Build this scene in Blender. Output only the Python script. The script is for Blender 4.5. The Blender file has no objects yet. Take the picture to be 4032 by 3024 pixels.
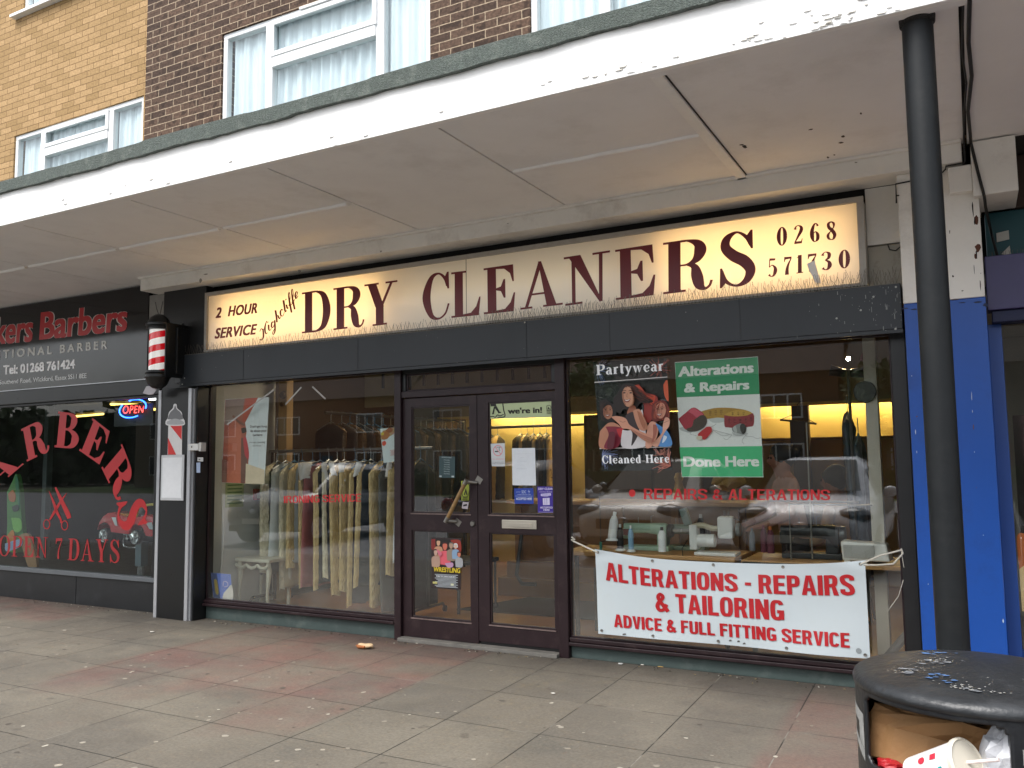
import bpy, math, random
from mathutils import Vector, Matrix
C = bpy.context.scene.collection
SC = bpy.context.scene
# ---------------------------------------------------------------- camera, sky, sun, exposure
ROT = ((0.87916639, 0.47635079, -0.01250508), (-0.05410929, 0.07372379, -0.99580971), (-0.47343282, 0.87615908, 0.09059048))
FPX, CAM = 3351.65, Vector((0.0, -6.05, 1.49))
cd = bpy.data.cameras.new('camera'); cam = bpy.data.objects.new('camera', cd); C.objects.link(cam)
cd.sensor_width = 36.0; cd.lens = FPX / 4032 * 36.0; cd.clip_start = 0.05; cd.clip_end = 500
r, d, f = [Vector(q) for q in ROT]
cam.matrix_world = Matrix(((r.x, -d.x, -f.x, CAM.x), (r.y, -d.y, -f.y, CAM.y), (r.z, -d.z, -f.z, CAM.z), (0, 0, 0, 1)))
SC.camera = cam
W = bpy.data.worlds.new('World'); SC.world = W; W.use_nodes = True
wn = W.node_tree.nodes; wl = W.node_tree.links; bg = wn['Background']
sky = wn.new('ShaderNodeTexSky'); sky.sky_type = 'NISHITA'; sky.sun_disc = False
SUN_EL, SUN_AZ = math.radians(58), math.radians(200)
sky.sun_elevation = SUN_EL; sky.sun_rotation = SUN_AZ; sky.air_density = 1.0; sky.dust_density = 3.0; sky.ozone_density = 1.0
hs = wn.new('ShaderNodeHueSaturation'); hs.inputs['Saturation'].default_value = 0.32     # an overcast, nearly grey sky
wl.new(sky.outputs[0], hs.inputs['Color']); wl.new(hs.outputs[0], bg.inputs['Color']); bg.inputs['Strength'].default_value = 0.15
sl = bpy.data.lights.new('sun', 'SUN'); sl.energy = 1.5; sl.angle = math.radians(35); sl.color = (1, .985, .96)
so = bpy.data.objects.new('sun', sl); C.objects.link(so)
sdir = Vector((math.sin(SUN_AZ) * math.cos(SUN_EL), math.cos(SUN_AZ) * math.cos(SUN_EL), math.sin(SUN_EL)))
so.rotation_euler = sdir.to_track_quat('Z', 'Y').to_euler(); so.location = (0, -20, 20)
vs = SC.view_settings; vs.view_transform = 'Standard'; vs.look = 'None'; vs.exposure = 1.05; vs.gamma = 1.0
SC.cycles.max_bounces = 10; SC.cycles.transparent_max_bounces = 24; SC.cycles.diffuse_bounces = 5; SC.cycles.glossy_bounces = 4
SC.cycles.caustics_reflective = False; SC.cycles.caustics_refractive = False; SC.cycles.sample_clamp_indirect = 6
SC.cycles.use_denoising = True

random.seed(7)
PI = math.pi
# ---------------------------------------------------------------- helpers: measured rays on to real planes
def ray(u, v):
    a, b = (u - 2016) / FPX, (v - 1512) / FPX
    return Vector(ROT[0]) * a + Vector(ROT[1]) * b + Vector(ROT[2])
def P(u, v, y=0.0):                        # the point of the wall plane y that the photograph shows at pixel u, v
    q = ray(u, v); return CAM + q * ((y - CAM.y) / q.y)
def G(u, v, z=0.0):                        # the same for a level plane (pavement, soffit)
    q = ray(u, v); return CAM + q * ((z - CAM.z) / q.z)
# ---------------------------------------------------------------- materials
def lin(h):
    h = h.lstrip('#'); o = []
    for i in (0, 2, 4):
        c = int(h[i:i + 2], 16) / 255
        o.append(c / 12.92 if c < .04045 else ((c + .055) / 1.055) ** 2.4)
    return tuple(o) + (1,)
MC = {}
def mat(name, col, rough=.6, var=.12, vs_=9., bump=0., bscale=60., metal=0., spec=.5, coat=0., dirt=None, dscale=3., damt=.4, stretch=None):
    if name in MC: return MC[name]
    m = bpy.data.materials.new(name); m.use_nodes = True; MC[name] = m
    n = m.node_tree.nodes; l = m.node_tree.links; b = n['Principled BSDF']
    c = lin(col) if isinstance(col, str) else tuple(col) + (1,)
    b.inputs['Roughness'].default_value = rough; b.inputs['Metallic'].default_value = metal
    b.inputs['Specular IOR Level'].default_value = spec; b.inputs['Coat Weight'].default_value = coat; b.inputs['Coat Roughness'].default_value = .08
    tc = n.new('ShaderNodeTexCoord'); src = tc.outputs['Object']
    if stretch:
        mp = n.new('ShaderNodeMapping'); mp.inputs['Scale'].default_value = stretch; l.new(src, mp.inputs['Vector']); src = mp.outputs[0]
    nz = n.new('ShaderNodeTexNoise'); nz.inputs['Scale'].default_value = vs_; nz.inputs['Detail'].default_value = 6; nz.inputs['Roughness'].default_value = .65
    l.new(src, nz.inputs['Vector'])
    rp = n.new('ShaderNodeMapRange'); rp.inputs[1].default_value = .25; rp.inputs[2].default_value = .75
    rp.inputs[3].default_value = 1 - var; rp.inputs[4].default_value = 1 + var; l.new(nz.outputs['Fac'], rp.inputs[0])
    mx = n.new('ShaderNodeMix'); mx.data_type = 'RGBA'; mx.blend_type = 'MULTIPLY'; mx.inputs[0].default_value = 1
    mx.inputs[6].default_value = c; l.new(rp.outputs[0], mx.inputs[7]); out = mx.outputs[2]
    if dirt:
        n2 = n.new('ShaderNodeTexNoise'); n2.inputs['Scale'].default_value = dscale; n2.inputs['Detail'].default_value = 8; n2.inputs['Roughness'].default_value = .7
        l.new(src, n2.inputs['Vector'])
        r2 = n.new('ShaderNodeMapRange'); r2.inputs[1].default_value = .52; r2.inputs[2].default_value = .72; r2.inputs[3].default_value = 0; r2.inputs[4].default_value = damt
        l.new(n2.outputs['Fac'], r2.inputs[0])
        m2 = n.new('ShaderNodeMix'); m2.data_type = 'RGBA'; l.new(r2.outputs[0], m2.inputs[0]); l.new(out, m2.inputs[6]); m2.inputs[7].default_value = lin(dirt); out = m2.outputs[2]
    l.new(out, b.inputs['Base Color'])
    rr = n.new('ShaderNodeMapRange'); rr.inputs[3].default_value = max(.02, rough - .08); rr.inputs[4].default_value = min(1, rough + .1)
    l.new(nz.outputs['Fac'], rr.inputs[0]); l.new(rr.outputs[0], b.inputs['Roughness'])
    if bump:
        n3 = n.new('ShaderNodeTexNoise'); n3.inputs['Scale'].default_value = bscale; n3.inputs['Detail'].default_value = 5; l.new(src, n3.inputs['Vector'])
        bp = n.new('ShaderNodeBump'); bp.inputs['Strength'].default_value = bump; bp.inputs['Distance'].default_value = .02
        l.new(n3.outputs['Fac'], bp.inputs['Height']); l.new(bp.outputs[0], b.inputs['Normal'])
    return m
def ink(h, rough=.5): return mat('ink_' + h.strip('#') + '_%d' % int(rough * 100), h, rough, .05, 20)
def emit(name, col, s):
    if name in MC: return MC[name]
    m = bpy.data.materials.new(name); m.use_nodes = True; MC[name] = m
    b = m.node_tree.nodes['Principled BSDF']; b.inputs['Base Color'].default_value = (.8, .8, .8, 1)
    b.inputs['Emission Color'].default_value = lin(col); b.inputs['Emission Strength'].default_value = s
    return m
def glass_mat(name, tint=(.93, .96, .95), ior=1.62, haze=0.0, dz=None, rough=0.0):
    m = bpy.data.materials.new(name); m.use_nodes = True; n = m.node_tree.nodes; l = m.node_tree.links
    n.remove(n['Principled BSDF']); o = n['Material Output']
    t = n.new('ShaderNodeBsdfTransparent'); t.inputs[0].default_value = tint + (1,)
    g = n.new('ShaderNodeBsdfGlossy'); g.inputs['Roughness'].default_value = rough; g.inputs[0].default_value = (1, 1, 1, 1)
    fr = n.new('ShaderNodeFresnel'); fr.inputs[0].default_value = ior
    ge = n.new('ShaderNodeNewGeometry'); inv = n.new('ShaderNodeMath'); inv.operation = 'SUBTRACT'; inv.inputs[0].default_value = 1; l.new(ge.outputs['Backfacing'], inv.inputs[1])
    mu = n.new('ShaderNodeMath'); mu.operation = 'MULTIPLY'; l.new(fr.outputs[0], mu.inputs[0]); l.new(inv.outputs[0], mu.inputs[1])
    a = n.new('ShaderNodeMixShader'); l.new(mu.outputs[0], a.inputs[0]); l.new(t.outputs[0], a.inputs[1]); l.new(g.outputs[0], a.inputs[2]); res = a
    if haze:  # pale diffuse veil painting a milky reflection on to the glass
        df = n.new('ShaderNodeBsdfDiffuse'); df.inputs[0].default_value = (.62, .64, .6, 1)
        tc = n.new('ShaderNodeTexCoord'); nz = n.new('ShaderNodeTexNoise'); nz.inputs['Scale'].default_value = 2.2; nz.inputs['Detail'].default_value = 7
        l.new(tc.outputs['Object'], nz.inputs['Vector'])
        mr = n.new('ShaderNodeMapRange'); mr.inputs[1].default_value = .4; mr.inputs[2].default_value = .75; mr.inputs[3].default_value = haze * .25; mr.inputs[4].default_value = haze
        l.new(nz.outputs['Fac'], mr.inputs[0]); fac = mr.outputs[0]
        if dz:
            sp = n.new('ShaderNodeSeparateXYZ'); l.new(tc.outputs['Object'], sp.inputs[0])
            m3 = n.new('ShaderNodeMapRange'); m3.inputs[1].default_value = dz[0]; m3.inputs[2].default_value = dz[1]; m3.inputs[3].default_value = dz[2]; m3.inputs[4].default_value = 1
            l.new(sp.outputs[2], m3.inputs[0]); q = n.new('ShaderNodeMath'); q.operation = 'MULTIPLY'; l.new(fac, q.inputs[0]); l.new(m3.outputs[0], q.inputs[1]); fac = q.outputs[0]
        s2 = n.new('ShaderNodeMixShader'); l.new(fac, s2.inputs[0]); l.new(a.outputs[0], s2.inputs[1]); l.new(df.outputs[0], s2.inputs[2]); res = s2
    l.new(res.outputs[0], o.inputs['Surface']); MC[name] = m
    return m
def brick_mat(name, c1, c2, mortar, bw=.225, bh=.075, ms=.010, blotch=None, painted=False):
    m = bpy.data.materials.new(name); m.use_nodes = True; n = m.node_tree.nodes; l = m.node_tree.links; b = n['Principled BSDF']; MC[name] = m
    tc = n.new('ShaderNodeTexCoord'); se = n.new('ShaderNodeSeparateXYZ'); l.new(tc.outputs['Object'], se.inputs[0])
    cb = n.new('ShaderNodeCombineXYZ'); l.new(se.outputs[0], cb.inputs[0]); l.new(se.outputs[2], cb.inputs[1])
    wob = n.new('ShaderNodeTexNoise'); wob.inputs['Scale'].default_value = 9; wob.inputs['Detail'].default_value = 3; l.new(tc.outputs['Object'], wob.inputs['Vector'])
    ws = n.new('ShaderNodeVectorMath'); ws.operation = 'SCALE'; ws.inputs['Scale'].default_value = .007; l.new(wob.outputs['Color'], ws.inputs[0])
    wa = n.new('ShaderNodeVectorMath'); l.new(cb.outputs[0], wa.inputs[0]); l.new(ws.outputs[0], wa.inputs[1])
    br = n.new('ShaderNodeTexBrick'); l.new(wa.outputs[0], br.inputs['Vector'])
    for k, v in (('Scale', 1), ('Brick Width', bw), ('Row Height', bh), ('Mortar Size', ms / 2), ('Mortar Smooth', .25), ('Bias', 0)): br.inputs[k].default_value = v
    br.inputs['Color1'].default_value = lin(c1); br.inputs['Color2'].default_value = lin(c2); br.inputs['Mortar'].default_value = lin(mortar)
    nz = n.new('ShaderNodeTexNoise'); nz.inputs['Scale'].default_value = 38; nz.inputs['Detail'].default_value = 6; l.new(tc.outputs['Object'], nz.inputs['Vector'])
    mr = n.new('ShaderNodeMapRange'); mr.inputs[1].default_value = .3; mr.inputs[2].default_value = .7; mr.inputs[3].default_value = .82 if painted else .6; mr.inputs[4].default_value = 1.12 if painted else 1.4; l.new(nz.outputs['Fac'], mr.inputs[0])
    mx = n.new('ShaderNodeMix'); mx.data_type = 'RGBA'; mx.blend_type = 'MULTIPLY'; mx.inputs[0].default_value = 1; l.new(br.outputs['Color'], mx.inputs[6]); l.new(mr.outputs[0], mx.inputs[7]); out = mx.outputs[2]
    if blotch:
        vz = n.new('ShaderNodeTexNoise'); vz.inputs['Scale'].default_value = 12; vz.inputs['Detail'].default_value = 2; l.new(tc.outputs['Object'], vz.inputs['Vector'])
        r2 = n.new('ShaderNodeMapRange'); r2.inputs[1].default_value = .55; r2.inputs[2].default_value = .62; r2.inputs[4].default_value = .75; l.new(vz.outputs['Fac'], r2.inputs[0])
        k = n.new('ShaderNodeMath'); k.operation = 'SUBTRACT'; k.inputs[0].default_value = 1; l.new(br.outputs['Fac'], k.inputs[1])
        k2 = n.new('ShaderNodeMath'); k2.operation = 'MULTIPLY'; l.new(k.outputs[0], k2.inputs[0]); l.new(r2.outputs[0], k2.inputs[1])
        m2 = n.new('ShaderNodeMix'); m2.data_type = 'RGBA'; l.new(k2.outputs[0], m2.inputs[0]); l.new(out, m2.inputs[6]); m2.inputs[7].default_value = lin(blotch); out = m2.outputs[2]
    l.new(out, b.inputs['Base Color']); b.inputs['Roughness'].default_value = .85; b.inputs['Specular IOR Level'].default_value = .25
    h = n.new('ShaderNodeMath'); h.operation = 'MULTIPLY_ADD'; l.new(br.outputs['Fac'], h.inputs[0]); h.inputs[1].default_value = -1.; l.new(nz.outputs['Fac'], h.inputs[2])
    bp = n.new('ShaderNodeBump'); bp.inputs['Strength'].default_value = .6; bp.inputs['Distance'].default_value = .008; l.new(h.outputs[0], bp.inputs['Height']); l.new(bp.outputs[0], b.inputs['Normal'])
    return m
# ---------------------------------------------------------------- meshes and objects
WL = {}
def tag(o, label=None, cat=None, group=None, kind=None):
    if label: o['label'] = label
    if cat: o['category'] = cat
    if group: o['group'] = group
    if kind: o['kind'] = kind
    return o
def thing(name, label, cat, loc=(0, 0, 0), group=None, rz=0):
    o = bpy.data.objects.new(name, None); C.objects.link(o); o.location = loc; o.rotation_euler = (0, 0, rz); o.empty_display_size = .1
    WL[o] = Vector(loc); return tag(o, label, cat, group)
class MB:
    def __init__(s): s.v = []; s.f = []; s.m = []
    def add(s, vs_, fs, m=0):
        k = len(s.v); s.v += [Vector(q) for q in vs_]; s.f += [tuple(i + k for i in q) for q in fs]; s.m += [m] * len(fs); return s
    def box(s, x0, x1, y0, y1, z0, z1, m=0):
        v = [(x, y, z) for x in (x0, x1) for y in (y0, y1) for z in (z0, z1)]
        return s.add(v, [(0, 1, 3, 2), (4, 6, 7, 5), (0, 4, 5, 1), (2, 3, 7, 6), (0, 2, 6, 4), (1, 5, 7, 3)], m)
    def hexa(s, b, t, m=0):                # bottom and top rings of points
        n = len(b); return s.add(list(b) + list(t), [tuple(range(n - 1, -1, -1)), tuple(range(n, 2 * n))] + [(i, (i + 1) % n, n + (i + 1) % n, n + i) for i in range(n)], m)
    def obox(s, c, size, rot, m=0):
        R_ = rot.to_3x3() if isinstance(rot, Matrix) else Matrix.Rotation(rot, 3, 'Z'); c = Vector(c); a, b, h = [q / 2 for q in size]
        v = [c + R_ @ Vector((x, y, z)) for x in (-a, a) for y in (-b, b) for z in (-h, h)]
        return s.add(v, [(0, 1, 3, 2), (4, 6, 7, 5), (0, 4, 5, 1), (2, 3, 7, 6), (0, 2, 6, 4), (1, 5, 7, 3)], m)
    def tube(s, pts, r_, n=8, m=0, cap=True):
        pts = [Vector(p) for p in pts]; rs = r_ if isinstance(r_, (list, tuple)) else [r_] * len(pts); rings = []; up = None
        for i, p in enumerate(pts):
            t = (pts[min(i + 1, len(pts) - 1)] - pts[max(i - 1, 0)]).normalized()
            if up is None: up = Vector((0, 0, 1)) if abs(t.z) < .9 else Vector((0, 1, 0))
            a = t.cross(up).normalized(); up = a.cross(t).normalized()
            rings.append([p + (a * math.cos(q) + up * math.sin(q)) * rs[i] for q in (2 * PI * j / n for j in range(n))])
        return s.loft(rings, m, cap)
    def loft(s, rings, m=0, cap=True, closed=True):
        n = len(rings[0]); vs_ = [p for q in rings for p in q]; fs = []
        for i in range(len(rings) - 1):
            for j in range(n if closed else n - 1):
                a, b = i * n + j, i * n + (j + 1) % n; fs.append((a, b, b + n, a + n))
        if cap and closed: fs += [tuple(range(n - 1, -1, -1)), tuple((len(rings) - 1) * n + j for j in range(n))]
        return s.add(vs_, fs, m)
    def lathe(s, c, prof, n=24, m=0, axis='z', cap=True):
        c = Vector(c); rings = []
        for r_, h in prof:
            ring = []
            for j in range(n):
                q = 2 * PI * j / n; a, b = r_ * math.cos(q), r_ * math.sin(q)
                ring.append(c + Vector({'z': (a, b, h), 'y': (a, h, b), 'x': (h, a, b)}[axis]))
            rings.append(ring)
        return s.loft(rings, m, cap)
    def ball(s, c, r_, n=12, m=0):
        rr = r_ if isinstance(r_, (tuple, list)) else (r_, r_, r_); c = Vector(c); rings = []
        for i in range(n // 2 + 1):
            a = -PI / 2 + PI * i / (n // 2); q = max(math.cos(a), .02)
            rings.append([c + Vector((rr[0] * q * math.cos(2 * PI * j / n), rr[1] * q * math.sin(2 * PI * j / n), rr[2] * math.sin(a))) for j in range(n)])
        return s.loft(rings, m)
    def poly(s, pts, m=0): return s.add(pts, [tuple(range(len(pts)))], m)
    def build(s, name, mats, parent=None, smooth=False, bevel=0., loc=None, ang=40):
        if not isinstance(mats, (list, tuple)): mats = [mats]
        if parent is not None: o0 = WL[parent]
        elif loc is not None: o0 = Vector(loc)
        else:
            xs = [v.x for v in s.v]; ys = [v.y for v in s.v]
            o0 = Vector(((min(xs) + max(xs)) / 2, (min(ys) + max(ys)) / 2, min(v.z for v in s.v)))
        me = bpy.data.meshes.new(name); me.from_pydata([tuple(v - o0) for v in s.v], [], s.f); me.update()
        for q in mats: me.materials.append(q)
        me.polygons.foreach_set('material_index', s.m)
        if smooth: me.polygons.foreach_set('use_smooth', [True] * len(me.polygons))
        o = bpy.data.objects.new(name, me); C.objects.link(o); WL[o] = Vector(o0)
        if smooth and smooth != 'all':
            try: me.set_sharp_from_angle(angle=math.radians(ang))
            except Exception: pass
        if parent is not None: o.parent = parent
        else: o.location = o0
        if bevel:
            bm_ = o.modifiers.new('bevel', 'BEVEL'); bm_.width = bevel; bm_.segments = 2; bm_.limit_method = 'ANGLE'; bm_.angle_limit = math.radians(50)
        return o
def box(name, m, x0, x1, y0, y1, z0, z1, parent=None, bevel=.004): return MB().box(x0, x1, y0, y1, z0, z1).build(name, m, parent, bevel=bevel)
def copy_tree(o, parent=None):
    c = o.copy(); C.objects.link(c); WL[c] = WL.get(o, Vector())
    if parent is not None: c.parent = parent
    for ch in [k for k in C.objects if k.parent == o]: copy_tree(ch, c)
    return c
# ---------------------------------------------------------------- lettering
TC = {}
def t2d(s, off=0., shear=0., sp=1.):
    k = (s, off, shear, sp)
    if k in TC: return TC[k]
    cu = bpy.data.curves.new('lettering_curve', 'FONT'); cu.body = s; cu.size = 1; cu.offset = off; cu.shear = shear; cu.space_character = sp; cu.resolution_u = 4
    o = bpy.data.objects.new('lettering_tmp', cu); C.objects.link(o); dg = bpy.context.evaluated_depsgraph_get()
    me = bpy.data.meshes.new_from_object(o.evaluated_get(dg)); vs_ = [(v.co.x, v.co.y) for v in me.vertices]; fs = [tuple(p.vertices) for p in me.polygons]
    bpy.data.objects.remove(o); bpy.data.meshes.remove(me); bpy.data.curves.remove(cu)
    TC[k] = (vs_, fs); return TC[k]
CAPH = None
def put_text(mb, s, fn, m=0, off=0., shear=0., sp=1., base=None):
    """lay text in the unit square of fn(a, b); b = 0 baseline, 1 cap height; off thickens the strokes by shifted copies"""
    vs_, fs = t2d(s, 0., shear, sp); hv, _ = t2d('H')
    y0, y1 = min(v[1] for v in hv), max(v[1] for v in hv)
    x0, x1 = min(v[0] for v in vs_), max(v[0] for v in vs_)
    nv = (fn(1, 0) - fn(0, 0)).cross(fn(0, 1) - fn(0, 0)).normalized(); o = off * .8
    for k, (dx, dy) in enumerate(((0, 0),) if o <= 0 else ((-o, -o * .6), (o, -o * .6), (-o, o * .6), (o, o * .6), (0, 0))):
        mb.add([fn((a + dx - x0 + o) / (x1 - x0 + 2 * o), (b + dy - y0 + o * .6) / (y1 - y0 + 1.2 * o)) + nv * .00012 * k for a, b in vs_], fs, m)
def gsans(ch, T=.19):
    """heavy condensed grotesque capital, height 1 -> (list of strokes, width)"""
    S = []; h = T * .82; W_ = .56
    rect = lambda x0, x1, y0, y1: S.append([[(x0, y0), (x1, y0), (x1, y1), (x0, y1)]])
    pg = lambda *p: S.append([list(p)])
    def arc(cx, cy, rx, ry, a0, a1, n=20, e=.62):
        pts = []
        for i in range(n + 1):
            q = math.radians(a0 + (a1 - a0) * i / n); c, s_ = math.cos(q), math.sin(q); pts.append((cx + rx * math.copysign(abs(c) ** e, c), cy + ry * math.copysign(abs(s_) ** e, s_), h + (T - h) * abs(c)))
        S.append(ribbon2(pts, 1))
    a_, b_ = W_ / 2 - T / 2, .5 - h / 2
    if ch == 'I': rect(0, T, 0, 1); w = T
    elif ch == 'L': rect(0, T, 0, 1); rect(T, .47, 0, h); w = .47
    elif ch in 'EF':
        rect(0, T, 0, 1); rect(T, .49, 1 - h, 1); rect(T, .45, .43, .43 + h); w = .5
        if ch == 'E': rect(T, .49, 0, h)
    elif ch == 'T': rect(.25 - T / 2, .25 + T / 2, 0, 1 - h); rect(0, .5, 1 - h, 1); w = .5
    elif ch == 'H': rect(0, T, 0, 1); rect(W_ - T, W_, 0, 1); rect(T, W_ - T, .43, .43 + h); w = W_
    elif ch == 'N': rect(0, T * .95, 0, 1); rect(W_ - T * .95, W_, 0, 1); pg((0, 1), (T, 1), (W_, 0), (W_ - T, 0)); w = W_
    elif ch == 'A': pg((0, 0), (T, 0), (.31 - .01, .78), (.30 + T * .25, 1), (.30 - T * .55, 1)); pg((.60, 0), (.60 - T, 0), (.30, .78), (.30 - T * .25, 1), (.30 + T * .55, 1)); rect(.16, .44, .2, .2 + h); w = .6
    elif ch == 'V': pg((0, 1), (T, 1), (.28 + .01, .2), (.28 + T * .5, 0), (.28 - T * .5, 0)); pg((.56, 1), (.56 - T, 1), (.28, .2), (.28 - T * .5, 0), (.28 + T * .5, 0)); w = .56
    elif ch == 'O': arc(W_ / 2, .5, a_, b_, 0, 360, 36); w = W_
    elif ch == 'C': arc(W_ / 2, .5, a_, b_, 28, 332, 30); w = W_
    elif ch == 'G': arc(W_ / 2, .5, a_, b_, 28, 340, 30); rect(W_ - T, W_, .04, .5); rect(W_ * .5, W_, .5 - h, .5); w = W_
    elif ch == 'D': rect(0, T, 0, 1); arc(.14, .5, W_ - T / 2 - .14, b_, -90, 90, 18); rect(T * .5, .2, 1 - h, 1); rect(T * .5, .2, 0, h); w = W_
    elif ch == 'U': rect(0, T, .3, 1); rect(W_ - T, W_, .3, 1); arc(W_ / 2, .3, a_, .3 - h / 2, 180, 360, 16); w = W_
    elif ch in 'PR':
        rect(0, T, 0, 1); rect(T * .5, .28, 1 - h, 1); rect(T * .5, .28, .40, .40 + h); arc(.24, .70, .53 - T / 2 - .24, .30 - h / 2, -90, 90, 14); w = .53
        if ch == 'R': pg((.28, .44), (.28 + T * .8, .46), (.57, 0), (.57 - T * 1.05, 0)); w = .57
    elif ch == 'S':
        p = [(W_ - T / 2, .70, T), (W_ - T / 2 - .01, .84, T * .9), (W_ / 2, 1 - h / 2, h), (T / 2 + .005, .86, T * .9), (T / 2, .72, T), (T * .8, .60, T), (W_ / 2, .51, T * .95), (W_ - T * .8, .41, T), (W_ - T / 2, .28, T), (W_ - T / 2 - .005, .14, T * .9), (W_ / 2, h / 2, h), (T / 2 + .01, .15, T * .9), (T / 2, .30, T)]; S.append(ribbon2(p, 6)); w = W_
    elif ch == '&':
        S.append(ribbon2([(.58, .02, T), (.40, .28, T), (.18, .62, T * .9), (.16, .80, T * .9), (.26, .92, h * .9), (.37, .82, T * .85), (.34, .68, T * .8), (.18, .50, T * .85), (.09, .28, T), (.14, .10, T * .9), (.27, .06, h), (.42, .16, T * .8), (.53, .40, T * .8)], 6)); w = .64
    elif ch == '-': rect(0, .26, .38, .38 + h); w = .26
    else: w = .2
    return S, w
def put_sans(mb, s, fn, m=0, T=.19, gap=.06):
    gl = [gsans(c, T) for c in s]; tot = sum(w for _, w in gl) + gap * (len(gl) - 1); x = 0; q = 0
    nv = (fn(1, 0) - fn(0, 0)).cross(fn(0, 1) - fn(0, 0)).normalized()
    for S, w in gl:
        for st_ in S:
            q += 1
            for pl in st_: mb.poly([fn((x + a) / tot, b) + nv * .00015 * (q % 6) for a, b in pl], m)
        x += w + gap
def quadmap(bl, br, tr, tl):
    bl, br, tr, tl = [Vector(q) for q in (bl, br, tr, tl)]
    return lambda a, b: bl * (1 - a) * (1 - b) + br * a * (1 - b) + tr * a * b + tl * (1 - a) * b
def zq(x0, y0, k, y):                      # a measuring window of the photograph: origin, scale, plane
    return lambda a, b, d=0.: P(x0 + a * k, y0 + b * k, y - d)
def catmull(pts, n=7):
    out = []; q = [pts[0]] + list(pts) + [pts[-1]]
    for i in range(1, len(q) - 2):
        for j in range(n):
            t = j / n; out.append(tuple(.5 * (2 * q[i][c] + (q[i + 1][c] - q[i - 1][c]) * t + (2 * q[i - 1][c] - 5 * q[i][c] + 4 * q[i + 1][c] - q[i + 2][c]) * t * t + (3 * q[i][c] - q[i - 1][c] - 3 * q[i + 1][c] + q[i + 2][c]) * t ** 3) for c in range(len(pts[0]))))
    out.append(tuple(pts[-1])); return out
def ribbon2(pts, n=7):                     # variable-width stroke -> list of quads in 2-D
    p = catmull(pts, n); L, R_ = [], []
    for i, (x, y, w) in enumerate(p):
        a, b = p[max(i - 1, 0)], p[min(i + 1, len(p) - 1)]; dx, dy = b[0] - a[0], b[1] - a[1]; k = math.hypot(dx, dy) or 1
        L.append((x - dy / k * w / 2, y + dx / k * w / 2)); R_.append((x + dy / k * w / 2, y - dx / k * w / 2))
    return [[R_[i], R_[i + 1], L[i + 1], L[i]] for i in range(len(p) - 1)]
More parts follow.
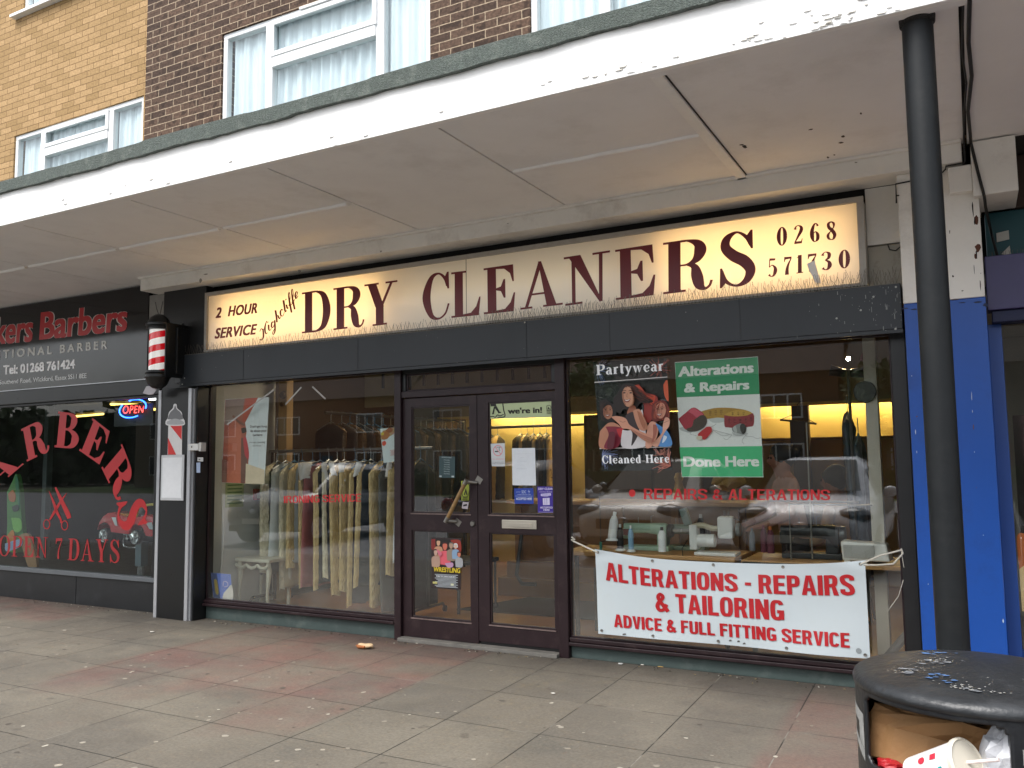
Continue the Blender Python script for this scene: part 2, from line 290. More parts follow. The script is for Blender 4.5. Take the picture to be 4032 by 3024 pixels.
def glyph(ch, T=.17, t=.045):
    """high-contrast serif letter, cap height 1 -> (list of polygons, width); each stroke is a list of polygons"""
    S = []
    rect = lambda x0, x1, y0, y1: S.append([[(x0, y0), (x1, y0), (x1, y1), (x0, y1)]])
    V = lambda x, y0=0, y1=1, w=None: rect(x - (w or T) / 2, x + (w or T) / 2, y0, y1)
    cv = lambda *p: S.append(ribbon2(p))
    pg = lambda *p: S.append([list(p)])
    def sf(x0, x1, y): rect(x0, x1, y, y + t) if y < .5 else rect(x0, x1, y - t, y)
    def sl(x0, x1, w): pg((x0 - w / 2, 1), (x1 - w / 2, 0), (x1 + w / 2, 0), (x0 + w / 2, 1))
    def brk(x, y): 
        k = .05 if y < .5 else -.05
        for q in (-1, 1): pg(*((lambda l_: l_ if q * k > 0 else l_[::-1])([(x + q * T / 2, y), (x + q * (T / 2 + .06), y), (x + q * T / 2, y + k * 1.3)])))
    if ch == 'D':
        V(.17); sf(0, .4, 0); sf(0, .4, 1)
        cv((.17, 1 - t / 2, t), (.36, 1 - t / 2, t), (.55, .86, T * .75), (.63, .5, T * 1.05), (.55, .14, T * .75), (.36, t / 2, t), (.17, t / 2, t)); w = .72
    elif ch == 'R':
        V(.17); sf(0, .34, 0); sf(0, .34, 1)
        cv((.17, 1 - t / 2, t), (.36, 1 - t / 2, t), (.52, .90, T * .75), (.56, .76, T), (.50, .60, T * .7), (.36, .52, t), (.17, .52, t))
        cv((.36, .52, t), (.47, .46, T * .6), (.51, .28, T * .95), (.55, .09, T * .8), (.63, .02, t * 1.4), (.70, .07, t), (.73, .17, t)); w = .74
    elif ch == 'P':
        V(.17); sf(0, .36, 0); sf(0, .34, 1); cv((.17, 1 - t / 2, t), (.36, 1 - t / 2, t), (.54, .90, T * .75), (.58, .73, T), (.52, .54, T * .7), (.36, .46, t), (.17, .46, t)); w = .66
    elif ch == 'B':
        V(.17); sf(0, .34, 0); sf(0, .34, 1); cv((.17, 1 - t / 2, t), (.34, 1 - t / 2, t), (.50, .90, T * .7), (.53, .77, T * .9), (.47, .61, T * .6), (.34, .53, t), (.17, .53, t))
        cv((.17, .53, t), (.36, .53, t), (.54, .42, T * .7), (.59, .27, T), (.52, .1, T * .7), (.36, t / 2, t), (.17, t / 2, t)); w = .68
    elif ch == 'Y':
        pg((.07, 1), (.07 + T * 1.1, 1), (.36 + T * .55, .43), (.36 - T * .55, .43)); V(.36, 0, .47); pg((.62, 1), (.62 + t * 1.5, 1), (.36 + t * 1.6, .42), (.36, .42)); sf(0, .34, 1); sf(.50, .78, 1); sf(.19, .53, 0); w = .78
    elif ch == 'C':
        cv((.57, .70, t), (.52, .87, T * .35), (.37, .985, t), (.2, .88, T * .6), (.10, .5, T), (.2, .12, T * .6), (.37, .02, t), (.53, .11, t), (.61, .32, t)); pg((.57, 1), (.61, 1), (.62, .64), (.585, .64), (.5, .86)); w = .66
    elif ch in 'LE':
        V(.17); sf(0, .34, 0); sf(0, .34, 1); k = .40
        pg((.17, 0), (.62, 0), (.66, k), (.63, k), (.56, .2), (.44, .07), (.17, t))
        if ch == 'E': pg((.17, 1), (.17, 1 - t), (.44, .93), (.56, .82), (.61, .64), (.64, .64), (.63, 1)); pg((.25, .53), (.25, .49), (.36, .46), (.42, .31), (.455, .31), (.455, .71), (.42, .71), (.36, .56))
        w = .68
    elif ch == 'A':
        pg((.08, 0), (.08 + t * 1.5, 0), (.37 + t * .9, .93), (.37 - t * .2, 1.0), (.35, 1.0)); pg((.34, 1), (.40, 1), (.40 + .27 + T * .2, 0), (.67 - T * .85, 0)); rect(.17, .52, .28, .28 + t); sf(0, .23, 0); sf(.44, .82, 0); w = .82
    elif ch == 'N':
        V(.15, 0, .97, t * 1.5); V(.62, 0, 1, t * 1.5); pg((.06, 1), (.06 + T * 1.15, 1), (.645, 0), (.60, -.01)); sf(0, .30, 0); sf(.48, .78, 1); sf(-.01, .15, 1); w = .78
    elif ch == 'S':
        cv((.54, .72, t), (.47, .88, T * .35), (.31, .985, t), (.15, .89, T * .7), (.12, .73, T * .9), (.25, .57, T * 1.05), (.44, .44, T * 1.1), (.54, .27, T * .95), (.47, .09, T * .65), (.30, .015, t), (.13, .11, T * .35), (.06, .31, t))
        pg((.545, 1), (.58, 1), (.585, .66), (.55, .66), (.46, .88)); pg((.02, 0), (.055, 0), (.15, .12), (.06, .36), (.025, .36)); w = .64
    elif ch in 'O0':
        k = .72 if ch == 'O' else .5; a, b = k / 2 - T * .42, .485; pts = []
        for i in range(25):
            q = 2 * PI * i / 24; pts.append((k / 2 + a * math.cos(q), .5 + b * math.sin(q), t + (T - t) * abs(math.cos(q)) ** 1.5))
        S.append(ribbon2(pts, 2)); w = k
    elif ch == 'H':
        V(.17); V(.63); rect(.17, .63, .48, .48 + t); [sf(x, x + .34, y) for x in (0, .46) for y in (0, 1)]; w = .8
    elif ch == '1': V(.25); sf(.08, .42, 0); pg((.08, .86), (.10, .84), (.25, .93), (.25, 1)); w = .46
    elif ch == '2': cv((.08, .78, T * .7), (.13, .93, t * 1.5), (.25, .98, t), (.39, .88, T * .7), (.39, .70, T * .9), (.25, .42, T * .6), (.06, .07, t)); pg((.03, 0), (.42, 0), (.46, .26), (.43, .26), (.38, .13), (.06, .13)); w = .5
    elif ch == '3': cv((.07, .80, T * .7), (.13, .94, t), (.25, .98, t), (.38, .87, T * .8), (.36, .66, T * .7), (.2, .54, t)); cv((.2, .54, t), (.37, .43, T * .7), (.41, .24, T), (.33, .06, T * .6), (.2, .02, t), (.08, .12, T * .7)); w = .5
    elif ch == '5': pg((.09, 1), (.42, .98), (.40, .87), (.11, .87)); cv((.11, .93, t), (.09, .52, t)); cv((.09, .52, t), (.25, .62, t), (.40, .46, T * .8), (.41, .26, T), (.32, .06, T * .6), (.18, .02, t), (.07, .13, T * .7)); w = .5
    elif ch == '6':
        cv((.40, .84, T * .6), (.33, .97, t), (.22, .93, T * .5), (.11, .62, T * .95), (.11, .3, T), (.17, .07, T * .5), (.26, .02, t), (.38, .13, T * .8), (.39, .38, T * .8), (.28, .54, t), (.15, .42, t)); w = .5
    elif ch == '7': pg((.05, .72), (.08, .72), (.13, .86), (.46, .88), (.46, 1), (.06, 1)); cv((.44, .9, t), (.29, .58, T * .55), (.22, .3, T * .85), (.21, 0, T * 1.05)); w = .5
    elif ch == '8':
        cv((.25, .98, t), (.11, .88, T * .7), (.13, .68, T * .8), (.28, .52, T * .9), (.41, .28, T * .9), (.36, .07, T * .6), (.25, .02, t), (.11, .1, T * .6), (.08, .28, T * .7), (.22, .48, t), (.36, .66, t * 1.4), (.38, .86, T * .6), (.25, .98, t)); w = .5
    elif ch == 'a': cv((.10, .52, T * .6), (.2, .66, t), (.32, .6, T * .6), (.36, .45, T * .85), (.36, .1, T * .9), (.48, .02, t)); cv((.36, .4, t), (.14, .32, T * .6), (.09, .15, T * .85), (.2, .02, t), (.36, .12, t)); w = .5
    elif ch in 'rn':
        V(.14, 0, .66); sf(.02, .28, 0); sf(.02, .14, .66) if False else rect(.02, .14, .62, .66)
        if ch == 'r': cv((.16, .45, t), (.27, .63, t * 1.2), (.37, .6, T * .7)); w = .42
        else: cv((.16, .48, t), (.30, .66, t * 1.2), (.42, .56, T * .7), (.44, .4, T)); V(.44, 0, .42); sf(.32, .56, 0); w = .58
    elif ch == 't': V(.16, .1, .9); rect(.02, .32, .61, .66); cv((.16, .14, T), (.2, .03, T * .6), (.31, .06, t)); w = .34
    elif ch == 'y': pg((.03, .66), (.03 + T, .66), (.30, .05), (.22, .02)); cv((.46, .66, t * 1.3), (.26, .04, t * 1.3), (.18, -.2, T * .5), (.06, -.22, T * .7)); sf(0, .22, .66) if False else rect(-.02, .22, .62, .66); rect(.36, .54, .62, .66); w = .52
    elif ch == 'w':
        pg((.02, .66), (.02 + T, .66), (.26, 0), (.20, 0)); pg((.34, .66), (.38, .66), (.25, 0), (.21, 0)); pg((.32, .66), (.32 + T, .66), (.54, 0), (.48, 0)); pg((.66, .66), (.70, .66), (.53, 0), (.49, 0)); rect(-.02, .22, .62, .66); rect(.58, .76, .62, .66); w = .74
    elif ch == 'e': cv((.1, .36, t), (.42, .36, t), (.40, .56, T * .5), (.26, .66, t), (.12, .5, T * .8), (.11, .26, T * .95), (.2, .06, T * .6), (.3, .02, t), (.43, .14, t)); w = .5
    elif ch in 'ld':
        if ch == 'l': V(.14, 0, 1); sf(.01, .27, 0); rect(.02, .14, .95, 1); w = .3
        else: V(.40, 0, 1); rect(.28, .4, .95, 1); rect(.4, .52, 0, t); cv((.38, .5, t), (.24, .66, t), (.11, .5, T * .8), (.11, .18, T * .8), (.24, .01, t), (.38, .14, t)); w = .54
    else: w = .34
    return S, w
def put_serif(mb, s, fn, m=0, T=.17, t=.045, gap=.07, dep=None):
    """fn(a, b, d): a 0..1 over the text, b 0..1 cap height, d metres proud"""
    gl = [glyph(c, T, t) for c in s]; tot = sum(w for _, w in gl) + gap * (len(gl) - 1); x = 0; q = 0
    for S, w in gl:
        for st in S:
            q += 1; dd = .0002 * (q % 7)
            for pl in st: mb.poly([fn((x + a) / tot, b, dd) for a, b in pl], m)
        x += w + gap
def qz(zm, bl, br, tr, tl):                # quad inside a measuring window -> fn(a, b, d)
    def fn(a, b, d=0.):
        x = bl[0] * (1 - a) * (1 - b) + br[0] * a * (1 - b) + tr[0] * a * b + tl[0] * (1 - a) * b
        y = bl[1] * (1 - a) * (1 - b) + br[1] * a * (1 - b) + tr[1] * a * b + tl[1] * (1 - a) * b
        return zm(x, y, d)
    return fn
class Sheet:
    """a flat printed sheet (poster, sticker, notice) on a plane: base sheet with real thickness, print in thin layers"""
    def __init__(s, name, label, cat, zm, quad, base, group=None, thick=.0015, rough=.45):
        s.zm, s.q = zm, quad; bl, br, tr, tl = quad; mb = MB()
        mb.hexa([zm(*p, 0) for p in (bl, br, tr, tl)], [zm(*p, thick) for p in (bl, br, tr, tl)])
        s.o = tag(mb.build(name, ink(base, rough)), label, cat, group); s.th = thick; s.mb = MB(); s.mats = []; s.lay = 0; s.fn = qz(zm, bl, br, tr, tl)
    def mi(s, h):
        m = ink(h) if isinstance(h, str) else h
        if m not in s.mats: s.mats.append(m)
        return s.mats.index(m)
    def d(s): s.lay += 1; return s.th + .0004 * s.lay
    def poly(s, h, *pts):                  # points in the measuring window
        d = s.d(); s.mb.poly([s.zm(x, y, d) for x, y in pts], s.mi(h)); return s
    def sm(s, h, *pts):                    # smooth closed outline
        p = catmull(list(pts) + [pts[0]], 5)[:-1]; return s.poly(h, *p)
    def rect(s, h, a0, a1, b0, b1):        # in the unit square
        d = s.d(); s.mb.poly([s.fn(a, b, d) for a, b in ((a0, b0), (a1, b0), (a1, b1), (a0, b1))], s.mi(h)); return s
    def line(s, h, w, *pts):
        d = s.d()
        for q in ribbon2([(x, y, w) for x, y in pts], 5): s.mb.poly([s.zm(x, y, d) for x, y in q[::-1]], s.mi(h))
        return s
    def text(s, h, tx, a0, a1, b0, b1, off=.02, shear=0., sp=1.):
        d = s.d(); put_text(s.mb, tx, lambda a, b: s.fn(a0 + (a1 - a0) * a, b0 + (b1 - b0) * b, d), s.mi(h), off, shear, sp); return s
    def serif(s, h, tx, a0, a1, b0, b1, T=.17, t=.06):
        d = s.d(); put_serif(s.mb, tx, lambda a, b, e: s.fn(a0 + (a1 - a0) * a, b0 + (b1 - b0) * b, d + e * .5), s.mi(h), T, t); s.lay += 2; return s
    def done(s, part='print'): 
        if s.mb.v: s.mb.build(part, s.mats, s.o)
        return s.o
ORD = 'first second third fourth fifth sixth seventh eighth ninth tenth eleventh twelfth thirteenth fourteenth fifteenth sixteenth seventeenth eighteenth'.split()
# ================================================================ GROUND
def paving_mat():
    m = bpy.data.materials.new('paving_slabs'); m.use_nodes = True; n = m.node_tree.nodes; l = m.node_tree.links; b = n['Principled BSDF']
    tc = n.new('ShaderNodeTexCoord'); se = n.new('ShaderNodeSeparateXYZ'); l.new(tc.outputs['Object'], se.inputs[0])
    def math_(op, a, b_=None, c=None):
        q = n.new('ShaderNodeMath'); q.operation = op
        for i, k in enumerate((a, b_, c)):
            if k is None: continue
            if isinstance(k, (int, float)): q.inputs[i].default_value = k
            else: l.new(k, q.inputs[i])
        return q.outputs[0]
    def ramp(src, a, b_, c=0., d_=1.):
        q = n.new('ShaderNodeMapRange'); q.interpolation_type = 'SMOOTHSTEP'; q.inputs[1].default_value = a; q.inputs[2].default_value = b_; q.inputs[3].default_value = c; q.inputs[4].default_value = d_; l.new(src, q.inputs[0]); return q.outputs[0]
    def noise(s, det=6, ro=.6, off=0.):
        q = n.new('ShaderNodeTexNoise'); q.inputs['Scale'].default_value = s; q.inputs['Detail'].default_value = det; q.inputs['Roughness'].default_value = ro
        v = n.new('ShaderNodeVectorMath'); v.inputs[1].default_value = (off, off * 2, 0); l.new(tc.outputs['Object'], v.inputs[0]); l.new(v.outputs[0], q.inputs['Vector']); return q.outputs['Fac']
    def mix(f, a, b_, bt='MIX'):
        q = n.new('ShaderNodeMix'); q.data_type = 'RGBA'; q.blend_type = bt
        if isinstance(f, float): q.inputs[0].default_value = f
        else: l.new(f, q.inputs[0])
        for i, k in ((6, a), (7, b_)):
            if isinstance(k, tuple): q.inputs[i].default_value = k
            else: l.new(k, q.inputs[i])
        return q.outputs[2]
    x = math_('ADD', se.outputs[0], 3.45); x = math_('MULTIPLY_ADD', se.outputs[1], .03, x); y = math_('ADD', se.outputs[1], .44 + .012)
    cb = n.new('ShaderNodeCombineXYZ'); l.new(y, cb.inputs[0]); l.new(x, cb.inputs[1])
    br = n.new('ShaderNodeTexBrick'); l.new(cb.outputs[0], br.inputs['Vector']); br.offset = 0.0
    for k, v in (('Scale', 1), ('Brick Width', .65), ('Row Height', .61), ('Mortar Size', .004), ('Mortar Smooth', .3), ('Bias', 0)): br.inputs[k].default_value = v
    br.inputs['Color1'].default_value = (0, 0, 0, 1); br.inputs['Color2'].default_value = (1, 1, 1, 1); br.inputs['Mortar'].default_value = (.5, .5, .5, 1)
    tone = br.outputs['Color']
    # which strips of slabs are the red ones
    X, Y = se.outputs[0], se.outputs[1]
    r1 = math_('MULTIPLY', ramp(X, -5.95, -5.85), ramp(X, -3.38, -3.46)); r2 = ramp(X, -1.08, -1.0); r3 = math_('MULTIPLY', ramp(X, -7.9, -8.1), ramp(Y, -1.0, -.6))
    wear = ramp(math_('MULTIPLY_ADD', noise(1.1, 4, .55), 3.2, Y), -.9, .1); wear2 = ramp(noise(1.7, 5, .6, 4.), .36, .62, .25, 1)
    red = math_('MAXIMUM', math_('MULTIPLY', math_('MAXIMUM', r1, r3), wear), math_('MULTIPLY', r2, .8)); red = math_('MULTIPLY', red, wear2); red = math_('MULTIPLY', red, .62)
    grey = mix(tone, lin('#625d55'), lin('#6b655b')); grey = mix(ramp(noise(.8, 5, .6, 9.), .42, .66), grey, lin('#726c61')); grey = mix(ramp(noise(1.3, 5, .6, 15.), .5, .7, 0, .6), grey, lin('#595650'))
    rd = mix(tone, lin('#6c504c'), lin('#735850')); rd = mix(ramp(noise(2.1, 4, .6, 2.), .45, .7), rd, lin('#7a524b'))
    c = mix(red, grey, rd)
    grime = ramp(math_('MULTIPLY_ADD', noise(2.4, 6, .65, 5.), .9, Y), -.30, .70, 0, .6); c = mix(grime, c, lin('#3b3632'))
    st = ramp(noise(3.4, 7, .7, 21.), .60, .72, 0, .55); c = mix(math_('MULTIPLY', st, ramp(Y, -2.2, -.3, .25, 1)), c, lin('#453f3a'))
    sp = ramp(noise(7.5, 3, .5, 33.), .66, .73, 0, .5); c = mix(sp, c, lin('#4a4540'))
    c = mix(1.0, c, mix(ramp(noise(55, 6, .7), .3, .7), (.80, .80, .80, 1), (1.18, 1.18, 1.16, 1)), 'MULTIPLY')
    j = math_('MULTIPLY', br.outputs['Fac'], ramp(noise(3.1, 3, .5, 7.), .28, .46)); c = mix(j, c, lin('#262421'))
    pj = math_('MULTIPLY', br.outputs['Fac'], ramp(noise(2.2, 3, .5, 12.), .56, .66)); c = mix(pj, c, lin('#7d786f'))
    l.new(c, b.inputs['Base Color']); b.inputs['Specular IOR Level'].default_value = .35
    l.new(ramp(noise(4, 5, .6, 3.), .3, .7, .55, .85), b.inputs['Roughness'])
    h = math_('MULTIPLY_ADD', br.outputs['Fac'], -1.4, noise(90, 6, .7)); bp = n.new('ShaderNodeBump'); bp.inputs['Strength'].default_value = .35; bp.inputs['Distance'].default_value = .006
    l.new(h, bp.inputs['Height']); l.new(bp.outputs[0], b.inputs['Normal']); return m
pm = paving_mat()
mb = MB(); nx, ny = 40, 12
mb.add([(-20 + 34 * i / nx, -4.9 + 4.9 * j / ny + .0, 0) for i in range(nx + 1) for j in range(ny + 1)],
       [(i * (ny + 1) + j, (i + 1) * (ny + 1) + j, (i + 1) * (ny + 1) + j + 1, i * (ny + 1) + j + 1) for i in range(nx) for j in range(ny)])
tag(mb.build('pavement', pm, smooth='all', loc=(0, 0, 0)), kind='structure')
asph = mat('asphalt', '#8c8d8f', .85, .2, 30, .5, 180, dirt='#2f3033', dscale=2)
tag(box('road', asph, -60, 60, -26, -5.05, -.3, -.03, bevel=0), kind='structure')
tag(box('kerb', mat('kerb_stone', '#8a877f', .8, .2, 12, .4), -20, 14, -5.05, -4.9, -.3, .0, bevel=.01), kind='structure')
tag(box('grass_verge', mat('grass', '#47592f', .95, .4, 14, .8, 90), -60, 60, -90, -26, -.3, -.06, bevel=0), kind='structure')
tag(box('ground', mat('earth', '#4a4438', .95, .3), -90, 90, -90, 40, -.9, -.32, bevel=0), kind='structure')
# ================================================================ BUILDINGS ABOVE
white_upvc = mat('white_upvc', '#eceded', .35, .03); glassU = glass_mat('upper_window_glass', (.95, .985, .99), 1.5)
def curtain_mesh(x0, x1, y, z0, z1, seed, amp=.03):
    rnd = random.Random(seed); mb = MB(); n = int((x1 - x0) / .012); ph = rnd.random() * 6
    rows = []
    for k in range(5):
        z = z1 + (z0 - z1) * k / 4
        rows.append([Vector((x0 + (x1 - x0) * i / n, y + amp * (.4 + .6 * k / 4) * math.sin(ph + i * .55 + 1.3 * math.sin(i * .13) + .15 * k) + .008 * math.sin(i * 1.3), z)) for i in range(n + 1)])
    return mb.loft(rows, closed=False)
def upvc(parent, x0, x1, z0, z1, yw, mull=(), trans=None, seed=1, cmat=None, opener=None):
    """a white plastic window let into the wall plane yw: frame, glazing, net curtain"""
    fr = MB(); w = .055; a, b = yw + .02, yw + .09
    fr.box(x0, x1, a, b, z1 - w, z1); fr.box(x0, x1, a, b, z0, z0 + w); fr.box(x0, x0 + w, a, b, z0 + w, z1 - w); fr.box(x1 - w, x1, a, b, z0 + w, z1 - w)
    xs = [x0 + w] + list(mull) + [x1 - w]
    for q in mull: fr.box(q - .045, q + .045, a, b, z0 + w, z1 - w)
    f = fr.build('window', white_upvc, parent, bevel=.006)
    box('pane', glassU, x0 + w, x1 - w, yw + .05, yw + .056, z0 + w, z1 - w, f, bevel=0)
    if trans:
        q0, q1, zt = trans; mb = MB().box(q0 + .045, q1 - .045, a - .012, b - .01, zt - .05, zt + .05)
        mb.box(q0 + .03, q0 + .075, a - .02, a, zt + .05, z1 - w + .02); mb.box(q1 - .075, q1 - .03, a - .02, a, zt + .05, z1 - w + .02); mb.box(q0 + .0755, q1 - .0755, a - .02, a, z1 - w - .03, z1 - w + .02); mb.box(q0 + .0755, q1 - .0755, a - .02, a, zt + .052, zt + .10)
        mb.build('casement', white_upvc, f, bevel=.005)
    curtain_mesh(x0 + w, x1 - w, yw + .105, z0 + w, z1 - .0, seed).build('curtain', cmat or mat('net_curtain', '#dde2e5', .9, .1, 5, stretch=(12, 1, .6)), f, smooth='all')
    box('lining', mat('dim_room', '#8d9292', .9), x0 - .05, x1 + .05, yw + .32, yw + .34, z0, z1, f, bevel=0)
    return f
def wall_with_holes(x0, x1, z0, z1, y0, y1, holes):
    mb = MB(); xs = sorted({x0, x1} | {q for h in holes for q in h[:2]}); zs = sorted({z0, z1} | {q for h in holes for q in h[2:]})
    for i in range(len(xs) - 1):
        for k in range(len(zs) - 1):
            cx, cz = (xs[i] + xs[i + 1]) / 2, (zs[k] + zs[k + 1]) / 2
            if any(h[0] < cx < h[1] and h[2] < cz < h[3] for h in holes): continue
            mb.box(xs[i], xs[i + 1], y0, y1, zs[k], zs[k + 1])
    return mb
brown = brick_mat('brown_brick', '#5e4a3d', '#43342c', '#a3917b', blotch='#33261f')
orange = brick_mat('painted_orange_brick', '#b4946a', '#9c7f56', '#7a6040', painted=True, ms=.009)
bt = thing('brick_building', 'dark brown brick flats above the dry cleaners with white plastic windows', 'building', (-3, -.25, 3.45))
H = [(-6.367, -3.885, 4.4, 5.765), (-2.931, -.5, 4.4, 5.765), (.6, 3.0, 4.4, 5.765)]
wall_with_holes(-7.49, 6, 3.45, 8.6, -.25, .12, H).build('wall', brown, bt)
upvc(bt, *H[0], -.25, (-5.753, -4.43), (-5.753, -4.43, 5.32), 3); upvc(bt, *H[1], -.25, (-2.3, -1.1), None, 5); upvc(bt, *H[2], -.25, (1.2, 2.4), None, 6)
box('trickle_vent', white_upvc, -5.35, -4.75, -.262, -.232, 5.735, 5.762, bt)
ot = thing('brick_building', 'flats painted orange over the brick above the barber shop', 'building', (-11, .1, 3.45))
H2 = [(-10.37, -7.965, 4.4, 5.63), (-10.29, -7.9, 7.21, 8.45)]
wall_with_holes(-16, -7.492, 3.45, 8.6, .1, .4, H2).build('wall', orange, ot)
upvc(ot, *H2[0], .1, (-9.81, -8.545), (-9.81, -8.545, 5.31), 8); upvc(ot, *H2[1], .1, (-9.7, -8.5), None, 9)
box('window_sill', white_upvc, -10.45, -7.85, .02, .12, 7.17, 7.208, ot)
dp = thing('downpipe', 'white plastic pipe running down the joint between the orange and brown bricks', 'pipe', (-7.53, -.1, 5.05))
MB().tube([(-7.53, -.06, 8.6), (-7.53, -.06, 5.06)], .028, 12).build('pipe', white_upvc, dp, smooth=True)
for z in (5.32, 5.78, 6.02, 6.45, 6.95, 7.5):
    MB().lathe((-7.53, -.06, z), [(.028, -.012), (.036, -.012), (.036, .012), (.028, .012)], 12).build('bracket', mat('pipe_clip', '#b9bbb8', .5), dp)
# ================================================================ CANOPY
soff = mat('soffit_board', '#ecebea', .8, .04, 2.5, .06, 25, dirt='#c2beb9', dscale=1.4, damt=.35)
wpaint = mat('white_masonry_paint', '#e8e5de', .7, .05, 4, .12, 30, dirt='#aca498', dscale=2.6, damt=.5)
flake = mat('flaking_white_paint', '#f4f3f0', .65, .03, 5, .12, 30, dirt='#d6d3cb', dscale=5, damt=.3, stretch=(1, 1, 3))
felt = mat('mineral_roofing_felt', '#5d655f', .95, .55, 90, .9, 160, dirt='#8d928a', dscale=9, damt=.55)
ct = thing('shop_canopy', 'long white flat canopy over the pavement with a grey felt edge', 'canopy', (-5, -1.2, 3.42))
box('roof_deck', felt, -16, 6, -2.12, -.26, 3.50, 3.74, ct, bevel=0)
box('fascia', flake, -16, 6, -2.16, -2.121, 3.40, 3.66, ct, bevel=.003)
mb = MB(); rings = []; rr = random.Random(3)
for i in range(441):
    x = -16 + 22 * i / 440; j = .007 * rr.random() + .006 * math.sin(x * 3.1) * math.sin(x * 7); t_ = .004 * math.sin(x * 2.2) + (.006 if int((x + 16) / 1.0) % 2 else 0)
    rings.append([Vector((x, -2.118, 3.652 + j)), Vector((x, -2.192 - .004 * math.sin(x * 5), 3.650 + j)), Vector((x, -2.190, 3.745 + t_)), Vector((x, -2.17, 3.758 + t_)), Vector((x, -1.6, 3.752))])
mb.loft([[rg[k] for rg in rings] for k in range(5)], closed=False).build('felt_edge', felt, ct)
JX = [-14.5, -13.19, -11.87, -10.55, -9.24, -7.92, -6.6, -5.31, -3.97, -2.63, -1.28, .05]
CROSS = (-10.55, -9.24, -7.92, -6.6, -5.31, -2.63)
box('backing_board', mat('dark_void', '#2a2724', .95), -15.9, 5.9, -2.118, .0, 3.455, 3.48, ct, bevel=0)
for i in range(len(JX) - 1):
    a, b = JX[i] + .0075, JX[i + 1] - .0075
    yb = -.02 if JX[i] < -7.5 else -.2
    box('soffit_panel', soff, a, b, -2.085, yb, 3.42, 3.452, ct, bevel=.002)
box('soffit_panel', mat('soffit_board_right', '#eceae8', .8, .04, 2.5, .06, 25), .062, 5.9, -2.085, -.2, 3.41, 3.452, ct, bevel=.002)
for i in range(len(JX) - 1):
    if JX[i] in CROSS:
        mb = MB(); pts = []; q = random.Random(i)
        for k in range(9): pts.append((JX[i] + .03 + (JX[i + 1] - JX[i] - .06) * k / 8, -1.175 + q.uniform(-.008, .008), 3.417))
        MB().tube(pts, [.017 + q.uniform(-.005, .003) for _ in pts], 8).build('joint_tape', mat('white_joint_tape', '#f0efec', .6, .05), ct, smooth=True)
box('batten', mat('white_joint_tape', '#f0efec', .6, .05), -1.335, -1.27, -2.08, -.27, 3.400, 3.42, ct, bevel=.003); box('shadow_gap', ink('#3a3733', .9), -1.269, -1.262, -2.07, -.28, 3.414, 3.4195, ct, bevel=0)
box('edge_trim', soff, -16, 5.9, -2.120, -2.07, 3.402, 3.4195, ct, bevel=.002)
box('edge_trim', wpaint, -7.45, .03, -.31, -.272, 3.40, 3.4195, ct, bevel=.004)
bm2 = wall_with_holes(-7.46, .03, 3.285, 3.4195, -.27, .0, []).build('beam', wpaint, ct, bevel=.006)
box('backing_board', mat('dark_void', '#2a2724', .95), .06, 5.9, -.199, .36, 3.412, 3.45, ct, bevel=0); box('rear_wall', mat('dark_void', '#2a2724', .95), .112, 5.9, .31, .36, 2.55, 3.41, ct, bevel=0); box('rear_wall', mat('dark_void', '#2a2724', .95), -15.9, .11, .062, .11, 2.55, 3.47, ct, bevel=0)
# dark marks and holes in the soffit
mb = MB(); q = random.Random(5)
for (u, v) in ((2930, 575), (3192, 510), (2920, 570), (2935, 580), (3320, 537), (3312, 562), (3260, 620), (3285, 610), (3390, 447)):
    c = G(u, v, 3.418); n = 9; rx = q.uniform(.006, .016); ry = q.uniform(.008, .02)
    mb.poly([c + Vector((rx * math.cos(2 * PI * k / n) * q.uniform(.7, 1.2), ry * math.sin(2 * PI * k / n) * q.uniform(.7, 1.2), 0)) for k in range(n)])
tag(mb.build('screw_hole', ink('#4a423b', .9), ct), kind='stuff')
# flaking edge near the post: curls of lifted paint
mb = MB(); q = random.Random(11)
for k in range(70):
    x = q.choice((q.uniform(-1.9, -.15), q.uniform(-.6, -.15), q.uniform(-6.6, -.2))); z = 3.405 + abs(q.gauss(0, .05)); L = q.uniform(.008, .05); h = q.uniform(.002, .006)
    if z > 3.6: continue
    mb.add([(x, -2.1605, z), (x + L, -2.1605, z + q.uniform(-.004, .008)), (x + L * .8, -2.166, z - h), (x + L * .2, -2.167, z - h * .8)], [(0, 1, 2, 3)])
tag(mb.build('paint_flake', ink('#b9b5ac', .8), ct), kind='stuff')
# column
colm = mat('black_painted_steel', '#15181a', .5, .25, 5, .06, 40, spec=.3, dirt='#2c2d2c', dscale=4)
co = thing('support_column', 'black round steel post holding up the canopy beside the blue pier', 'column', (-.12, -2.0, 0))
MB().lathe((-.1205, -2.02, 0), [(.0635, 0), (.0635, 3.40)], 40).build('shaft', colm, co, smooth=True)
MB().lathe((-.1205, -2.02, 0), [(.0635, 3.385), (.072, 3.39), (.074, 3.418), (.05, 3.419)], 40).build('collar', mat('rough_black_paint', '#1d1b1a', .7, .4, 20, .8, 60), co, smooth=True)
MB().lathe((-.1205, -2.02, 0), [(.0635, 0.001), (.10, .001), (.10, .012), (.0635, .014)], 32).build('base_plate', colm, co, smooth=True)
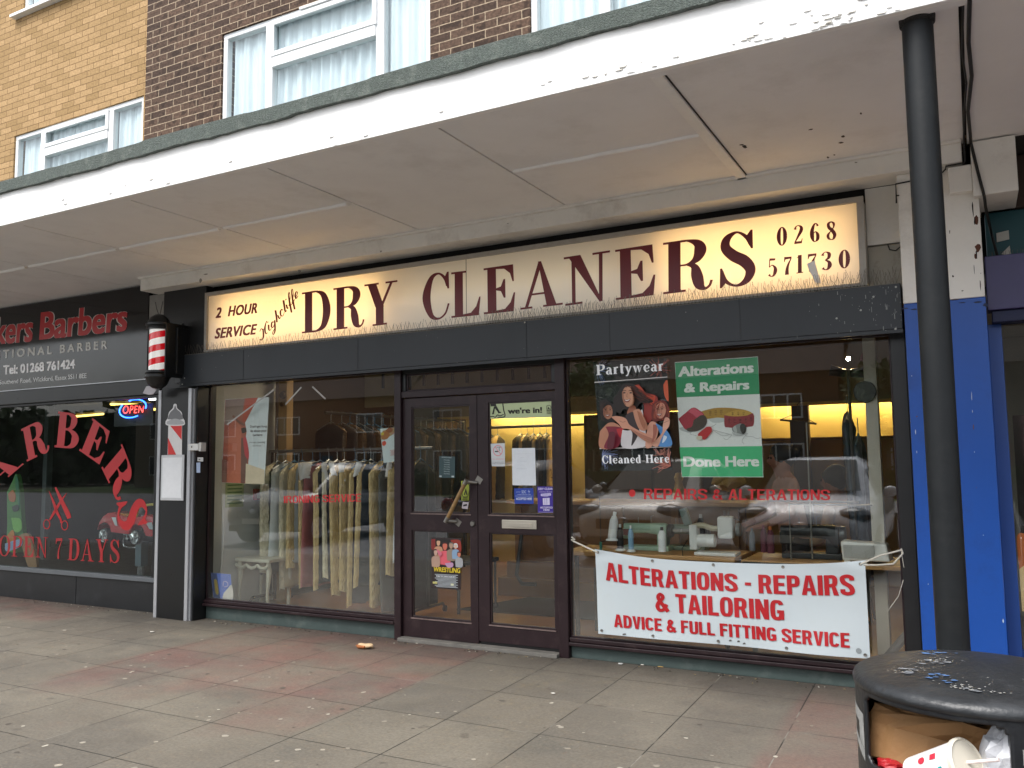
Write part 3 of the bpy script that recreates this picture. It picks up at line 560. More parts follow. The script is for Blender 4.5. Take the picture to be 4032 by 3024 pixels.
# ================================================================ SHOPFRONT
purple = mat('dark_maroon_paint', '#271a1d', .4, .14, 6, .04, 30, spec=.35, dirt='#5a4a48', dscale=9, damt=.25)
green = mat('grey_green_riser', '#3f4c49', .6, .14, 4, .12, 25, dirt='#6b736d', dscale=5, damt=.5)
black = mat('black_paint', '#141516', .4, .2, 6, .04, 30)
board_m = mat('slate_black_board', '#20252a', .42, .14, 3.5, .05, 18, dirt='#1d2023', dscale=2.2, damt=.6, stretch=(1, 1, .5))
shopglass = glass_mat('shop_glass', (.95, .97, .95), 2.05, .10, (.8, 0., .05))  # milky reflection of the pale pavement painted on, strongest low on the pane
doorglass = glass_mat('door_glass', (.93, .95, .93), 1.8, .025)
st = thing('shopfront', 'dry cleaners shopfront with maroon frames, double doors and two big windows', 'shopfront', (-3.6, 0, 0))
def glazing(parent, x0, x1, z0, z1, gm, y=.0, name='window'):
    w = MB(); e = .012
    for a in ((x0, x1, z0, z0 + e), (x0, x1, z1 - e, z1), (x0, x0 + e, z0 + e, z1 - e), (x1 - e, x1, z0 + e, z1 - e)): w.box(a[0], a[1], y - .018, y + .02, a[2], a[3])
    o = w.build(name, purple, parent, bevel=.003); MB().box(x0 + e, x1 - e, y - .003, y + .003, z0 + e, z1 - e).build('pane', gm, o)
    return o
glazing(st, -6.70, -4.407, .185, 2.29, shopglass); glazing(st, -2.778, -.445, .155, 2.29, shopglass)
for n_, x0, x1, z in (('window_sill', -6.83, -4.407, .185), ('window_sill', -2.778, -.36, .155)):
    box(n_, purple, x0, x1, -.045, .05, z - .03, z, st); box(n_, purple, x0, x1, -.062, .05, z - .058, z - .033, st)
box('stall_riser', green, -6.83, -4.407, -.012, .06, .0, .126, st); box('stall_riser', green, -2.778, -.36, -.012, .06, .0, .096, st)
for x0, x1 in ((-4.405, -4.337), (-2.862, -2.78)): box('door_post', purple, x0, x1, -.055, .07, .0, 2.30, st)
box('jamb', black, -6.84, -6.70, -.03, .07, .0, 2.31, st); box('jamb', black, -.445, -.356, -.04, .07, .0, 2.31, st); box('jamb', black, -.354, -.345, -.06, .07, .0, 2.30, st)
box('door_head', purple, -4.336, -2.863, -.045, .06, 2.047, 2.103, st); box('door_head', black, -4.336, -2.863, -.03, .06, 2.255, 2.31, st)
glazing(st, -4.30, -2.90, 2.105, 2.254, doorglass, name='transom_window'); box('transom_stile', black, -4.336, -4.302, -.03, .06, 2.104, 2.254, st); box('transom_stile', black, -2.898, -2.863, -.03, .06, 2.104, 2.254, st)
def door(x0, x1, z0, panes, lab):
    zs = 2.040; (ux0, ux1, uz0, uz1), (lx0, lx1, lz0, lz1) = panes
    mb = wall_with_holes(x0, x1, z0, zs, -.022, .022, [(ux0, ux1, uz0, uz1), (ux0, ux1, lz0, lz1)])
    dr = tag(mb.build('door', purple, st, bevel=.0), lab)
    for z_0, z_1 in ((uz0, uz1), (lz0, lz1)):
        b_ = MB(); e = .012
        for a in ((ux0, ux1, z_0, z_0 + e), (ux0, ux1, z_1 - e, z_1), (ux0, ux0 + e, z_0 + e, z_1 - e), (ux1 - e, ux1, z_0 + e, z_1 - e)): b_.box(a[0], a[1], -.012, .012, a[2], a[3])
        b_.build('glazing_bead', mat('maroon_bead', '#2a1d1f', .4), dr, bevel=.002); box('pane', doorglass, ux0 + e, ux1 - e, -.003, .003, z_0 + e, z_1 - e, dr, bevel=0)
        MB().box(ux0 - .006, ux1 + .006, -.03, -.0225, z_0 - .012, z_0 - .002).build('drip_bead', mat('worn_maroon', '#6a5a56', .6, .4, 20), dr)
    return dr
dl = door(-4.333, -3.592, .035, ((-4.245, -3.66, 1.066, 1.966), (-4.245, -3.66, .195, .92)), 'left door leaf with a sloping wooden pull handle')
drr = door(-3.586, -2.866, .055, ((-3.484, -2.902, 1.066, 1.972), (-3.484, -2.902, .195, .92)), 'right door leaf with a steel letter plate')
A_, B_ = Vector((-3.655, -.085, 1.345)), Vector((-3.862, -.085, .998)); D_ = (B_ - A_)
MB().tube([A_, A_ + D_ * .08, A_ + D_ * .92, B_], .0175, 14, 0).build('handle', mat('worn_wood_handle', '#8a6d44', .45, .35, 14, stretch=(1, 1, 4)), dl, smooth=True)
for e_, t0, t1, off_ in ((A_, 0, .1, Vector((.07, .06, -.01))), (B_, 1, .88, Vector((.06, .06, -.01)))):
    mb = MB(); mb.tube([A_ + D_ * t0, A_ + D_ * t1], .0195, 14); q_ = A_ + D_ * (.04 if t0 == 0 else .96); mb.tube([q_, q_ + off_], .016, 10); mb.obox(e_ + Vector((.08, .062, -.003)), (.06, .004, .05), Matrix.Rotation(.6, 4, 'Y'))
    mb.build('handle_bracket', mat('dull_steel', '#8d8a84', .35, .15, metal=.9), dl, smooth=True)
MB().lathe((-3.637, -.023, .987), [(.0, -.014), (.018, -.014), (.02, -.008), (.024, -.003), (.024, 0)], 20, axis='y').build('lock', mat('dull_steel', '#8d8a84', .35), dl, smooth=True)
lp = box('letter_plate', mat('satin_aluminium', '#b9b3a6', .38, .06, 9, metal=.6), -3.362, -3.05, -.032, -.0225, .957, 1.026, drr, bevel=.004)
box('flap', mat('satin_aluminium', '#b9b3a6', .38), -3.325, -3.087, -.036, -.0325, .972, 1.004, lp, bevel=.003)
box('threshold', mat('worn_step', '#6b6862', .8, .3), -4.34, -2.86, -.10, .06, .0, .03, st)
box('kick_gap', ink('#0c0b0b'), -3.58, -2.87, -.012, .02, .031, .054, st)
# the black shutter box over the whole front
sb = thing('shutter_box', 'long slate black shutter housing under the lit sign, patched and bird-marked', 'shutter box', (-3.66, -.16, 2.275))
MB().box(-6.967, -.357, -.16, -.0, 2.30, 2.592).build('casing', board_m, sb, bevel=.004)
MB().box(-6.967, -.357, -.16, -.150, 2.275, 2.2985).build('lip', board_m, sb); box('slot', black, -6.9, -.40, -.149, -.012, 2.292, 2.2985, sb, bevel=0)
for x in (-6.1, -4.72, -3.05, -2.35, -1.38): box('joint_strip', mat('black_joint', '#202327', .5), x - .003, x + .003, -.1622, -.1605, 2.29, 2.585, sb, bevel=0)
mb = MB()
for x, z in ((-6.93, 2.565), (-6.9, 2.36), (-6.93, 2.30), (-.385, 2.57), (-.40, 2.30), (-.52, 2.52), (-.60, 2.44), (-.75, 2.40), (-3.06, 2.58)): mb.lathe((x, -.161, z), [(0, -.004), (.006, -.003), (.007, 0)], 8, axis='y')
tag(mb.build('screw_head', ink('#b9b9b4'), sb), kind='stuff')
mb = MB(); q = random.Random(21)
for k in range(60):
    x = -.36 - abs(q.gauss(0, .22)); z = q.uniform(2.29, 2.58); h = q.uniform(.004, .035) if q.random() < .5 else .005; w = q.uniform(.002, .005); mb.poly([(x, -.1608, z), (x + w, -.1608, z), (x + w * .8, -.1608, z + h), (x, -.1608, z + h)])
for k in range(25):
    x = q.uniform(-6.9, -.5); z = q.uniform(2.29, 2.58); w = q.uniform(.002, .006); mb.poly([(x, -.1608, z), (x + w, -.1608, z), (x + w, -.1608, z + w), (x, -.1608, z + w)])
tag(mb.build('bird_dropping', ink('#8f918f', .9), sb), kind='stuff')
# ================================================================ LIT SIGN
sg = thing('illuminated_sign', 'cream light box sign with dark red lettering, tubes lit at both ends', 'shop sign', (-3.6, -.12, 2.61))
alu = mat('weathered_aluminium', '#a8a39a', .5, .12, 6, metal=.2, dirt='#6d675e', dscale=6, damt=.5)
X0, X1, Z0, Z1 = -6.678, -.556, 2.608, 3.205
mb = MB()
for a in ((X0, X1, Z1 - .035, Z1), (X0, X1, Z0, Z0 + .02), (X0, X0 + .03, Z0 + .02, Z1 - .035), (X1 - .042, X1, Z0 + .02, Z1 - .035)): mb.box(a[0], a[1], -.125, -.095, a[2], a[3])
mb.box(X0, X1, -.095, .06, Z1 - .035, Z1 - .031); mb.box(X0, X0 + .004, -.095, .06, Z0 + .02, Z1 - .035); mb.box(X1 - .004, X1, -.095, .06, Z0 + .02, Z1 - .035); mb.box(X0, X1, -.095, .06, Z0, Z0 + .004)
mb.build('frame', [alu], sg)
MB().box(X0 + .005, X1 - .005, .052, .058, Z0 + .006, Z1 - .037).build('back_plate', mat('white_enamel', '#e6e2d8', .5), sg)
acr = bpy.data.materials.new('cream_acrylic'); acr.use_nodes = True; n_ = acr.node_tree.nodes; l_ = acr.node_tree.links; pb = n_['Principled BSDF']
pb.inputs['Base Color'].default_value = lin('#f2ede4'); pb.inputs['Roughness'].default_value = .12; pb.inputs['Specular IOR Level'].default_value = .6
tr = n_.new('ShaderNodeBsdfTranslucent'); tr.inputs[0].default_value = (.92, .81, .58, 1); ms_ = n_.new('ShaderNodeMixShader'); ms_.inputs[0].default_value = .27
l_.new(pb.outputs[0], ms_.inputs[1]); l_.new(tr.outputs[0], ms_.inputs[2]); l_.new(ms_.outputs[0], n_['Material Output'].inputs[0])
xs_ = P(1831, 1100, -.12).x
MB().poly([(X0 + .03, -.1, Z0 + .02), (xs_ - .0015, -.1, Z0 + .02), (xs_ - .0015, -.1, Z1 - .035), (X0 + .03, -.1, Z1 - .035)]).build('face_panel', acr, sg)
MB().poly([(xs_ + .0015, -.1005, Z0 + .02), (X1 - .042, -.1005, Z0 + .02), (X1 - .042, -.1005, Z1 - .035), (xs_ + .0015, -.1005, Z1 - .035)]).build('face_panel', acr, sg)
box('seam', ink('#8b8377'), xs_ - .003, xs_ + .003, -.1018, -.1008, Z0 + .02, Z1 - .035, sg, bevel=0)
tube_on = emit('warm_tube', '#ffd9a4', 9)
for x0, x1, z in ((-6.48, -4.55, 2.80), (-6.48, -4.55, 3.03), (-1.95, -.68, 2.80), (-1.95, -.68, 3.03)): MB().tube([(x0, .02, z), (x1, .02, z)], .013, 12).build('tube_lamp', tube_on, sg, smooth=True)
MB().tube([(-4.3, .02, 2.93), (-2.3, .02, 2.93)], .013, 12).build('tube_lamp', emit('dead_tube_glow', '#fff1dc', 2.2), sg, smooth=True)  # dead middle tube given a faint glow to lighten the unlit face
maroon = mat('maroon_vinyl', '#6e161c', .35, .05)
sy = -.1015
z2 = zq(1150, 950, .4521, sy); z3 = zq(2050, 850, .6329, sy)
mb = MB()
def px_letter(ch, zm, bl, br, tl, tr_): put_serif(mb, ch, qz(zm, bl, br, tr_, tl), 0, .185, .042)
px_letter('D', z2, (85, 803), (333, 775), (86, 448), (333, 412)); px_letter('R', z2, (360, 774), (627, 742), (360, 410), (627, 372)); px_letter('Y', z2, (632, 747), (918, 713), (630, 378), (917, 338))
px_letter('C', z2, (1133, 700), (1383, 668), (1133, 292), (1383, 262)); px_letter('L', z2, (1388, 668), (1650, 640), (1386, 272), (1648, 240)); px_letter('E', z2, (1672, 636), (1955, 606), (1668, 237), (1945, 197))
px_letter('A', z3, (-2, 584), (262, 552), (-2, 300), (262, 262)); px_letter('N', z3, (278, 560), (556, 522), (272, 258), (556, 214)); px_letter('E', z3, (592, 524), (850, 490), (588, 212), (838, 174)); px_letter('R', z3, (888, 488), (1192, 452), (886, 168), (1192, 126)); px_letter('S', z3, (1232, 452), (1467, 424), (1230, 112), (1465, 82))
T2, t2 = .2, .05
def px_num(s, bl, br, tr_, tl):
    put_serif(mb, s, qz(z3, bl, br, tr_, tl), 0, T2, t2, .34)
px_num('0268', (1595, 188), (1965, 146), (1962, 30), (1595, 74)); px_num('57', (1537, 382), (1690, 362), (1690, 252), (1537, 266)); px_num('1', (1707, 360), (1762, 353), (1762, 240), (1707, 248)); px_num('7', (1780, 350), (1845, 342), (1845, 232), (1780, 240)); px_num('30', (1868, 340), (2048, 322), (2047, 208), (1868, 226))
mb.build('lettering', maroon, sg)
mb = MB(); zl = zq(800, 1050, .226, sy)
for s_, q_ in (('2', ((213, 897), (318, 888), (322, 708), (218, 716))), ('HOUR', ((430, 868), (940, 808), (943, 630), (436, 690))), ('SERVICE', ((198, 1258), (935, 1176), (942, 996), (205, 1076)))):
    fn = qz(zl, *q_); put_text(mb, s_, lambda a, b: fn(a, b, .0), 0, .05, .22, 1.05)
mb.build('lettering', maroon, sg)
# the name in a flowing script, rising at a slant
mb = MB(); q = 0
SCR = [[(985, 1130, 4), (1010, 1085, 8), (1040, 1100, 16), (1050, 1170, 20), (1045, 1240, 16), (1010, 1280, 8), (990, 1262, 18)], [(1110, 945, 7), (1090, 990, 10), (1075, 1080, 22), (1090, 1165, 12), (1120, 1150, 4)], [(1040, 1100, 7), (1075, 1075, 7)],
       [(1140, 1010, 20), (1143, 1090, 20), (1165, 1110, 6), (1190, 1070, 4)], [(1120, 965, 20), (1130, 972, 20)], [(1235, 965, 8), (1200, 970, 16), (1190, 1040, 20), (1215, 1060, 8), (1240, 1000, 6)], [(1245, 930, 16), (1250, 1020, 22), (1250, 1120, 18), (1225, 1180, 8), (1210, 1150, 7), (1265, 1035, 5)],
       [(1258, 760, 22), (1275, 860, 24), (1285, 970, 20)], [(1280, 880, 6), (1305, 850, 10), (1318, 890, 20), (1335, 905, 8), (1355, 860, 4)], [(1385, 760, 18), (1365, 745, 8), (1345, 790, 20), (1355, 850, 16), (1390, 855, 6), (1415, 790, 4)],
       [(1398, 585, 24), (1415, 690, 24), (1430, 780, 18), (1455, 760, 6)], [(1450, 660, 20), (1465, 720, 20), (1490, 715, 6)], [(1436, 570, 20), (1446, 578, 20)], [(1490, 690, 6), (1515, 560, 7), (1502, 450, 7), (1487, 490, 12), (1510, 640, 24), (1540, 800, 20)], [(1500, 690, 7), (1560, 640, 7)],
       [(1545, 640, 6), (1570, 500, 7), (1555, 395, 7), (1540, 430, 12), (1562, 590, 24), (1595, 745, 20)], [(1580, 600, 5), (1630, 500, 6), (1640, 445, 10), (1615, 445, 12), (1603, 510, 20), (1620, 552, 12), (1655, 505, 4)]]
for st_ in SCR:
    q += 1
    for pl in ribbon2([(x_, y_, w_ * 1.25 + 4) for x_, y_, w_ in st_], 6): mb.poly([zl(x, y, .0002 * (q % 5)) for x, y in pl[::-1]], 0)
mb.build('lettering', mat('brown_script_vinyl', '#6b2a18', .4), sg)
# a peeling strip of tape over the last digits
mb = MB(); zt = zq(2300, 750, .5877, sy - .004)
mb.hexa([zt(x, y) for x, y in ((1490, 490), (1545, 468), (1560, 530), (1590, 620), (1550, 620), (1510, 540))], [zt(x, y, .003) for x, y in ((1490, 490), (1545, 468), (1560, 530), (1590, 620), (1550, 620), (1510, 540))]); mb.build('peeling_tape', mat('old_tape', '#f2efe8', .3), sg)
# bird spikes along the top of the shutter box
wire = mat('spike_wire', '#6f695f', .4, .2, metal=.3)
q = random.Random(4); xs0 = -6.95
for k in range(13):
    a, b = -6.96 + k * .508, -6.96 + (k + 1) * .508 - .012; mb = MB(); dens = .024 if k > 6 else .034; x = a
    mb.box(a, b, -.155, -.128, 2.5925, 2.597)
    while x < b:
        for s_ in (-1, 1, 0) if k > 6 else (-1, 1):
            h = q.uniform(.06, .12) if k > 6 else q.uniform(.07, .105); lx = s_ * q.uniform(.01, .045); mb.tube([(x, -.14, 2.596), (x + lx, -.14 + q.uniform(-.03, .02), 2.596 + h)], .0013, 3, cap=False)
        x += dens * q.uniform(.7, 1.3)
    tag(mb.build('bird_spike_strip', wire), 'strip of thin bent wire bird spikes standing on the black shutter box below the sign', 'bird spikes', 'bird spikes along the shutter box')
# white panel, pier, boxed corbel
pr = thing('wall_pier', 'pier painted bright blue below and flaking white above, behind the black post', 'pier', (-.12, -.1, 0))
bluep = mat('bright_blue_gloss', '#154da2', .35, .08, 3, .03, 20, dirt='#10336f', dscale=3, damt=.5); blued = mat('blue_gloss_frame', '#1a4388', .4, .1, 3)
box('lower_face', bluep, -.343, .110, -.20, .1, 0, 2.45, pr, bevel=.006); box('upper_face', wpaint, -.345, .108, -.203, .1, 2.4505, 3.284, pr, bevel=.006)
def wear(name, col, parent, yy, shapes):
    q = random.Random(len(shapes) * 7); mb = MB()
    for (u, v, w_, h_) in shapes:
        c = P(u, v, yy); n = 9; mb.poly([Vector((c.x + w_ / 2 * q.uniform(.6, 1.2) * math.cos(2 * PI * k / n), yy, c.z + h_ / 2 * q.uniform(.6, 1.2) * math.sin(2 * PI * k / n))) for k in range(n)])
    tag(mb.build(name, ink(col, .85), parent), kind='stuff')
wear('paint_chip', '#b9c4d4', pr, -.2012, [(3826, 1560, .004, .06), (3829, 1620, .003, .02), (3872, 2107, .005, .006), (3950, 2445, .006, .03), (3605, 1700, .006, .03), (3610, 1780, .004, .02), (3590, 1480, .005, .008), (3655, 2300, .005, .006), (3837, 1780, .005, .008)])
wear('paint_chip', '#6a4a3a', pr, -.2014, [(3833, 1683, .006, .04), (3610, 1640, .008, .012), (3845, 1920, .004, .006)])
wear('grime', '#2a3550', pr, -.2016, [(3850, 1190, .05, .012), (3880, 1200, .03, .03), (3790, 1192, .04, .008), (3560, 1215, .05, .01), (3600, 1218, .04, .012)])
wear('hole', '#4a4038', pr, -.2042, [(3739, 910, .008, .008), (3739, 917, .008, .008), (3752, 1088, .012, .018), (3862, 1076, .006, .006), (3790, 1145, .012, .008), (3535, 770, .02, .01), (3760, 1180, .06, .006), (3860, 1120, .006, .08)])
wear('exposed_brick', '#5a3526', pr, -.2044, [(3845, 870, .028, .07), (3850, 975, .03, .06), (3842, 1010, .016, .04)]); wear('crack', '#1c1714', pr, -.2046, [(3830, 820, .010, .10), (3838, 870, .010, .06), (3845, 1000, .008, .06), (3836, 1060, .004, .06)])
wear('smear', '#8f8a80', ct, -.2705, [(2560, 745, .03, .012), (3300, 640, .02, .012), (3370, 640, .02, .01), (1180, 1068, .05, .03), (790, 1105, .04, .06), (810, 1080, .06, .012), (1500, 990, .02, .015), (2000, 880, .015, .008)])
wp = thing('wall_panel', 'cracked white panel between the end of the sign and the pier', 'panel', (-.45, 0, 2.6))
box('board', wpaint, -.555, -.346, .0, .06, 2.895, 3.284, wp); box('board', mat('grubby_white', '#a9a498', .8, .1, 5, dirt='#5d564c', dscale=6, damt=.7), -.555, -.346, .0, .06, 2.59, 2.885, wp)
MB().tube([(-.43, -.01, 2.885), (-.42, -.012, 2.85), (-.385, -.012, 2.838), (-.355, -.012, 2.86), (-.35, -.01, 2.883)], .004, 6).build('cable_loop', ink('#1b1a19'), wp)
cb_ = thing('boxed_beam', 'white boxed beam end above the blue pier', 'beam', (.13, -.25, 3.03))
MB().hexa([Vector(q_) for q_ in ((-.05, -.262, 3.10), (.075, -.262, 3.10), (.075, -.0, 3.10), (-.05, -.0, 3.10))], [Vector(q_) for q_ in ((-.05, -.262, 3.262), (.075, -.262, 3.262), (.075, 0, 3.262), (-.05, 0, 3.262))]).build('boxing', wpaint, cb_, bevel=.004)
MB().box(.077, .315, -.266, .3, 3.06, 3.40).build('boxing', wpaint, cb_, bevel=.006)
for k, (pts, lab) in enumerate(((((.062, -2.12, 3.409), (.05, -1.6, 3.405), (.066, -1.2, 3.404), (.052, -.8, 3.405), (.045, -.32, 3.404), (.045, -.275, 3.40), (.045, -.275, 3.285), (.04, -.27, 3.275), (-.06, -.268, 3.272), (-.064, -.22, 3.268), (-.10, -.215, 3.235), (-.35, -.21, 3.225), (-.352, -.21, 3.1)), 'thin black cable stapled under the canopy and along the white pier'),
                             (((.085, -2.12, 3.400), (.078, -1.7, 3.398), (.09, -1.3, 3.397), (.07, -.8, 3.398), (.08, -.4, 3.396), (.082, -.275, 3.39), (.11, -.275, 3.2), (.135, -.272, 3.05), (.14, -.2, 3.0), (.17, .1, 2.9), (.2, .15, 2.74)), 'thick black cable dropping past the boxed beam into the next shop'))):
    o = MB().tube(pts, .005 if k == 0 else .009, 6).build('cable', ink('#171615', .6), smooth=True); tag(o, lab, 'cable')
# ================================================================ NEIGHBOUR TO THE RIGHT
nt = thing('shopfront', 'neighbouring shopfront with a blue frame and a purple fascia board', 'shopfront', (1.5, 0, 0))
box('fascia_board', mat('purple_fascia', '#35305a', .4, .1, 3, dirt='#4d4875', dscale=4, damt=.3), .118, 4, -.15, .0, 2.372, 2.705, nt); box('shutter_slot', mat('navy_slot', '#121a3c', .6), .14, 4, -.12, .05, 2.30, 2.37, nt)
box('window_frame', blued, .112, .188, -.03, .09, .0, 2.30, nt); box('window_frame', blued, .189, 4, -.03, .06, .0, .32, nt); box('pane', doorglass, .19, 4, .0, .006, .33, 2.29, nt, bevel=0)
tl = box('light_panel', mat('teal_panel', '#1f5259', .5, .15, 5), .14, 1.2, .20, .23, 2.70, 3.06, nt); box('lintel', mat('brown_lintel', '#3a2b22', .7), .118, 4, .15, .3, 3.06, 3.4, nt)
MB().hexa([Vector(p) for p in ((.20, .19, 2.86), (.27, .19, 2.87), (.27, .195, 2.93), (.20, .195, 2.92))], [Vector(p) for p in ((.20, .187, 2.86), (.27, .187, 2.87), (.27, .19, 2.93), (.20, .19, 2.92))]).build('paper_scrap', ink('#c9c6bc'), nt)
MB().hexa([Vector(p) for p in ((.22, .19, 2.78), (.275, .19, 2.76), (.27, .195, 2.83))], [Vector(p) for p in ((.22, .187, 2.78), (.275, .187, 2.76), (.27, .19, 2.83))]).build('paper_scrap', ink('#c9c6bc'), nt)
mb = MB(); x = .16
while x < .5: mb.tube([(x, .1, 2.7055), (x + q.uniform(-.02, .02), .1, 2.78)], .0013, 3); x += .014
tag(mb.build('bird_spike_strip', wire), 'strip of bird spikes above the purple fascia board', 'bird spikes')
for k in range(4):
    mb = MB(); x0 = .30 + k * .17; rg = []
    for i in range(9):
        z = 1.75 - 1.3 * i / 8; rg.append([Vector((x0 + .06 * math.cos(2 * PI * j / 16) * (1 + .2 * math.sin(3 * j)), .5 + .2 * math.sin(2 * PI * j / 16) * (.4 + .6 * min(1, i / 1.5)), z)) for j in range(16)])
    tag(mb.loft(rg).build('garment', mat('rose_brown_cloth_%d' % (k % 2), ('#5d3a38', '#7a5a55')[k % 2], .8, .4, 14), smooth='all'), 'dusky %s garment hanging inside the neighbouring window, %s from the blue frame' % (('brown', 'pink')[k % 2], ORD[k]), 'garment', 'garments in the neighbouring window')
s_ = Sheet('poster', 'poster with an orange flame glow low in the neighbouring window', 'poster', lambda a, b, d=0.: Vector((a, .03 - d, b)), ((.20, .55), (.75, .55), (.75, 1.0), (.20, 1.0)), '#e9c58a')
s_.sm('#c9661f', (.2, .8), (.3, .9), (.26, 1.0), (.2, 1.0)); s_.done()
wallr = mat('dim_inner_wall', '#8f887c', .85, .06)
tag(box('wall', wallr, .0, 6, 3.2, 3.3, 0, 3.4, bevel=0), kind='structure'); tag(box('wall', wallr, 6.0, 6.1, .0, 3.3, 0, 3.4, bevel=0), kind='structure'); tag(box('floor', mat('dark_floor', '#4a4038', .6), .0, 6, .1, 3.2, 0, .02, bevel=0), kind='structure')
tag(box('ceiling', mat('cream_ceiling', '#c9c2b2', .8), .12, 6, .1, 3.2, 2.6, 2.65, bevel=0), kind='structure')
# ================================================================ BARBER SHOP
bk = mat('satin_black', '#101113', .3, .12, 4, .02, 30); alu2 = mat('silver_trim', '#b7b9bc', .3, .05, 8, metal=.5)
bs = thing('shopfront', 'black barber shopfront with red lettering on a dark window', 'shopfront', (-9, 0, 0))
box('shutter_box', bk, -14, -7.40, -.05, .0, 2.235, 2.392, bs); box('window_head', mat('dark_head', '#2a2b2c', .5), -14, -7.40, -.02, .06, 2.205, 2.234, bs)
box('window_sill', mat('grey_sill', '#5b5f62', .5, .1), -14, -7.40, -.04, .05, .305, .35, bs)
for a, b in ((-14, -11.6), (-11.595, -8.704), (-8.696, -7.40)): box('stall_riser', mat('charcoal_panel', '#191b1d', .4, .15, 3, dirt='#3a3c3e', dscale=5), a, b, -.015, .04, .0, .304, bs, bevel=.003)
bglass = glass_mat('barber_glass', (.88, .92, .91), 1.5, .01)
wf = box('window_stile', bk, -7.49, -7.40, -.02, .06, .35, 2.205, bs); box('pane', bglass, -14, -7.491, .015, .021, .351, 2.204, bs, bevel=0)
red = mat('red_vinyl', '#b3161c', .4, .12, 6); thinred = mat('faded_red_vinyl', '#9a1c20', .45, .2, 8)
gy = .0125
zb = zq(0, 1550, .3013, gy); zc = zq(0, 1950, .2893, gy)
mb = MB()
for ch, bl, br, tr_, tl_ in (('A', (-120, 1290), (310, 920), (60, 740), (-230, 980)), ('R', (350, 890), (650, 745), (560, 325), (275, 465)), ('B', (712, 700), (1015, 725), (1035, 265), (762, 232)), ('E', (1035, 742), (1325, 945), (1452, 505), (1210, 318)), ('R', (1325, 968), (1540, 1420), (1765, 1095), (1595, 655))):
    put_serif(mb, ch, qz(zb, bl, br, tr_, tl_), 0, .22, .06)
put_serif(mb, 'S', qz(zc, (1585, 90), (1625, 500), (2010, 420), (1985, 20)), 0, .22, .06)
mb.build('lettering', red, bs)
mb = MB(); put_serif(mb, 'OPEN', qz(zc, (-20, 826), (650, 852), (655, 572), (-10, 545)), 0, .15, .04, .1); put_serif(mb, '7', qz(zc, (750, 862), (850, 866), (856, 585), (748, 585)), 0, .12, .04); put_serif(mb, 'DAYS', qz(zc, (918, 882), (1632, 925), (1630, 605), (935, 588)), 0, .17, .045, .1)
mb.build('lettering', thinred, bs)
mb = MB()
for st_ in ([(640, 1270, 4), (700, 1420, 30), (740, 1540, 36), (790, 1640, 26), (800, 1690, 22)], [(870, 1300, 4), (800, 1400, 26), (720, 1530, 34), (650, 1650, 20)], [(725, 1225, 22), (790, 1370, 44), (880, 1560, 62), (905, 1630, 50)]):
    for pl in ribbon2(st_, 6): mb.poly([zb(x, y) for x, y in pl[::-1]])
for cx, cy in ((635, 395), (880, 410)):
    ring = [(cx + 42 * math.cos(2 * PI * i / 16), cy + 62 * math.sin(2 * PI * i / 16), 12) for i in range(17)]
    for pl in ribbon2(ring, 2): mb.poly([zc(x, y) for x, y in pl[::-1]])
mb.build('scissors_emblem', red, bs)
bn = thing('fascia_sign', 'glossy black barbers sign with red outlined name and phone number', 'shop sign', (-9, -.06, 2.4))
gloss = mat('gloss_black_panel', '#101113', .07, .08, 3, spec=.5)
MB().box(-14, -7.59, -.06, -.01, 2.397, 3.402).build('panel', gloss, bn, bevel=.003); MB().box(-14, -7.6, -.066, -.0605, 2.392, 2.402).build('lower_trim', alu2, bn)
zs = zq(0, 1200, .2893, -.0605)
def stext(s, bl, br, tr_, tl_, m, off=.02, lift=.0006, shear=0., sp=1.):
    b_ = MB(); fn = qz(zs, bl, br, tr_, tl_); put_text(b_, s, lambda a, b: fn(a, b, lift), 0, off, shear, sp); b_.build('lettering', m, bn)
edge = ink('#cfcbc6'); rdk = mat('sign_red', '#b8262c', .3, .04)
for s, q_ in (('Barbers', ((532, 478), (1722, 352), (1752, -32), (556, 104))), ('kers', ((-75, 542), (436, 500), (470, 116), (-45, 172)))):
    stext(s, *q_, edge, .065, .0005); stext(s, *q_, rdk, .04, .0016)
stext('TRADITIONAL BARBER', (-520, 782), (1458, 600), (1462, 484), (-515, 672), ink('#dcdcd8'), .035, .002, 0, 1.5)
stext('Tel: 01268 761424', (45, 952), (1020, 866), (1022, 742), (45, 828), ink('#ffffff'), .05, .002); stext('Southend Road, Wickford, Essex SS11 8EE', (-10, 1086), (1178, 996), (1180, 930), (-10, 1030), ink('#dcdedd'), .03, .002)
pp = thing('pilaster', 'black panelled pier with silver edge trims between the two shops', 'pier', (-6.97, -.1, 0))
box('panel', mat('black_laminate', '#0f1011', .3, .08, 3, .01), -7.178, -6.79, -.198, .0, .0, 2.262, pp); box('edge_trim', alu2, -7.222, -7.179, -.206, .0, .0, 2.25, pp); box('edge_trim', alu2, -6.789, -6.745, -.206, .0, .0, 2.25, pp); box('edge_trim', mat('grey_trim', '#7b7d80', .4), -6.744, -6.715, -.19, .0, .0, 2.24, pp)
box('side_board', black, -6.714, -6.70, -.17, .0, .0, 2.26, pp, bevel=0)
ub = thing('wall_panel', 'unlit black panel beside the left end of the sign', 'panel', (-7, -.1, 2.3))
box('board', black, -7.30, -6.682, -.105, .0, 2.264, 3.284, ub); box('board', mat('dim_white_board', '#8f8d88', .7), -7.585, -7.34, -.055, .0, 2.41, 3.284, ub); box('board', black, -7.34, -7.301, -.05, .0, 2.264, 3.28, ub)
bp_ = thing('barber_pole', 'lit barber pole with red and white spiral stripes in a black bracket', 'barber pole', (-7.06, -.35, 2.25))
cx, cyy = -7.06, -.35
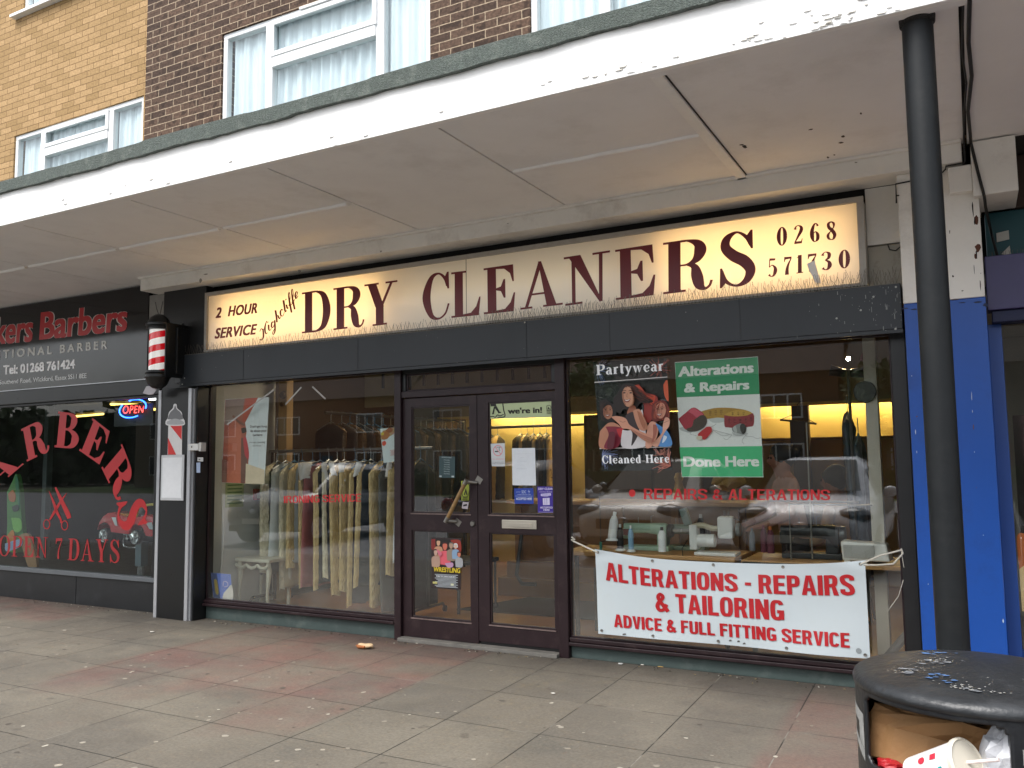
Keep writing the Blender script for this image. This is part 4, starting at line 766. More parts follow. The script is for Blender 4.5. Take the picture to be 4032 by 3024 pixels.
MB().lathe((cx, cyy, 0), [(.0, 2.995), (.045, 2.985), (.085, 2.955), (.112, 2.90), (.125, 2.895), (.125, 2.875), (.112, 2.87), (.118, 2.845), (.118, 2.835), (.09, 2.833)], 28).build('cap', bk, bp_, smooth=True)
MB().lathe((cx, cyy, 0), [(.09, 2.427), (.118, 2.425), (.118, 2.405), (.112, 2.40), (.125, 2.385), (.125, 2.36), (.11, 2.345), (.09, 2.29), (.05, 2.255), (.0, 2.245)], 28).build('base_cup', bk, bp_, smooth=True)
stm = bpy.data.materials.new('lit_spiral_stripes'); stm.use_nodes = True; n_ = stm.node_tree.nodes; l_ = stm.node_tree.links; b_ = n_['Principled BSDF']
tc = n_.new('ShaderNodeTexCoord'); se = n_.new('ShaderNodeSeparateXYZ'); l_.new(tc.outputs['Object'], se.inputs[0])
at = n_.new('ShaderNodeMath'); at.operation = 'ARCTAN2'; l_.new(se.outputs[1], at.inputs[0]); l_.new(se.outputs[0], at.inputs[1])
m1 = n_.new('ShaderNodeMath'); m1.operation = 'MULTIPLY_ADD'; l_.new(se.outputs[2], m1.inputs[0]); m1.inputs[1].default_value = 1 / .128; 
m0 = n_.new('ShaderNodeMath'); m0.operation = 'MULTIPLY'; l_.new(at.outputs[0], m0.inputs[0]); m0.inputs[1].default_value = -1 / (2 * PI); l_.new(m0.outputs[0], m1.inputs[2])
fr = n_.new('ShaderNodeMath'); fr.operation = 'FRACT'; l_.new(m1.outputs[0], fr.inputs[0]); gt = n_.new('ShaderNodeMath'); gt.operation = 'GREATER_THAN'; gt.inputs[1].default_value = .5; l_.new(fr.outputs[0], gt.inputs[0])
mx = n_.new('ShaderNodeMix'); mx.data_type = 'RGBA'; l_.new(gt.outputs[0], mx.inputs[0]); mx.inputs[6].default_value = lin('#c4101c'); mx.inputs[7].default_value = lin('#e6e4e0')
l_.new(mx.outputs[2], b_.inputs['Base Color']); l_.new(mx.outputs[2], b_.inputs['Emission Color']); b_.inputs['Emission Strength'].default_value = .22; b_.inputs['Roughness'].default_value = .08; b_.inputs['Coat Weight'].default_value = .6
MB().lathe((cx, cyy, 0), [(.088, 2.426), (.088, 2.834)], 36).build('striped_cylinder', stm, bp_, smooth=True)
mb = MB(); mb.box(cx - .02, cx + .15, -.25, -.11, 2.40, 2.86); mb.box(cx + .10, cx + .125, -.36, -.11, 2.36, 2.90); mb.box(cx - .02, cx + .06, -.12, -.06, 2.32, 2.93); mb.box(cx - .128, cx - .115, -.37, -.335, 2.36, 2.89); mb.box(cx + .115, cx + .128, -.37, -.335, 2.36, 2.89); mb.build('bracket', bk, bp_, bevel=.004)
mb = MB(); mb.tube([(cx - .01, cyy, 2.99), (cx - .04, cyy, 3.05), (cx - .05, cyy - .01, 3.12)], .004, 5); mb.tube([(cx + .01, cyy, 2.99), (cx + .03, cyy, 3.06), (cx + .035, cyy + .01, 3.12)], .004, 5); tag(mb.build('bird_spike_strip', ink('#4c4a48')), 'pair of bent bird spikes on top of the barber pole', 'bird spikes')
mb = MB(); zq_ = zq(0, 1200, .2893, -.33); fl = [zq_(x, y) for x, y in ((1945, 1205), (1990, 1115), (2060, 1105), (2130, 1160), (2085, 1220), (2030, 1228))]
mb.hexa(fl, [p + Vector((.004, -.004, .002)) for p in fl]); tag(mb.build('paper_scrap', ink('#bdb8bb')), 'torn pale scrap hanging under the barber pole', 'scrap')
zp = zq(0, 1500, .6028, -.1985)
s_ = Sheet('barber_pole_sign', 'flat printed barber pole picture on the black pier, grey dome over red stripe', 'sign', zp, ((1094, 482), (1188, 482), (1190, 285), (1100, 285)), '#d8d6d4')
s_.poly('#cf2a26', (1102, 290), (1122, 285), (1184, 415), (1184, 480)); s_.poly('#e8e6e4', (1102, 285), (1122, 282), (1186, 420), (1186, 470), (1100, 310)) if False else None
s_.mb = MB(); s_.mats = []; s_.poly('#cf2a26', (1108, 288), (1188, 288), (1186, 385)); s_.poly('#cf2a26', (1097, 370), (1097, 481), (1150, 481))
s_.sm('#d6d5d4', (1082, 262), (1096, 240), (1104, 205), (1128, 178), (1134, 155), (1144, 149), (1154, 155), (1158, 178), (1186, 205), (1194, 240), (1206, 262), (1196, 290), (1092, 290)); s_.sm('#6f7072', (1094, 250), (1110, 208), (1134, 184), (1144, 160), (1154, 184), (1180, 208), (1192, 250)); s_.sm('#a7a8a9', (1090, 266), (1144, 246), (1198, 266), (1190, 284), (1098, 284)); s_.done()
nf = thing('notice_board', 'blank white notice in a silver snap frame on the black pier', 'notice', (-6.98, -.2, 1.15))
box('frame', mat('snap_frame', '#c9cbcc', .3, .05, metal=.3), -7.147, -6.822, -.214, -.199, 1.148, 1.596, nf); box('sheet', ink('#dfe1e2'), -7.122, -6.847, -.2165, -.2142, 1.175, 1.57, nf, bevel=0)
lk = thing('lock_box', 'small white shutter key switch box on the edge of the black pier', 'switch box', (-6.65, -.2, 1.64))
box('casing', ink('#d3d3cf'), -6.735, -6.60, -.24, -.17, 1.635, 1.70, lk); box('cover', ink('#c2c2be'), -6.598, -6.565, -.235, -.17, 1.625, 1.71, lk); box('keyhole', ink('#3a3a3a'), -6.69, -6.678, -.2425, -.2405, 1.66, 1.68, lk, bevel=0)
s_ = Sheet('sticker', 'pale blue label stuck on the dark strip beside the pier', 'sticker', zq(0, 1500, .6028, -.175), ((1283, 600), (1308, 600), (1308, 532), (1283, 534)), '#9aaac4'); s_.done()
s_ = Sheet('sticker', 'small scratched white sticker above the pale blue label', 'sticker', zq(0, 1500, .6028, -.175), ((1290, 524), (1327, 526), (1327, 500), (1290, 499)), '#b9b9b6'); s_.rect('#5a5a58', .2, .5, .3, .6).done()
# barber interior
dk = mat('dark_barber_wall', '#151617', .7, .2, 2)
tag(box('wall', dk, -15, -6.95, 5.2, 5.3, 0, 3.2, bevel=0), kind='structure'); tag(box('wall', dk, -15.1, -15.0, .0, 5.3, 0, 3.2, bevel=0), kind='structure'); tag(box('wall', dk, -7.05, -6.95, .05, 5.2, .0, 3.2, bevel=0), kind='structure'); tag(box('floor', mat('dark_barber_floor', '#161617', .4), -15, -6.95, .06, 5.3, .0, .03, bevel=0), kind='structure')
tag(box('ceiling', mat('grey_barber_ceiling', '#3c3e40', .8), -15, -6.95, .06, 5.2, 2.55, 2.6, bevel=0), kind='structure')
op = thing('open_sign', 'glowing open sign, red word in a blue ring, in the barber window', 'neon sign', (-8.0, .2, 1.9))
zn = zq(0, 1550, .3013, .16); rb = emit('blue_led', '#1f62ff', 4); rr_ = emit('red_led', '#ff2418', 3)
def dots(parent, name, pts, r_, m):
    mb = MB()
    for p in pts: mb.ball(p, r_, 6)
    return mb.build(name, m, parent)
ring = [(1735 + 172 * math.cos(q) - 25 * math.sin(q), 195 + 118 * math.sin(q) - 18 * math.cos(q)) for q in [2 * PI * i / 64 for i in range(64)]]
dots(op, 'ring', [zn(x, y) for x, y in ring if not (1500 < x < 1690 and y < 150) and not (x > 1800 and y > 190 and y < 285)], .0085, rb)
mb = MB(); fn = qz(zn, (1600, 262), (1868, 248), (1882, 160), (1612, 158)); put_text(mb, 'OPEN', lambda a, b: fn(a, b), 0, .0, 0, 1.1); mb.build('lettering', rr_, op)
box('backing', ink('#1a1a1c'), -8.42, -7.78, .185, .19, 1.93, 2.17, op, bevel=0)
lampy = emit('yellow_tube', '#ffd26a', 2.2); lampw = emit('white_tube', '#ffffff', 2.5)
for (a, b, y, m, lab) in (((1450, 138), (1985, 152), 2.2, lampy, 'glowing yellow ceiling tube crossing the top of the open sign'), ((1650, 236), (2025, 204), 2.6, lampy, 'glowing yellow ceiling tube crossing the word of the open sign'), ((992, 297), (1350, 265), 3.4, lampy, 'glowing yellow ceiling tube between the second and third red letters'), ((680, 328), (740, 322), 4.2, lampy, 'short glowing yellow tube end behind the first red letters'), ((1955, 70), (2080, 66), 1.2, lampw, 'bright white ceiling tube at the top corner of the barber window')):
    z_ = zq(0, 1550, .3013, y); p0, p1 = z_(*a), z_(*b); t_ = thing('ceiling_lamp', lab, 'tube lamp', (p0 + p1) / 2, 'ceiling tubes in the barber shop')
    MB().tube([p0, p1], .018, 10).build('tube', m, t_, smooth=True); up = Vector((0, 0, .05)); MB().tube([p0 + up, p1 + up], .022, 6).build('batten', ink('#a89a70'), t_)
kc = Vector(P(500, 2065, .62)); kc.z = 1.05
kt = thing('ride_on_car', 'red toy car barber seat with chrome wheels and a yellow windscreen frame', 'toy car', (kc.x, .62, 0))
tred = mat('toy_red', '#b8141c', .25, .05, 4, coat=.4); chrome = mat('chrome_plastic', '#c9cbcc', .15, .05, metal=.8)
def kp(a, b, dy=0.):                       # window px in the zoomed crop -> point at the toy
    return zq(0, 1950, .2893, .62 + dy)(a, b)
side = [(1325, 470), (1345, 400), (1400, 360), (1455, 372), (1500, 420), (1515, 505), (1770, 535), (1800, 470), (1830, 410), (1880, 385), (1940, 400), (1985, 450), (2025, 560), (2090, 570), (2180, 560), (2200, 430), (2160, 310), (2060, 262), (1975, 270), (1930, 290), (1750, 290), (1640, 268), (1545, 232), (1470, 232), (1400, 290), (1350, 370)]
mb = MB(); a_ = [kp(x, y, -.14) for x, y in side]; b2 = [kp(x, y, -.10) for x, y in side]; cen = kp(1750, 420, -.14)
n = len(side); r0 = [cen.lerp(p, .93) + Vector((0, -.02, 0)) for p in a_]; c1 = [p + Vector((0, .30, 0)) for p in a_]; c2 = [cen.lerp(p, .93) + Vector((0, .32, 0)) for p in a_]
mb.loft([r0, a_, c1, c2]); mb.build('body', tred, kt, smooth=True)
for a, b, dy in ((1440, 545, -.15), (1865, 572, -.15), (1440, 545, .17), (1865, 572, .17)):
    p = kp(a, b, -.15); p = Vector((p.x, .62 + dy, p.z)); wv = MB().lathe(p, [(.03, -.035), (.078, -.03), (.085, 0), (.078, .03), (.03, .035)], 24, axis='y').build('wheel', ink('#232323'), kt, smooth=True)
    mb = MB(); mb.lathe(p, [(.058, -.036), (.07, -.038), (.07, -.03)], 24, axis='y')
    for k in range(5):
        q_ = 2 * PI * k / 5; mb.tube([p + Vector((0, -.038, 0)), p + Vector((.06 * math.cos(q_), -.038, .06 * math.sin(q_)))], .012, 6)
    mb.build('rim', chrome, wv, smooth=True)
ys = mat('yellow_plastic', '#c9b84a', .35); MB().tube([kp(1860, 290, -.1), kp(1880, 180, -.1), kp(1930, 145, -.1), kp(2060, 125, -.1), kp(2170, 130, -.1)], .014, 8).build('windscreen_frame', ys, kt, smooth=True)
MB().ball(kp(1920, 225, .02), (.045, .05, .05), 12).build('headrest', ink('#8d8a86'), kt, smooth=True)
for p_, hx in (((1520, 300, 1600, 420), '#d8dadb'), ((1985, 370, 2090, 470), '#b9bdbf')):
    mb = MB(); x0, y0, x1, y1 = p_; pl = [kp(x, y, -.165) for x, y in ((x0, y0), (x1 - 20, y0), (x1, y1), (x0 + 50, y1 - 10))]; mb.hexa(pl, [p + Vector((0, -.006, 0)) for p in pl]); mb.build('door_panel', ink(hx, .2), kt, bevel=.003)
pb_ = kp(1930, 700); MB().lathe((pb_.x, .62, 0), [(.015, .62), (.015, .93)], 10).build('post', chrome, kt, smooth=True); MB().box(pb_.x - .05, pb_.x + .05, .57, .67, .35, .63).build('pedestal', mat('grey_blue_metal', '#5b6b74', .4), kt, bevel=.006); MB().lathe((pb_.x, .62, 0), [(.2, .03), (.2, .05), (.05, .07), (.04, .35)], 20).build('foot', chrome, kt, smooth=True)
MB().tube([kp(1700, 560), kp(1680, 620), kp(1690, 690), kp(1760, 715), kp(1960, 712)], .012, 8).build('foot_rail', chrome, kt, smooth=True)
def cut(name, lab, cat, y, th, polys):     # a thick painted cut-out board
    t_ = None
    for k, (h, pts) in enumerate(polys):
        zz = zq(0, 1550, .3013, y - .004 * k); p_ = catmull(pts + [pts[0]], 4)[:-1]; mb = MB(); f_ = [zz(*p) for p in p_]; mb.hexa(f_, [q_ + Vector((0, -(th if k == 0 else .004), 0)) for q_ in f_]) if k else mb.hexa([q_ + Vector((0, th, 0)) for q_ in f_], f_)
        o = mb.build(name if k == 0 else 'painted_patch', ink(h), t_)
        if k == 0: t_ = tag(o, lab, cat)
cut('play_board', 'tall leaning board painted in green and orange patches inside the barber window', 'painted board', .5, .05, [('#3f7a33', [(90, 1290), (160, 1150), (215, 1050), (265, 1300), (280, 1600), (310, 1900), (330, 2050), (100, 2050), (95, 1700)]), ('#b3622a', [(110, 1310), (170, 1260), (205, 1330), (190, 1410), (130, 1400)]), ('#1d6a44', [(200, 1080), (235, 1100), (260, 1350), (255, 1500), (215, 1300)]), ('#22302c', [(160, 1480), (230, 1450), (245, 1520), (180, 1540)]), ('#6fae4a', [(150, 1620), (270, 1640), (280, 1780), (190, 1800)]), ('#b8742e', [(100, 1850), (170, 1780), (190, 1900), (110, 2010)])])
cut('play_board', 'narrow wooden board with a blue label beside the green painted board', 'painted board', .42, .03, [('#8d6a48', [(250, 1850), (380, 1850), (480, 2250), (380, 2300)]), ('#7f97b8', [(70, 1960), (270, 1900), (280, 1990), (90, 2060)])])
for k, (u, w_, h) in enumerate(((100, 90, '#7d7f7e'), (285, 110, '#4f4642'))):
    z_ = zq(0, 1550, .3013, 4.9); s_ = Sheet('picture', ('pale framed picture on the dark back wall, far end of the barber shop', 'brown framed portrait on the back wall behind the curved red letters')[k], 'picture', z_, ((u, 280 + 200 * k), (u + w_ + 160 * k, 275 + 200 * k), (u + w_ + 160 * k, 175), (u, 180)), h); s_.rect('#202224', .3, .7, .1, .75).done()
MB().box(0, .001, 0, .001, 0, .001)
po = P(640 * .3013, 1550 + 500 * .3013, 2.5); tag(box('post', mat('grey_green_post', '#596463', .5), po.x - .05, po.x + .05, 2.45, 2.55, .03, 2.55), 'grey upright post inside the barber shop behind the red letters', 'post')
# ================================================================ DRY CLEANERS INTERIOR
woodf = mat('laminate_floor', '#a06a34', .35, .18, 3, stretch=(1, 8, 1)); cream = mat('cream_wall', '#d9c47e', .8, .04); tanw = mat('tan_wall', '#8d7c62', .8, .06, 2, dirt='#6d5f4a', dscale=2); greyw = mat('pale_side_wall', '#c7c8c4', .8, .04, 3)
tag(box('floor', woodf, -6.85, -.02, .08, 6.0, .0, .025, bevel=0), kind='structure'); tag(box('ceiling', mat('shop_ceiling', '#7d705c', .9), -6.85, -.02, .08, 6.1, 2.78, 2.82, bevel=0), kind='structure')
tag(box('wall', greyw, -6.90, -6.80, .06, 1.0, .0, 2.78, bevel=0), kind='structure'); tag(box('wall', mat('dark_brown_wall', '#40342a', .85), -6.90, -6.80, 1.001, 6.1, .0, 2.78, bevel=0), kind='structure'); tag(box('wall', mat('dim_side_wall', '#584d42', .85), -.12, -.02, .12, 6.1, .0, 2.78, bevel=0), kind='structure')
tag(box('wall', cream, -6.8, -.12, 5.05, 5.12, .0, 2.78, bevel=0), kind='structure')
bh = thing('bulkhead', 'tan bulkhead above the yellow-lit alcove at the back of the shop', 'bulkhead', (-3.5, 4.3, 2.1))
box('panel', tanw, -6.8, -.12, 4.3, 4.36, 2.135, 2.78, bh, bevel=0); box('edge', mat('lit_edge', '#d9c17c', .6), -6.8, -.12, 4.25, 4.36, 2.10, 2.134, bh)
lw = emit('valance_tube', '#ffe0a0', 26)
for k, (a, b) in enumerate(((-6.3, -4.5), (-4.3, -2.6), (-2.3, -.6))):
    t_ = thing('valance_lamp', 'warm tube lamp behind the bulkhead, %s from the left' % ORD[k], 'tube lamp', ((a + b) / 2, 4.9, 2.2), 'warm tubes behind the bulkhead')
    MB().tube([(a, 4.90, 2.22), (b, 4.90, 2.22)], .02, 8).build('tube', lw, t_); box('batten', ink('#c9c3b0'), a, b, 4.87, 4.93, 2.25, 2.30, t_)
tp = emit('added_shop_tube', '#ffe6c4', 16)  # added fill tube, out of sight, to brighten the inside of the left window
for k, (x, y) in enumerate(((-5.3, 1.5),)):
    t_ = thing('ceiling_lamp', ('added ceiling tube, out of sight above the hanging clothes on the left', 'ceiling tube above the sewing tables')[k], 'tube lamp', (x, y, 2.7)); box('diffuser', tp, x - .6, x + .6, y - .06, y + .06, 2.70, 2.74, t_); box('tray', ink('#b9b3a4'), x - .62, x + .62, y - .08, y + .08, 2.742, 2.778, t_)
# partitions of the alcove, posts
for lab, x0, x1, y0, y1, z1, m in (('pale timber post rising behind the clothes rail', -7.2, -7.05, 0, 0, 0, None), ):
    pass
def post(lab, u, v, y, w, z1, m):
    p = P(u, v, y); return tag(box('post', m, p.x - w / 2, p.x + w / 2, y - .05, y + .05, .025, z1), lab, 'post')
timber = mat('pale_timber', '#a98a5e', .6, .15, 8, stretch=(1, 1, .2)); wpost = mat('white_gloss_post', '#cfc8ba', .4, .05)
p_ = post('pale timber post with round knobs behind the clothes rail', 1125, 1650, .98, .12, 2.7, timber)
mb = MB(); c = P(1118, 1556, .92); mb.lathe((c.x, .93, c.z), [(.0, -.05), (.035, -.045), (.045, -.02), (.02, 0)], 14, axis='y'); c = P(1113, 1592, .92); mb.lathe((c.x, .93, c.z), [(.0, -.04), (.025, -.03), (.015, 0)], 12, axis='y'); mb.build('knob', mat('dark_wood', '#5a4326', .5), p_, smooth=True)
post('white painted post near the fan heater', 3440, 1700, .62, .085, 2.75, wpost)
post('dark post splitting the yellow alcove above the seamstress', 3155, 1700, 4.4, .19, 2.13, mat('brown_post', '#4a3a2c', .7)); post('grey-brown post behind the shop counter', 2770, 1700, 4.4, .12, 2.13, mat('grey_brown_post', '#6a6152', .7))

# lattice rail behind the transom: dark hooks in a row
tr_ = thing('conveyor_rail', 'row of dark hooks hanging from a rail behind the strip window over the doors', 'rail', (-3.6, .6, 2.2))
mb = MB()
for k in range(12): x = -5.05 + .16 * k; mb.box(x, x + .02, .62, .64, 2.215, 2.38)
mb.box(-5.2, -2.9, .61, .65, 2.38, 2.42); mb.build('hook_row', ink('#15120f'), tr_); box('panel', mat('olive_panel', '#77684a', .8, .1), -5.4, -2.7, .80, .82, 2.05, 2.6, tr_, bevel=0)
# ---- garments
GOLD = mat('gold_film', '#d0b680', .17, .22, 16, .9, 34, metal=.22, spec=.8, stretch=(2, 2, .8)); GOLD2 = mat('pale_gold_film', '#d9cfb2', .27, .18, 16, .8, 34, metal=.1, spec=.8, stretch=(2, 2, .8)); WHT = mat('white_paper_cape', '#dcdad8', .6, .05); BRN = mat('brown_film', '#4b3a24', .22, .5, 18, .6, 40, metal=.3)
CL = dict(navy=mat('navy_cloth', '#1d232e', .8, .2), black=mat('black_cloth', '#131314', .8, .2), blue=mat('slate_blue_film', '#3a4855', .35, .3, 14, .4, 40), white=mat('white_cloth', '#d2d6d6', .7, .08), pink=mat('rose_cloth', '#9d5a58', .7, .12), grey=mat('grey_cloth', '#56554f', .7, .2), plum=mat('plum_cloth', '#3c2632', .7, .2), cream=mat('cream_cloth', '#c4bca0', .7, .1), dark=mat('dark_brown_cloth', '#241c16', .6, .3))
steel = mat('rail_steel', '#77787a', .3, .1, metal=.9); hook = mat('hanger_wire', '#9aa0a4', .35, metal=.8); bluew = mat('blue_hanger', '#3f6a8a', .5)
def garment(loc, seed, cloth, cover, L, label, group, cape=False, film=True, wide=.23):
    q = random.Random(seed); t_ = thing('garment', label, 'garment', loc, group); lx, ly, lz = loc; n = 22; ph = q.random() * 6; tw = q.uniform(-.05, .05)
    def rings(k_, n0, n1, z_off=0., LL=L):
        rs = []
        for i in range(34):
            t = i / 33; z = lz - .13 - LL * t + z_off; sh = min(1, t / .09) ** .7; wy = .045 + (wide - .045) * sh; wx = .022 + .020 * sh + .008 * t; ring = []
            for j in range(n0, n1 + 1):
                a = 2 * PI * j / n; fold = 1 + .16 * math.sin(5 * a + ph + 2.2 * t) * min(1, t * 2.2) + .09 * math.sin(9 * a - 4 * t + ph) ; cr = (.004 * math.sin(37 * t + 3 * a + ph) + .0035 * math.sin(71 * t - 5 * a + 2 * ph) + q.uniform(-.0025, .0025)) * (t > .04)
                ring.append(Vector((lx + tw * t + (wx * fold + k_ + cr) * math.sin(a), ly - (wy * (1 + .05 * math.sin(3 * t + ph)) + k_) * math.cos(a), z - (.11 * (1 - sh) * 0) + .012 * math.sin(4 * a + ph) * (t > .95))))
            rs.append(ring)
        return rs
    MB().loft(rings(0, 0, n - 1)).build('cloth', cloth, t_, smooth='all')
    if film:
        w_ = q.choice((2, 2, 3, 4)); MB().loft(rings(.008, -w_, w_, .012, L * q.uniform(.98, 1.12)), closed=False).build('plastic_cover', cover, t_, smooth='all')
    if cape: MB().loft(rings(.014, -q.choice((4, 5)), q.choice((2, 3)), .016, q.uniform(.13, .2)), closed=False).build('paper_cape', WHT, t_, smooth='all')
    mb = MB(); mb.tube([(lx, ly, lz - .13), (lx, ly, lz - .03), (lx, ly - .02, lz + .02), (lx, ly, lz + .035), (lx, ly + .02, lz + .02)], .0035, 5); mb.tube([(lx, ly - .2, lz - .19), (lx, ly, lz - .10), (lx, ly + .2, lz - .19)], .007, 5); mb.build('hanger', q.choice((hook, bluew)), t_)
    return t_
rz = 1.63; ry = .86
ra = thing('clothes_rail', 'steel rail on black legs carrying the wrapped clothes in the left window', 'clothes rail', (-5.9, ry, .0))
MB().tube([(-6.74, ry, rz), (-4.62, ry, rz)], .016, 12).build('rail', steel, ra, smooth=True)
for x in (-6.70, -4.68): 
    lg = MB().tube([(x, ry, .12), (x, ry, rz)], .014, 8).build('leg', ink('#1c1c1e', .4), ra, smooth=True); MB().tube([(x, ry - .3, .06), (x, ry - .26, .11), (x, ry + .26, .11), (x, ry + .3, .06)], .014, 8).build('foot', ink('#1c1c1e', .4), ra, smooth=True)
    mb = MB()
    for dy in (-.3, .3): mb.lathe((x, ry + dy, .055), [(.0, -.012), (.03, -.012), (.03, .012), (0, .012)], 12, axis='x')
    mb.build('castor', ink('#141414', .4), lg)
GS = [('grey', GOLD2, 1.15, 0, 'cream garment in pale gold film'), ('white', GOLD2, 1.0, 0, 'white shirt'), ('cream', GOLD2, 1.28, 0, 'long pale dress in film'), ('white', GOLD, 1.02, 0, 'bright white shirt over grey trousers'), ('dark', GOLD, 1.15, 1, 'brown suit under a white paper cape'), ('pink', GOLD, 1.25, 1, 'rose pink dress in gold film'), ('black', GOLD, 1.2, 0, 'black suit with a gold edge'), ('navy', GOLD2, 1.18, 1, 'navy suit in pale gold film'), ('blue', GOLD, 1.22, 1, 'slate blue suit under a white cape'), ('navy', GOLD, 1.25, 1, 'navy suit in crinkled gold film'), ('plum', GOLD, 1.38, 0, 'long plum gown in gold film'), ('blue', GOLD, 1.2, 1, 'slate blue coat with a gold front'), ('navy', GOLD, 1.3, 0, 'long navy coat in two gold strips'), ('grey', GOLD2, 1.42, 0, 'grey gown reaching the floor'), ('black', GOLD, 1.1, 1, 'short black jacket under a white cape'), ('white', GOLD2, .95, 0, 'white blouse in pale film'), ('black', GOLD, 1.38, 0, 'long black suit in gold film')]
for k, (c_, g_, L, cape, lab) in enumerate(GS):
    x = -6.60 + k * (1.84 / (len(GS) - 1)) + random.uniform(-.018, .018)
    garment((x, ry + random.uniform(-.02, .02), rz - .0), 100 + k, CL[c_], g_, L, '%s, %s from the left on the front rail' % (lab, ORD[k]), 'wrapped clothes on the front rail', bool(cape), k not in (1, 5, 13, 15), random.uniform(.2, .25))
rb_ = thing('clothes_rail', 'high rail of dark wrapped clothes running back along the left wall', 'clothes rail', (-6.35, 2.8, 2.0)); MB().tube([(-6.35, 1.3, 2.06), (-6.35, 4.25, 2.06)], .016, 8).build('rail', steel, rb_); MB().tube([(-6.35, 4.24, .03), (-6.35, 4.24, 2.06)], .016, 8).build('leg', ink('#1c1c1e', .4), rb_)
for k in range(18):
    t_ = garment((-6.35, 1.42 + k * .158 + random.uniform(-.02, .02), 2.06), 300 + k, CL['dark'] if k % 3 else CL['black'], BRN, random.uniform(.95, 1.2), 'dark garment in brown film, %s from the front on the high rail' % ORD[k], 'dark clothes on the high rail', False, k % 2 == 0); t_.rotation_euler = (0, 0, PI / 2)
rc_ = thing('clothes_rail', 'dark rail across the yellow-lit alcove behind the right door', 'clothes rail', (-5.0, 4.6, 1.9)); MB().tube([(-6.5, 4.6, 1.98), (-3.3, 4.6, 1.98)], .02, 8).build('rail', ink('#2a2018', .4), rc_)
for k, x in enumerate((-6.22, -6.11, -6.0, -5.62, -5.52, -5.42, -5.32, -5.22, -5.10)):
    garment((x, 4.6, 1.98), 400 + k, CL['dark'], BRN if k % 2 else GOLD, random.uniform(.8, 1.0), 'garment bundled in brown plastic, %s from the left in the yellow alcove' % ORD[k], 'clothes in the yellow alcove', False, True)
for k, x in enumerate((-.98, -.87)):
    p = P(3330 + 40 * k, 1640, 1.0); garment((p.x, 1.1, 1.95 - .18 * k), 500 + k, CL['black'], CL['blue'], 1.05, ('black suit bag hanging left of the white post', 'dark coat in clear film hanging beside the white post')[k], 'suit bags by the white post', False, True, .2)
# ---- dark cabinets closing parts of the alcove
ca = thing('cabinet', 'dark tall cabinet closing off the back of the shop between the two posters', 'cabinet', (-3.4, 4.4, .03))
box('carcass', mat('cabinet_brown', '#4f4130', .7, .15, 4), -4.55, -2.62, 4.36, 4.46, .03, 2.09, ca); box('door', mat('cabinet_door', '#5a4a36', .6, .15, 4, stretch=(4, 4, .5)), -4.5, -3.62, 4.34, 4.359, .1, 2.05, ca); box('door', mat('cabinet_door', '#5a4a36', .6), -3.58, -2.66, 4.34, 4.359, .1, 2.05, ca)
cb2 = thing('cupboard', 'tan cupboard under the yellow alcove behind the seamstress', 'cupboard', (-1.4, 4.6, .03))
box('carcass', mat('tan_cupboard', '#9a7a40', .6, .1, 4), -2.6, -.13, 4.5, 5.04, .03, 1.70, cb2); box('top', mat('tan_cupboard_edge', '#6a5228', .6), -2.6, -.13, 4.48, 5.04, 1.701, 1.73, cb2)
# ---- furniture
wood = mat('light_wood', '#b98a55', .45, .18, 5, stretch=(.6, 5, 5)); brownw = mat('brown_panel', '#7a5530', .5, .15, 5, stretch=(5, 5, .8))
cn = thing('counter', 'brown wooden shop counter with a stepped base', 'counter', (-3.5, 2.6, .025))
box('front_panel', brownw, -4.55, -2.0, 2.40, 2.46, .40, 1.02, cn); box('base', brownw, -4.62, -1.95, 2.33, 2.46, .026, .39, cn); box('plinth', brownw, -4.70, -1.9, 2.26, 2.46, .026, .22, cn); box('top', wood, -4.62, -1.9, 2.33, 2.95, 1.021, 1.06, cn)
for x in (-4.5, -3.9, -3.3, -2.7, -2.1): box('pilaster', mat('brown_trim', '#8a6238', .5, .1), x - .04, x + .04, 2.375, 2.399, .40, 1.0, cn)
mt_ = tag(MB().hexa([Vector(q_) for q_ in ((-4.62, 1.28, .026), (-.9, 1.42, .026), (-.9, 2.25, .026), (-4.3, 2.25, .026))], [Vector(q_) for q_ in ((-4.62, 1.28, .034), (-.9, 1.42, .034), (-.9, 2.25, .034), (-4.3, 2.25, .034))]).build('floor_mat', mat('dark_mat', '#33312c', .9, .2, 30, .5, 120)), 'dark grey entrance mat inside the doors', 'mat')
tag(MB().box(-4.3, -.5, .1, .5, .0255, .06).build('threshold_ramp', wood, bevel=.005), 'pale wooden strip on the floor inside the glass', 'floor strip')
ch_ = thing('folding_chair', 'black tube framed chair with castors seen through the left door', 'chair', (-4.6, 1.4, .03))
MB().tube([(-4.62, 1.1, .95), (-4.6, 1.1, .5), (-4.52, 1.05, .38), (-4.43, 1.02, .25), (-4.42, 1.0, .04)], .016, 8).build('leg', ink('#17171a', .35), ch_, smooth=True); MB().tube([(-4.3, 1.5, .5), (-4.3, 1.5, .08)], .014, 8).build('leg', ink('#17171a', .35), ch_, smooth=True); MB().lathe((-4.3, 1.5, .055), [(0, -.02), (.028, -.02), (.028, .02), (0, .02)], 12, axis='x').build('castor', ink('#17171a', .35), ch_); MB().box(-4.75, -4.25, 1.05, 1.5, .5, .54).build('seat', ink('#201f22', .7), ch_, bevel=.01); MB().tube([(-4.1, 1.7, .75), (-4.12, 1.62, .35), (-4.05, 1.6, .27), (-3.9, 1.62, .27)], .02, 8).build('arm', ink('#17171a', .35), ch_, smooth=True)
T1 = thing('sewing_table', 'light wooden table holding the sewing machines behind the banner', 'table', (-2.3, .65, 0))
box('top', wood, -3.05, -1.62, .42, .98, .715, .75, T1, bevel=.008); box('apron', brownw, -2.9, -1.7, .46, .94, .62, .714, T1)
